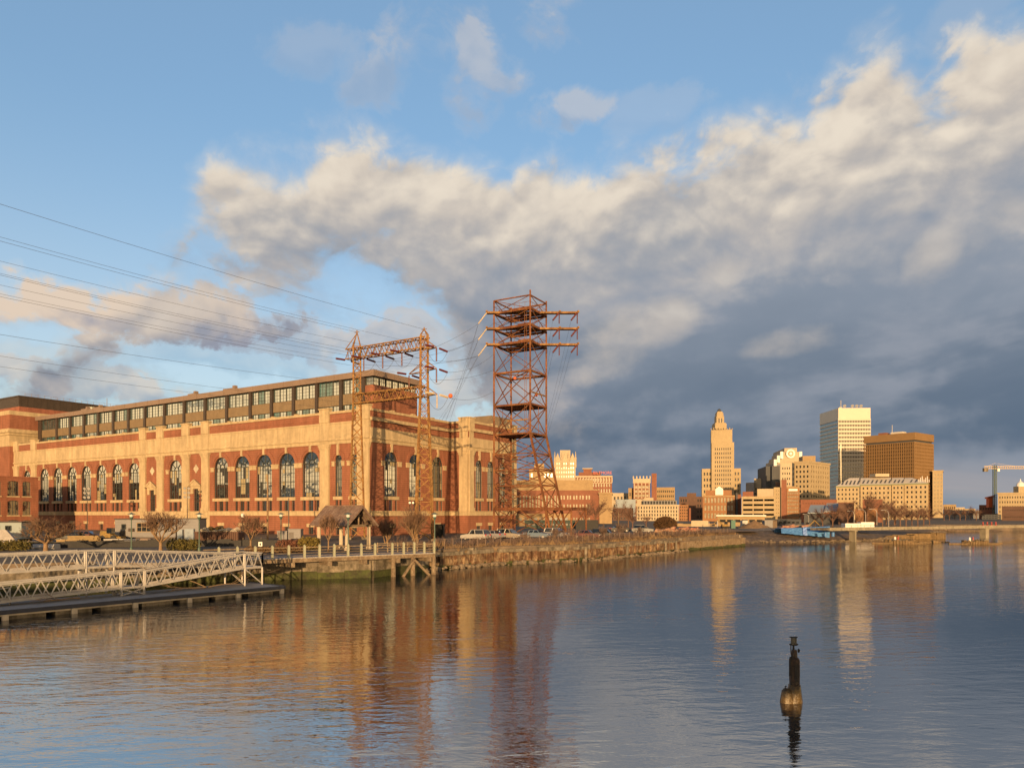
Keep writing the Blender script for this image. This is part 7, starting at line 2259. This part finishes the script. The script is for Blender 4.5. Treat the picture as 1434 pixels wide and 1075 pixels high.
def cont(px0, px1, Y, h_, m, label, name='container', cat='container', ribs=True):
    r = thing(name, label, cat, spot(px0, Y)); p0, p1 = Vector(spot(px0, Y)), Vector(spot(px1, Y))
    b = MB(); b.abox(p0.x, Y, LAND, p1.x, Y + 2.4, LAND + h_); b.build('body', m, r)
    b = MB(); n = max(3, int((p1.x - p0.x) / 0.6))
    for i in range(n + 1): x = p0.x + (p1.x - p0.x) * i / n; b.abox(x - 0.05, Y - 0.06, LAND, x + 0.05, Y, LAND + h_)
    b.abox(p0.x, Y - 0.08, LAND + h_ - 0.12, p1.x, Y, LAND + h_ + 0.03); b.build('rib', m, r)
cont(1071, 1082, 212, 2.2, GREYB, 'grey shipping container right of the soil heap')
cont(1082.5, 1088, 213, 2.2, mat('brown_box', (0.14, 0.10, 0.07), 0.8, 0.2, 1.0), 'short brown container right of the grey one')
cont(1040, 1047, 216, 2.1, ALU, 'pale container left of the soil heap')
cont(1184, 1205, 190, 1.6, WHITE, 'long low white trailer by the bridge end, left one', 'white_trailer', 'trailer')
cont(1206, 1224, 191, 1.9, WHITE, 'taller low white trailer by the bridge end, right one', 'white_trailer', 'trailer')
def digger(px, Y, label, m, fl=1):
    r = thing('excavator', label, 'excavator', spot(px, Y)); q = Vector(r.location)
    b = MB(); b.abox(q.x - 1.4, Y, LAND + 0.9, q.x + 1.2, Y + 2, LAND + 1.9); b.build('body', m, r)
    b = MB(); b.box(q + Vector((-0.2, 0, 1.9)), Vector((1.2, 0, 0)), Vector((0, 1, 0)), Vector((-0.1, 0, 1.2))); b.build('cab', WGLASS, r)
    for dy_ in (0, 1.5):
        b = MB(); b.tube([q + Vector((-1.5, dy_, 0.45)), q + Vector((1.5, dy_, 0.45))], 0.42, 8); b.build('track', BLACK, r)
    b = MB(); b.bar(q + Vector((fl * 1.0, 1, 1.6)), q + Vector((fl * 3.2, 1, 3.9)), 0.4); b.bar(q + Vector((fl * 3.2, 1, 3.9)), q + Vector((fl * 5.2, 1, 1.9)), 0.32); b.build('boom', m, r)
    b = MB(); b.box(q + Vector((fl * 5.2 - 0.5, 0.5, 1.0)), Vector((1, 0, 0)), Vector((0, 1, 0)), Vector((0.1, 0, 0.9))); b.build('bucket', BLACK, r); r.scale = (0.62, 0.62, 0.62)
digger(1131, 188, 'yellow excavator with bent boom behind the blue tarpaulin', YEL)
digger(1016, 205, 'small yellow excavator left of the soil heap', YEL, -1)
tl_ = thing('portable_toilet', 'green portable toilet beside the small yellow excavator', 'toilet', spot(1027, 205)); q = Vector(tl_.location)
b = MB(); b.abox(q.x - 0.6, q.y, LAND, q.x + 0.6, q.y + 1.2, LAND + 2.1); b.abox(q.x - 0.66, q.y - 0.06, LAND + 2.1, q.x + 0.66, q.y + 1.26, LAND + 2.3); b.build('cabin', mat('teal_plastic', (0.04, 0.13, 0.11), 0.5, 0.1, 1.0), tl_)
rr = random.Random(8)
for i, (px, Y, c_, lab) in enumerate(((936, 150, (0.35, 0.16, 0.09), 'orange tinted heap of demolition debris right of the round bush'), (955, 155, (0.3, 0.1, 0.07), 'red plastic barriers heaped along the bank fence'), (1105, 182, (0.3, 0.12, 0.08), 'red machinery heap behind the left end of the tarpaulin'), (1118, 186, (0.1, 0.09, 0.09), 'dark machinery heap behind the middle of the tarpaulin'))):
    c = Vector(spot(px, Y)); b = MB()
    for k_ in range(26): b.box(c + Vector((rr.uniform(-3, 3), rr.uniform(-1, 1), rr.uniform(0, 0.9))), Vector((rr.uniform(0.4, 1.6), rr.uniform(-.3, .3), rr.uniform(-.3, .4))), Vector((0, rr.uniform(.2, .6), 0.1)), Vector((0.1, 0, rr.uniform(0.15, 0.5))))
    tag(b.build('debris_heap', mat('debris_%s' % ('orange', 'red', 'rusty', 'dark')[i], c_, 0.9, 0.4, 1.5, alt=(0.35, 0.3, 0.22), altk=0.6), None, c), lab, 'debris')

# curved street lamps by the bridge end
def slamp(r, h=9.0):
    q = Vector(r.location); b = MB()
    b.tube([q, q + UP * h * 0.8, q + Vector((-0.35, 0, h * 0.93)), q + Vector((-1.1, 0, h * 0.99)), q + Vector((-2.6, 0, h))], [0.13, 0.1, 0.09, 0.08, 0.07], 7); b.build('post', ALU, r)
    b = MB(); b.box(q + Vector((-3.5, -0.18, h - 0.1)), Vector((1.0, 0, 0)), Vector((0, 0.36, 0)), UP * 0.18); b.build('lamp_head', ALU, r)
for px, Y, ytop, lab in ((1132.5, 190, 719.5, 'curved street lamp above the yellow excavator'), (1196, 205, 715, 'leftmost curved street lamp in front of the brick cube'), (1212, 200, 713, 'middle curved street lamp in front of the brick cube'),
                         (1228, 196, 712.5, 'curved street lamp at the right edge of the brick cube'), (1244.5, 185, 714, 'curved street lamp standing before the brown tree mass right of the cube')):
    h_ = (HY - ytop) / F_PX * Y + EYE - LAND
    once('slamp', lambda r: slamp(r, 9.0), spot(px, Y), lab, 'street_lamp', 'street lamp', 'curved street lamps by the bridge', sc=h_ / 9.0)

# ------------------------------------------------------------------ trees of the far bank
FTW = mat('far_twigs', (0.15, 0.085, 0.06), 0.95, 0.3, 0.3)
def far_tree(r, h, seed):
    rr = random.Random(seed); q = Vector(r.location); tr, cr = MB(), MB()
    tr.tube([q, q + UP * h * 0.25, q + UP * h * 0.5], [h * 0.028, h * 0.022, h * 0.012], 6)
    for k_ in range(11):
        a = rr.uniform(0, 2 * pi); e_ = q + Vector((cos(a) * h * 0.36, sin(a) * h * 0.36, h * rr.uniform(0.55, 0.95))); s_ = q + UP * h * rr.uniform(0.2, 0.48)
        m_ = s_.lerp(e_, 0.5) + UP * h * 0.04
        tr.tube([s_, m_, e_], [h * 0.011, h * 0.007, h * 0.003], 4, cap=False)
        for j in range(46):
            p = s_.lerp(e_, rr.uniform(0.3, 1.05)); d = Vector((rr.uniform(-1, 1), rr.uniform(-1, 1), rr.uniform(-0.3, 1.1))).normalized() * h * rr.uniform(0.07, 0.2)
            w_ = Vector((rr.uniform(-1, 1), rr.uniform(-1, 1), rr.uniform(-1, 1))).normalized() * h * 0.0045
            cr.face([p - w_, p + w_, p + d]); p2 = p + d * 0.5; d2 = Vector((rr.uniform(-1, 1), rr.uniform(-1, 1), rr.uniform(-0.2, 1))).normalized() * h * 0.09
            cr.face([p2 - w_ * 0.7, p2 + w_ * 0.7, p2 + d2])
    tr.build('trunk', FTW, r); cr.build('crown', FTW, r)
rr = random.Random(31)
ft = []
for i in range(9): ft.append((1236 + i * 8.2, 232 + (i % 3) * 9, rr.uniform(6.5, 8.5), 'low brown bare tree, number %s from the left in the row behind the bridge' % ('one', 'two', 'three', 'four', 'five', 'six', 'seven', 'eight', 'nine')[i]))
for i, px in enumerate((1214, 1228, 1241, 1254)): ft.append((px, 262 + i * 4, 12.5 - i * 1.2, '%s tall brown bare tree in front of the hipped hotel' % ('leftmost', 'second', 'third', 'rightmost')[i]))
for i, px in enumerate((1166, 1152, 1142)): ft.append((px, 210 + i * 6, 7.5 - i, 'bare tree before the dark slate shed, %s' % ('nearest the dark block', 'in the middle', 'nearest the excavator')[i]))
ft += [(1187, 225, 8.5, 'thin bare tree between the dark block and the brick cube'), (820, 200, 8.0, 'golden bare tree before the brick warehouse, left of two'), (834, 205, 9.0, 'golden bare tree before the brick warehouse, right of two'),
       (866, 210, 8.5, 'bare tree between the tan annex and the long cream building'), (880, 220, 8.0, 'bare tree beside the left end of the long cream building'), (886, 190, 5.5, 'short bare tree left of the round brown bush'), (905, 215, 4.5, 'small bare tree below the long cream building')]
for i in range(8): ft.append((1322 + i * 7.5, 420 + (i % 3) * 20, rr.uniform(6, 9), 'dark far bank tree, number %s from the left beyond the bridge' % ('one', 'two', 'three', 'four', 'five', 'six', 'seven', 'eight')[i]))
for i, (px, Y, h_, lab) in enumerate(ft):
    once('ftree%d' % (i % 3), lambda r: far_tree(r, 8.0, 100 + i), spot(px, Y), lab, 'bare_tree', 'tree', 'bare trees of the far bank', rz=rr.uniform(0, 6), sc=h_ / 8.0)
# round brown bush
r = thing('round_bush', 'dense round brown bush standing alone below the long cream building', 'bush', spot(932, 170)); q = Vector(r.location)
b = MB(); rr = random.Random(2)
leafy(b, (q.x, q.y, LAND + 1.65), 2.75, 2.3, 1.85, 5200, 0.16, rr, 0.6); b.build('leaves', mat('rust_brown_leaves', (0.085, 0.045, 0.018), 0.9, 0.35, 1.5), r)
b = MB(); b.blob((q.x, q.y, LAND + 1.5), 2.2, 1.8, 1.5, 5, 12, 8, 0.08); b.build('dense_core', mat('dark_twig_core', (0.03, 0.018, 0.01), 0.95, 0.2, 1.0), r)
# a row of parked vehicles and a dark train of sheds behind the tower
low('long_shed', 'long dark green shed behind the rusty tower and the parked cars', 806, 205, -2, 735, 10, 728.5, mat('dark_green_shed', (0.03, 0.05, 0.045), 0.7, 0.2, 0.5), (10, 1, 0.6, 0.3))
low('dark_booth', 'black booth with small yellow panel at the right end of the green shed', 838, 190, 0, 806.5, 6, 728, BLACK, None)
car(900, 160, -0.2, 'dark van parked below the left end of the long cream building', paint('slate_car_paint', (0.05, 0.06, 0.07)))
car(868, 165, 0.1, 'black car beyond the bare bush on the bank', paint('coal_car_paint', (0.02, 0.02, 0.022)), False)
# clipped utility poles
for px, Y, yt, lab in ((1004.5, 225, 727, 'thin pale pole at the left corner of the beige office'), (993, 225, 731, 'thin dark pole on the tan walled building'), (866, 190, 716, 'wooden pole between the bare trees right of the warehouse')):
    r = thing('utility_pole', lab, 'pole', spot(px, Y)); b = MB(); b.lathe(r.location, [(0.12, 0), (0.08, zpx(yt, Y) - LAND)], 6); b.build('pole', ALU if px > 900 else WOOD, r)
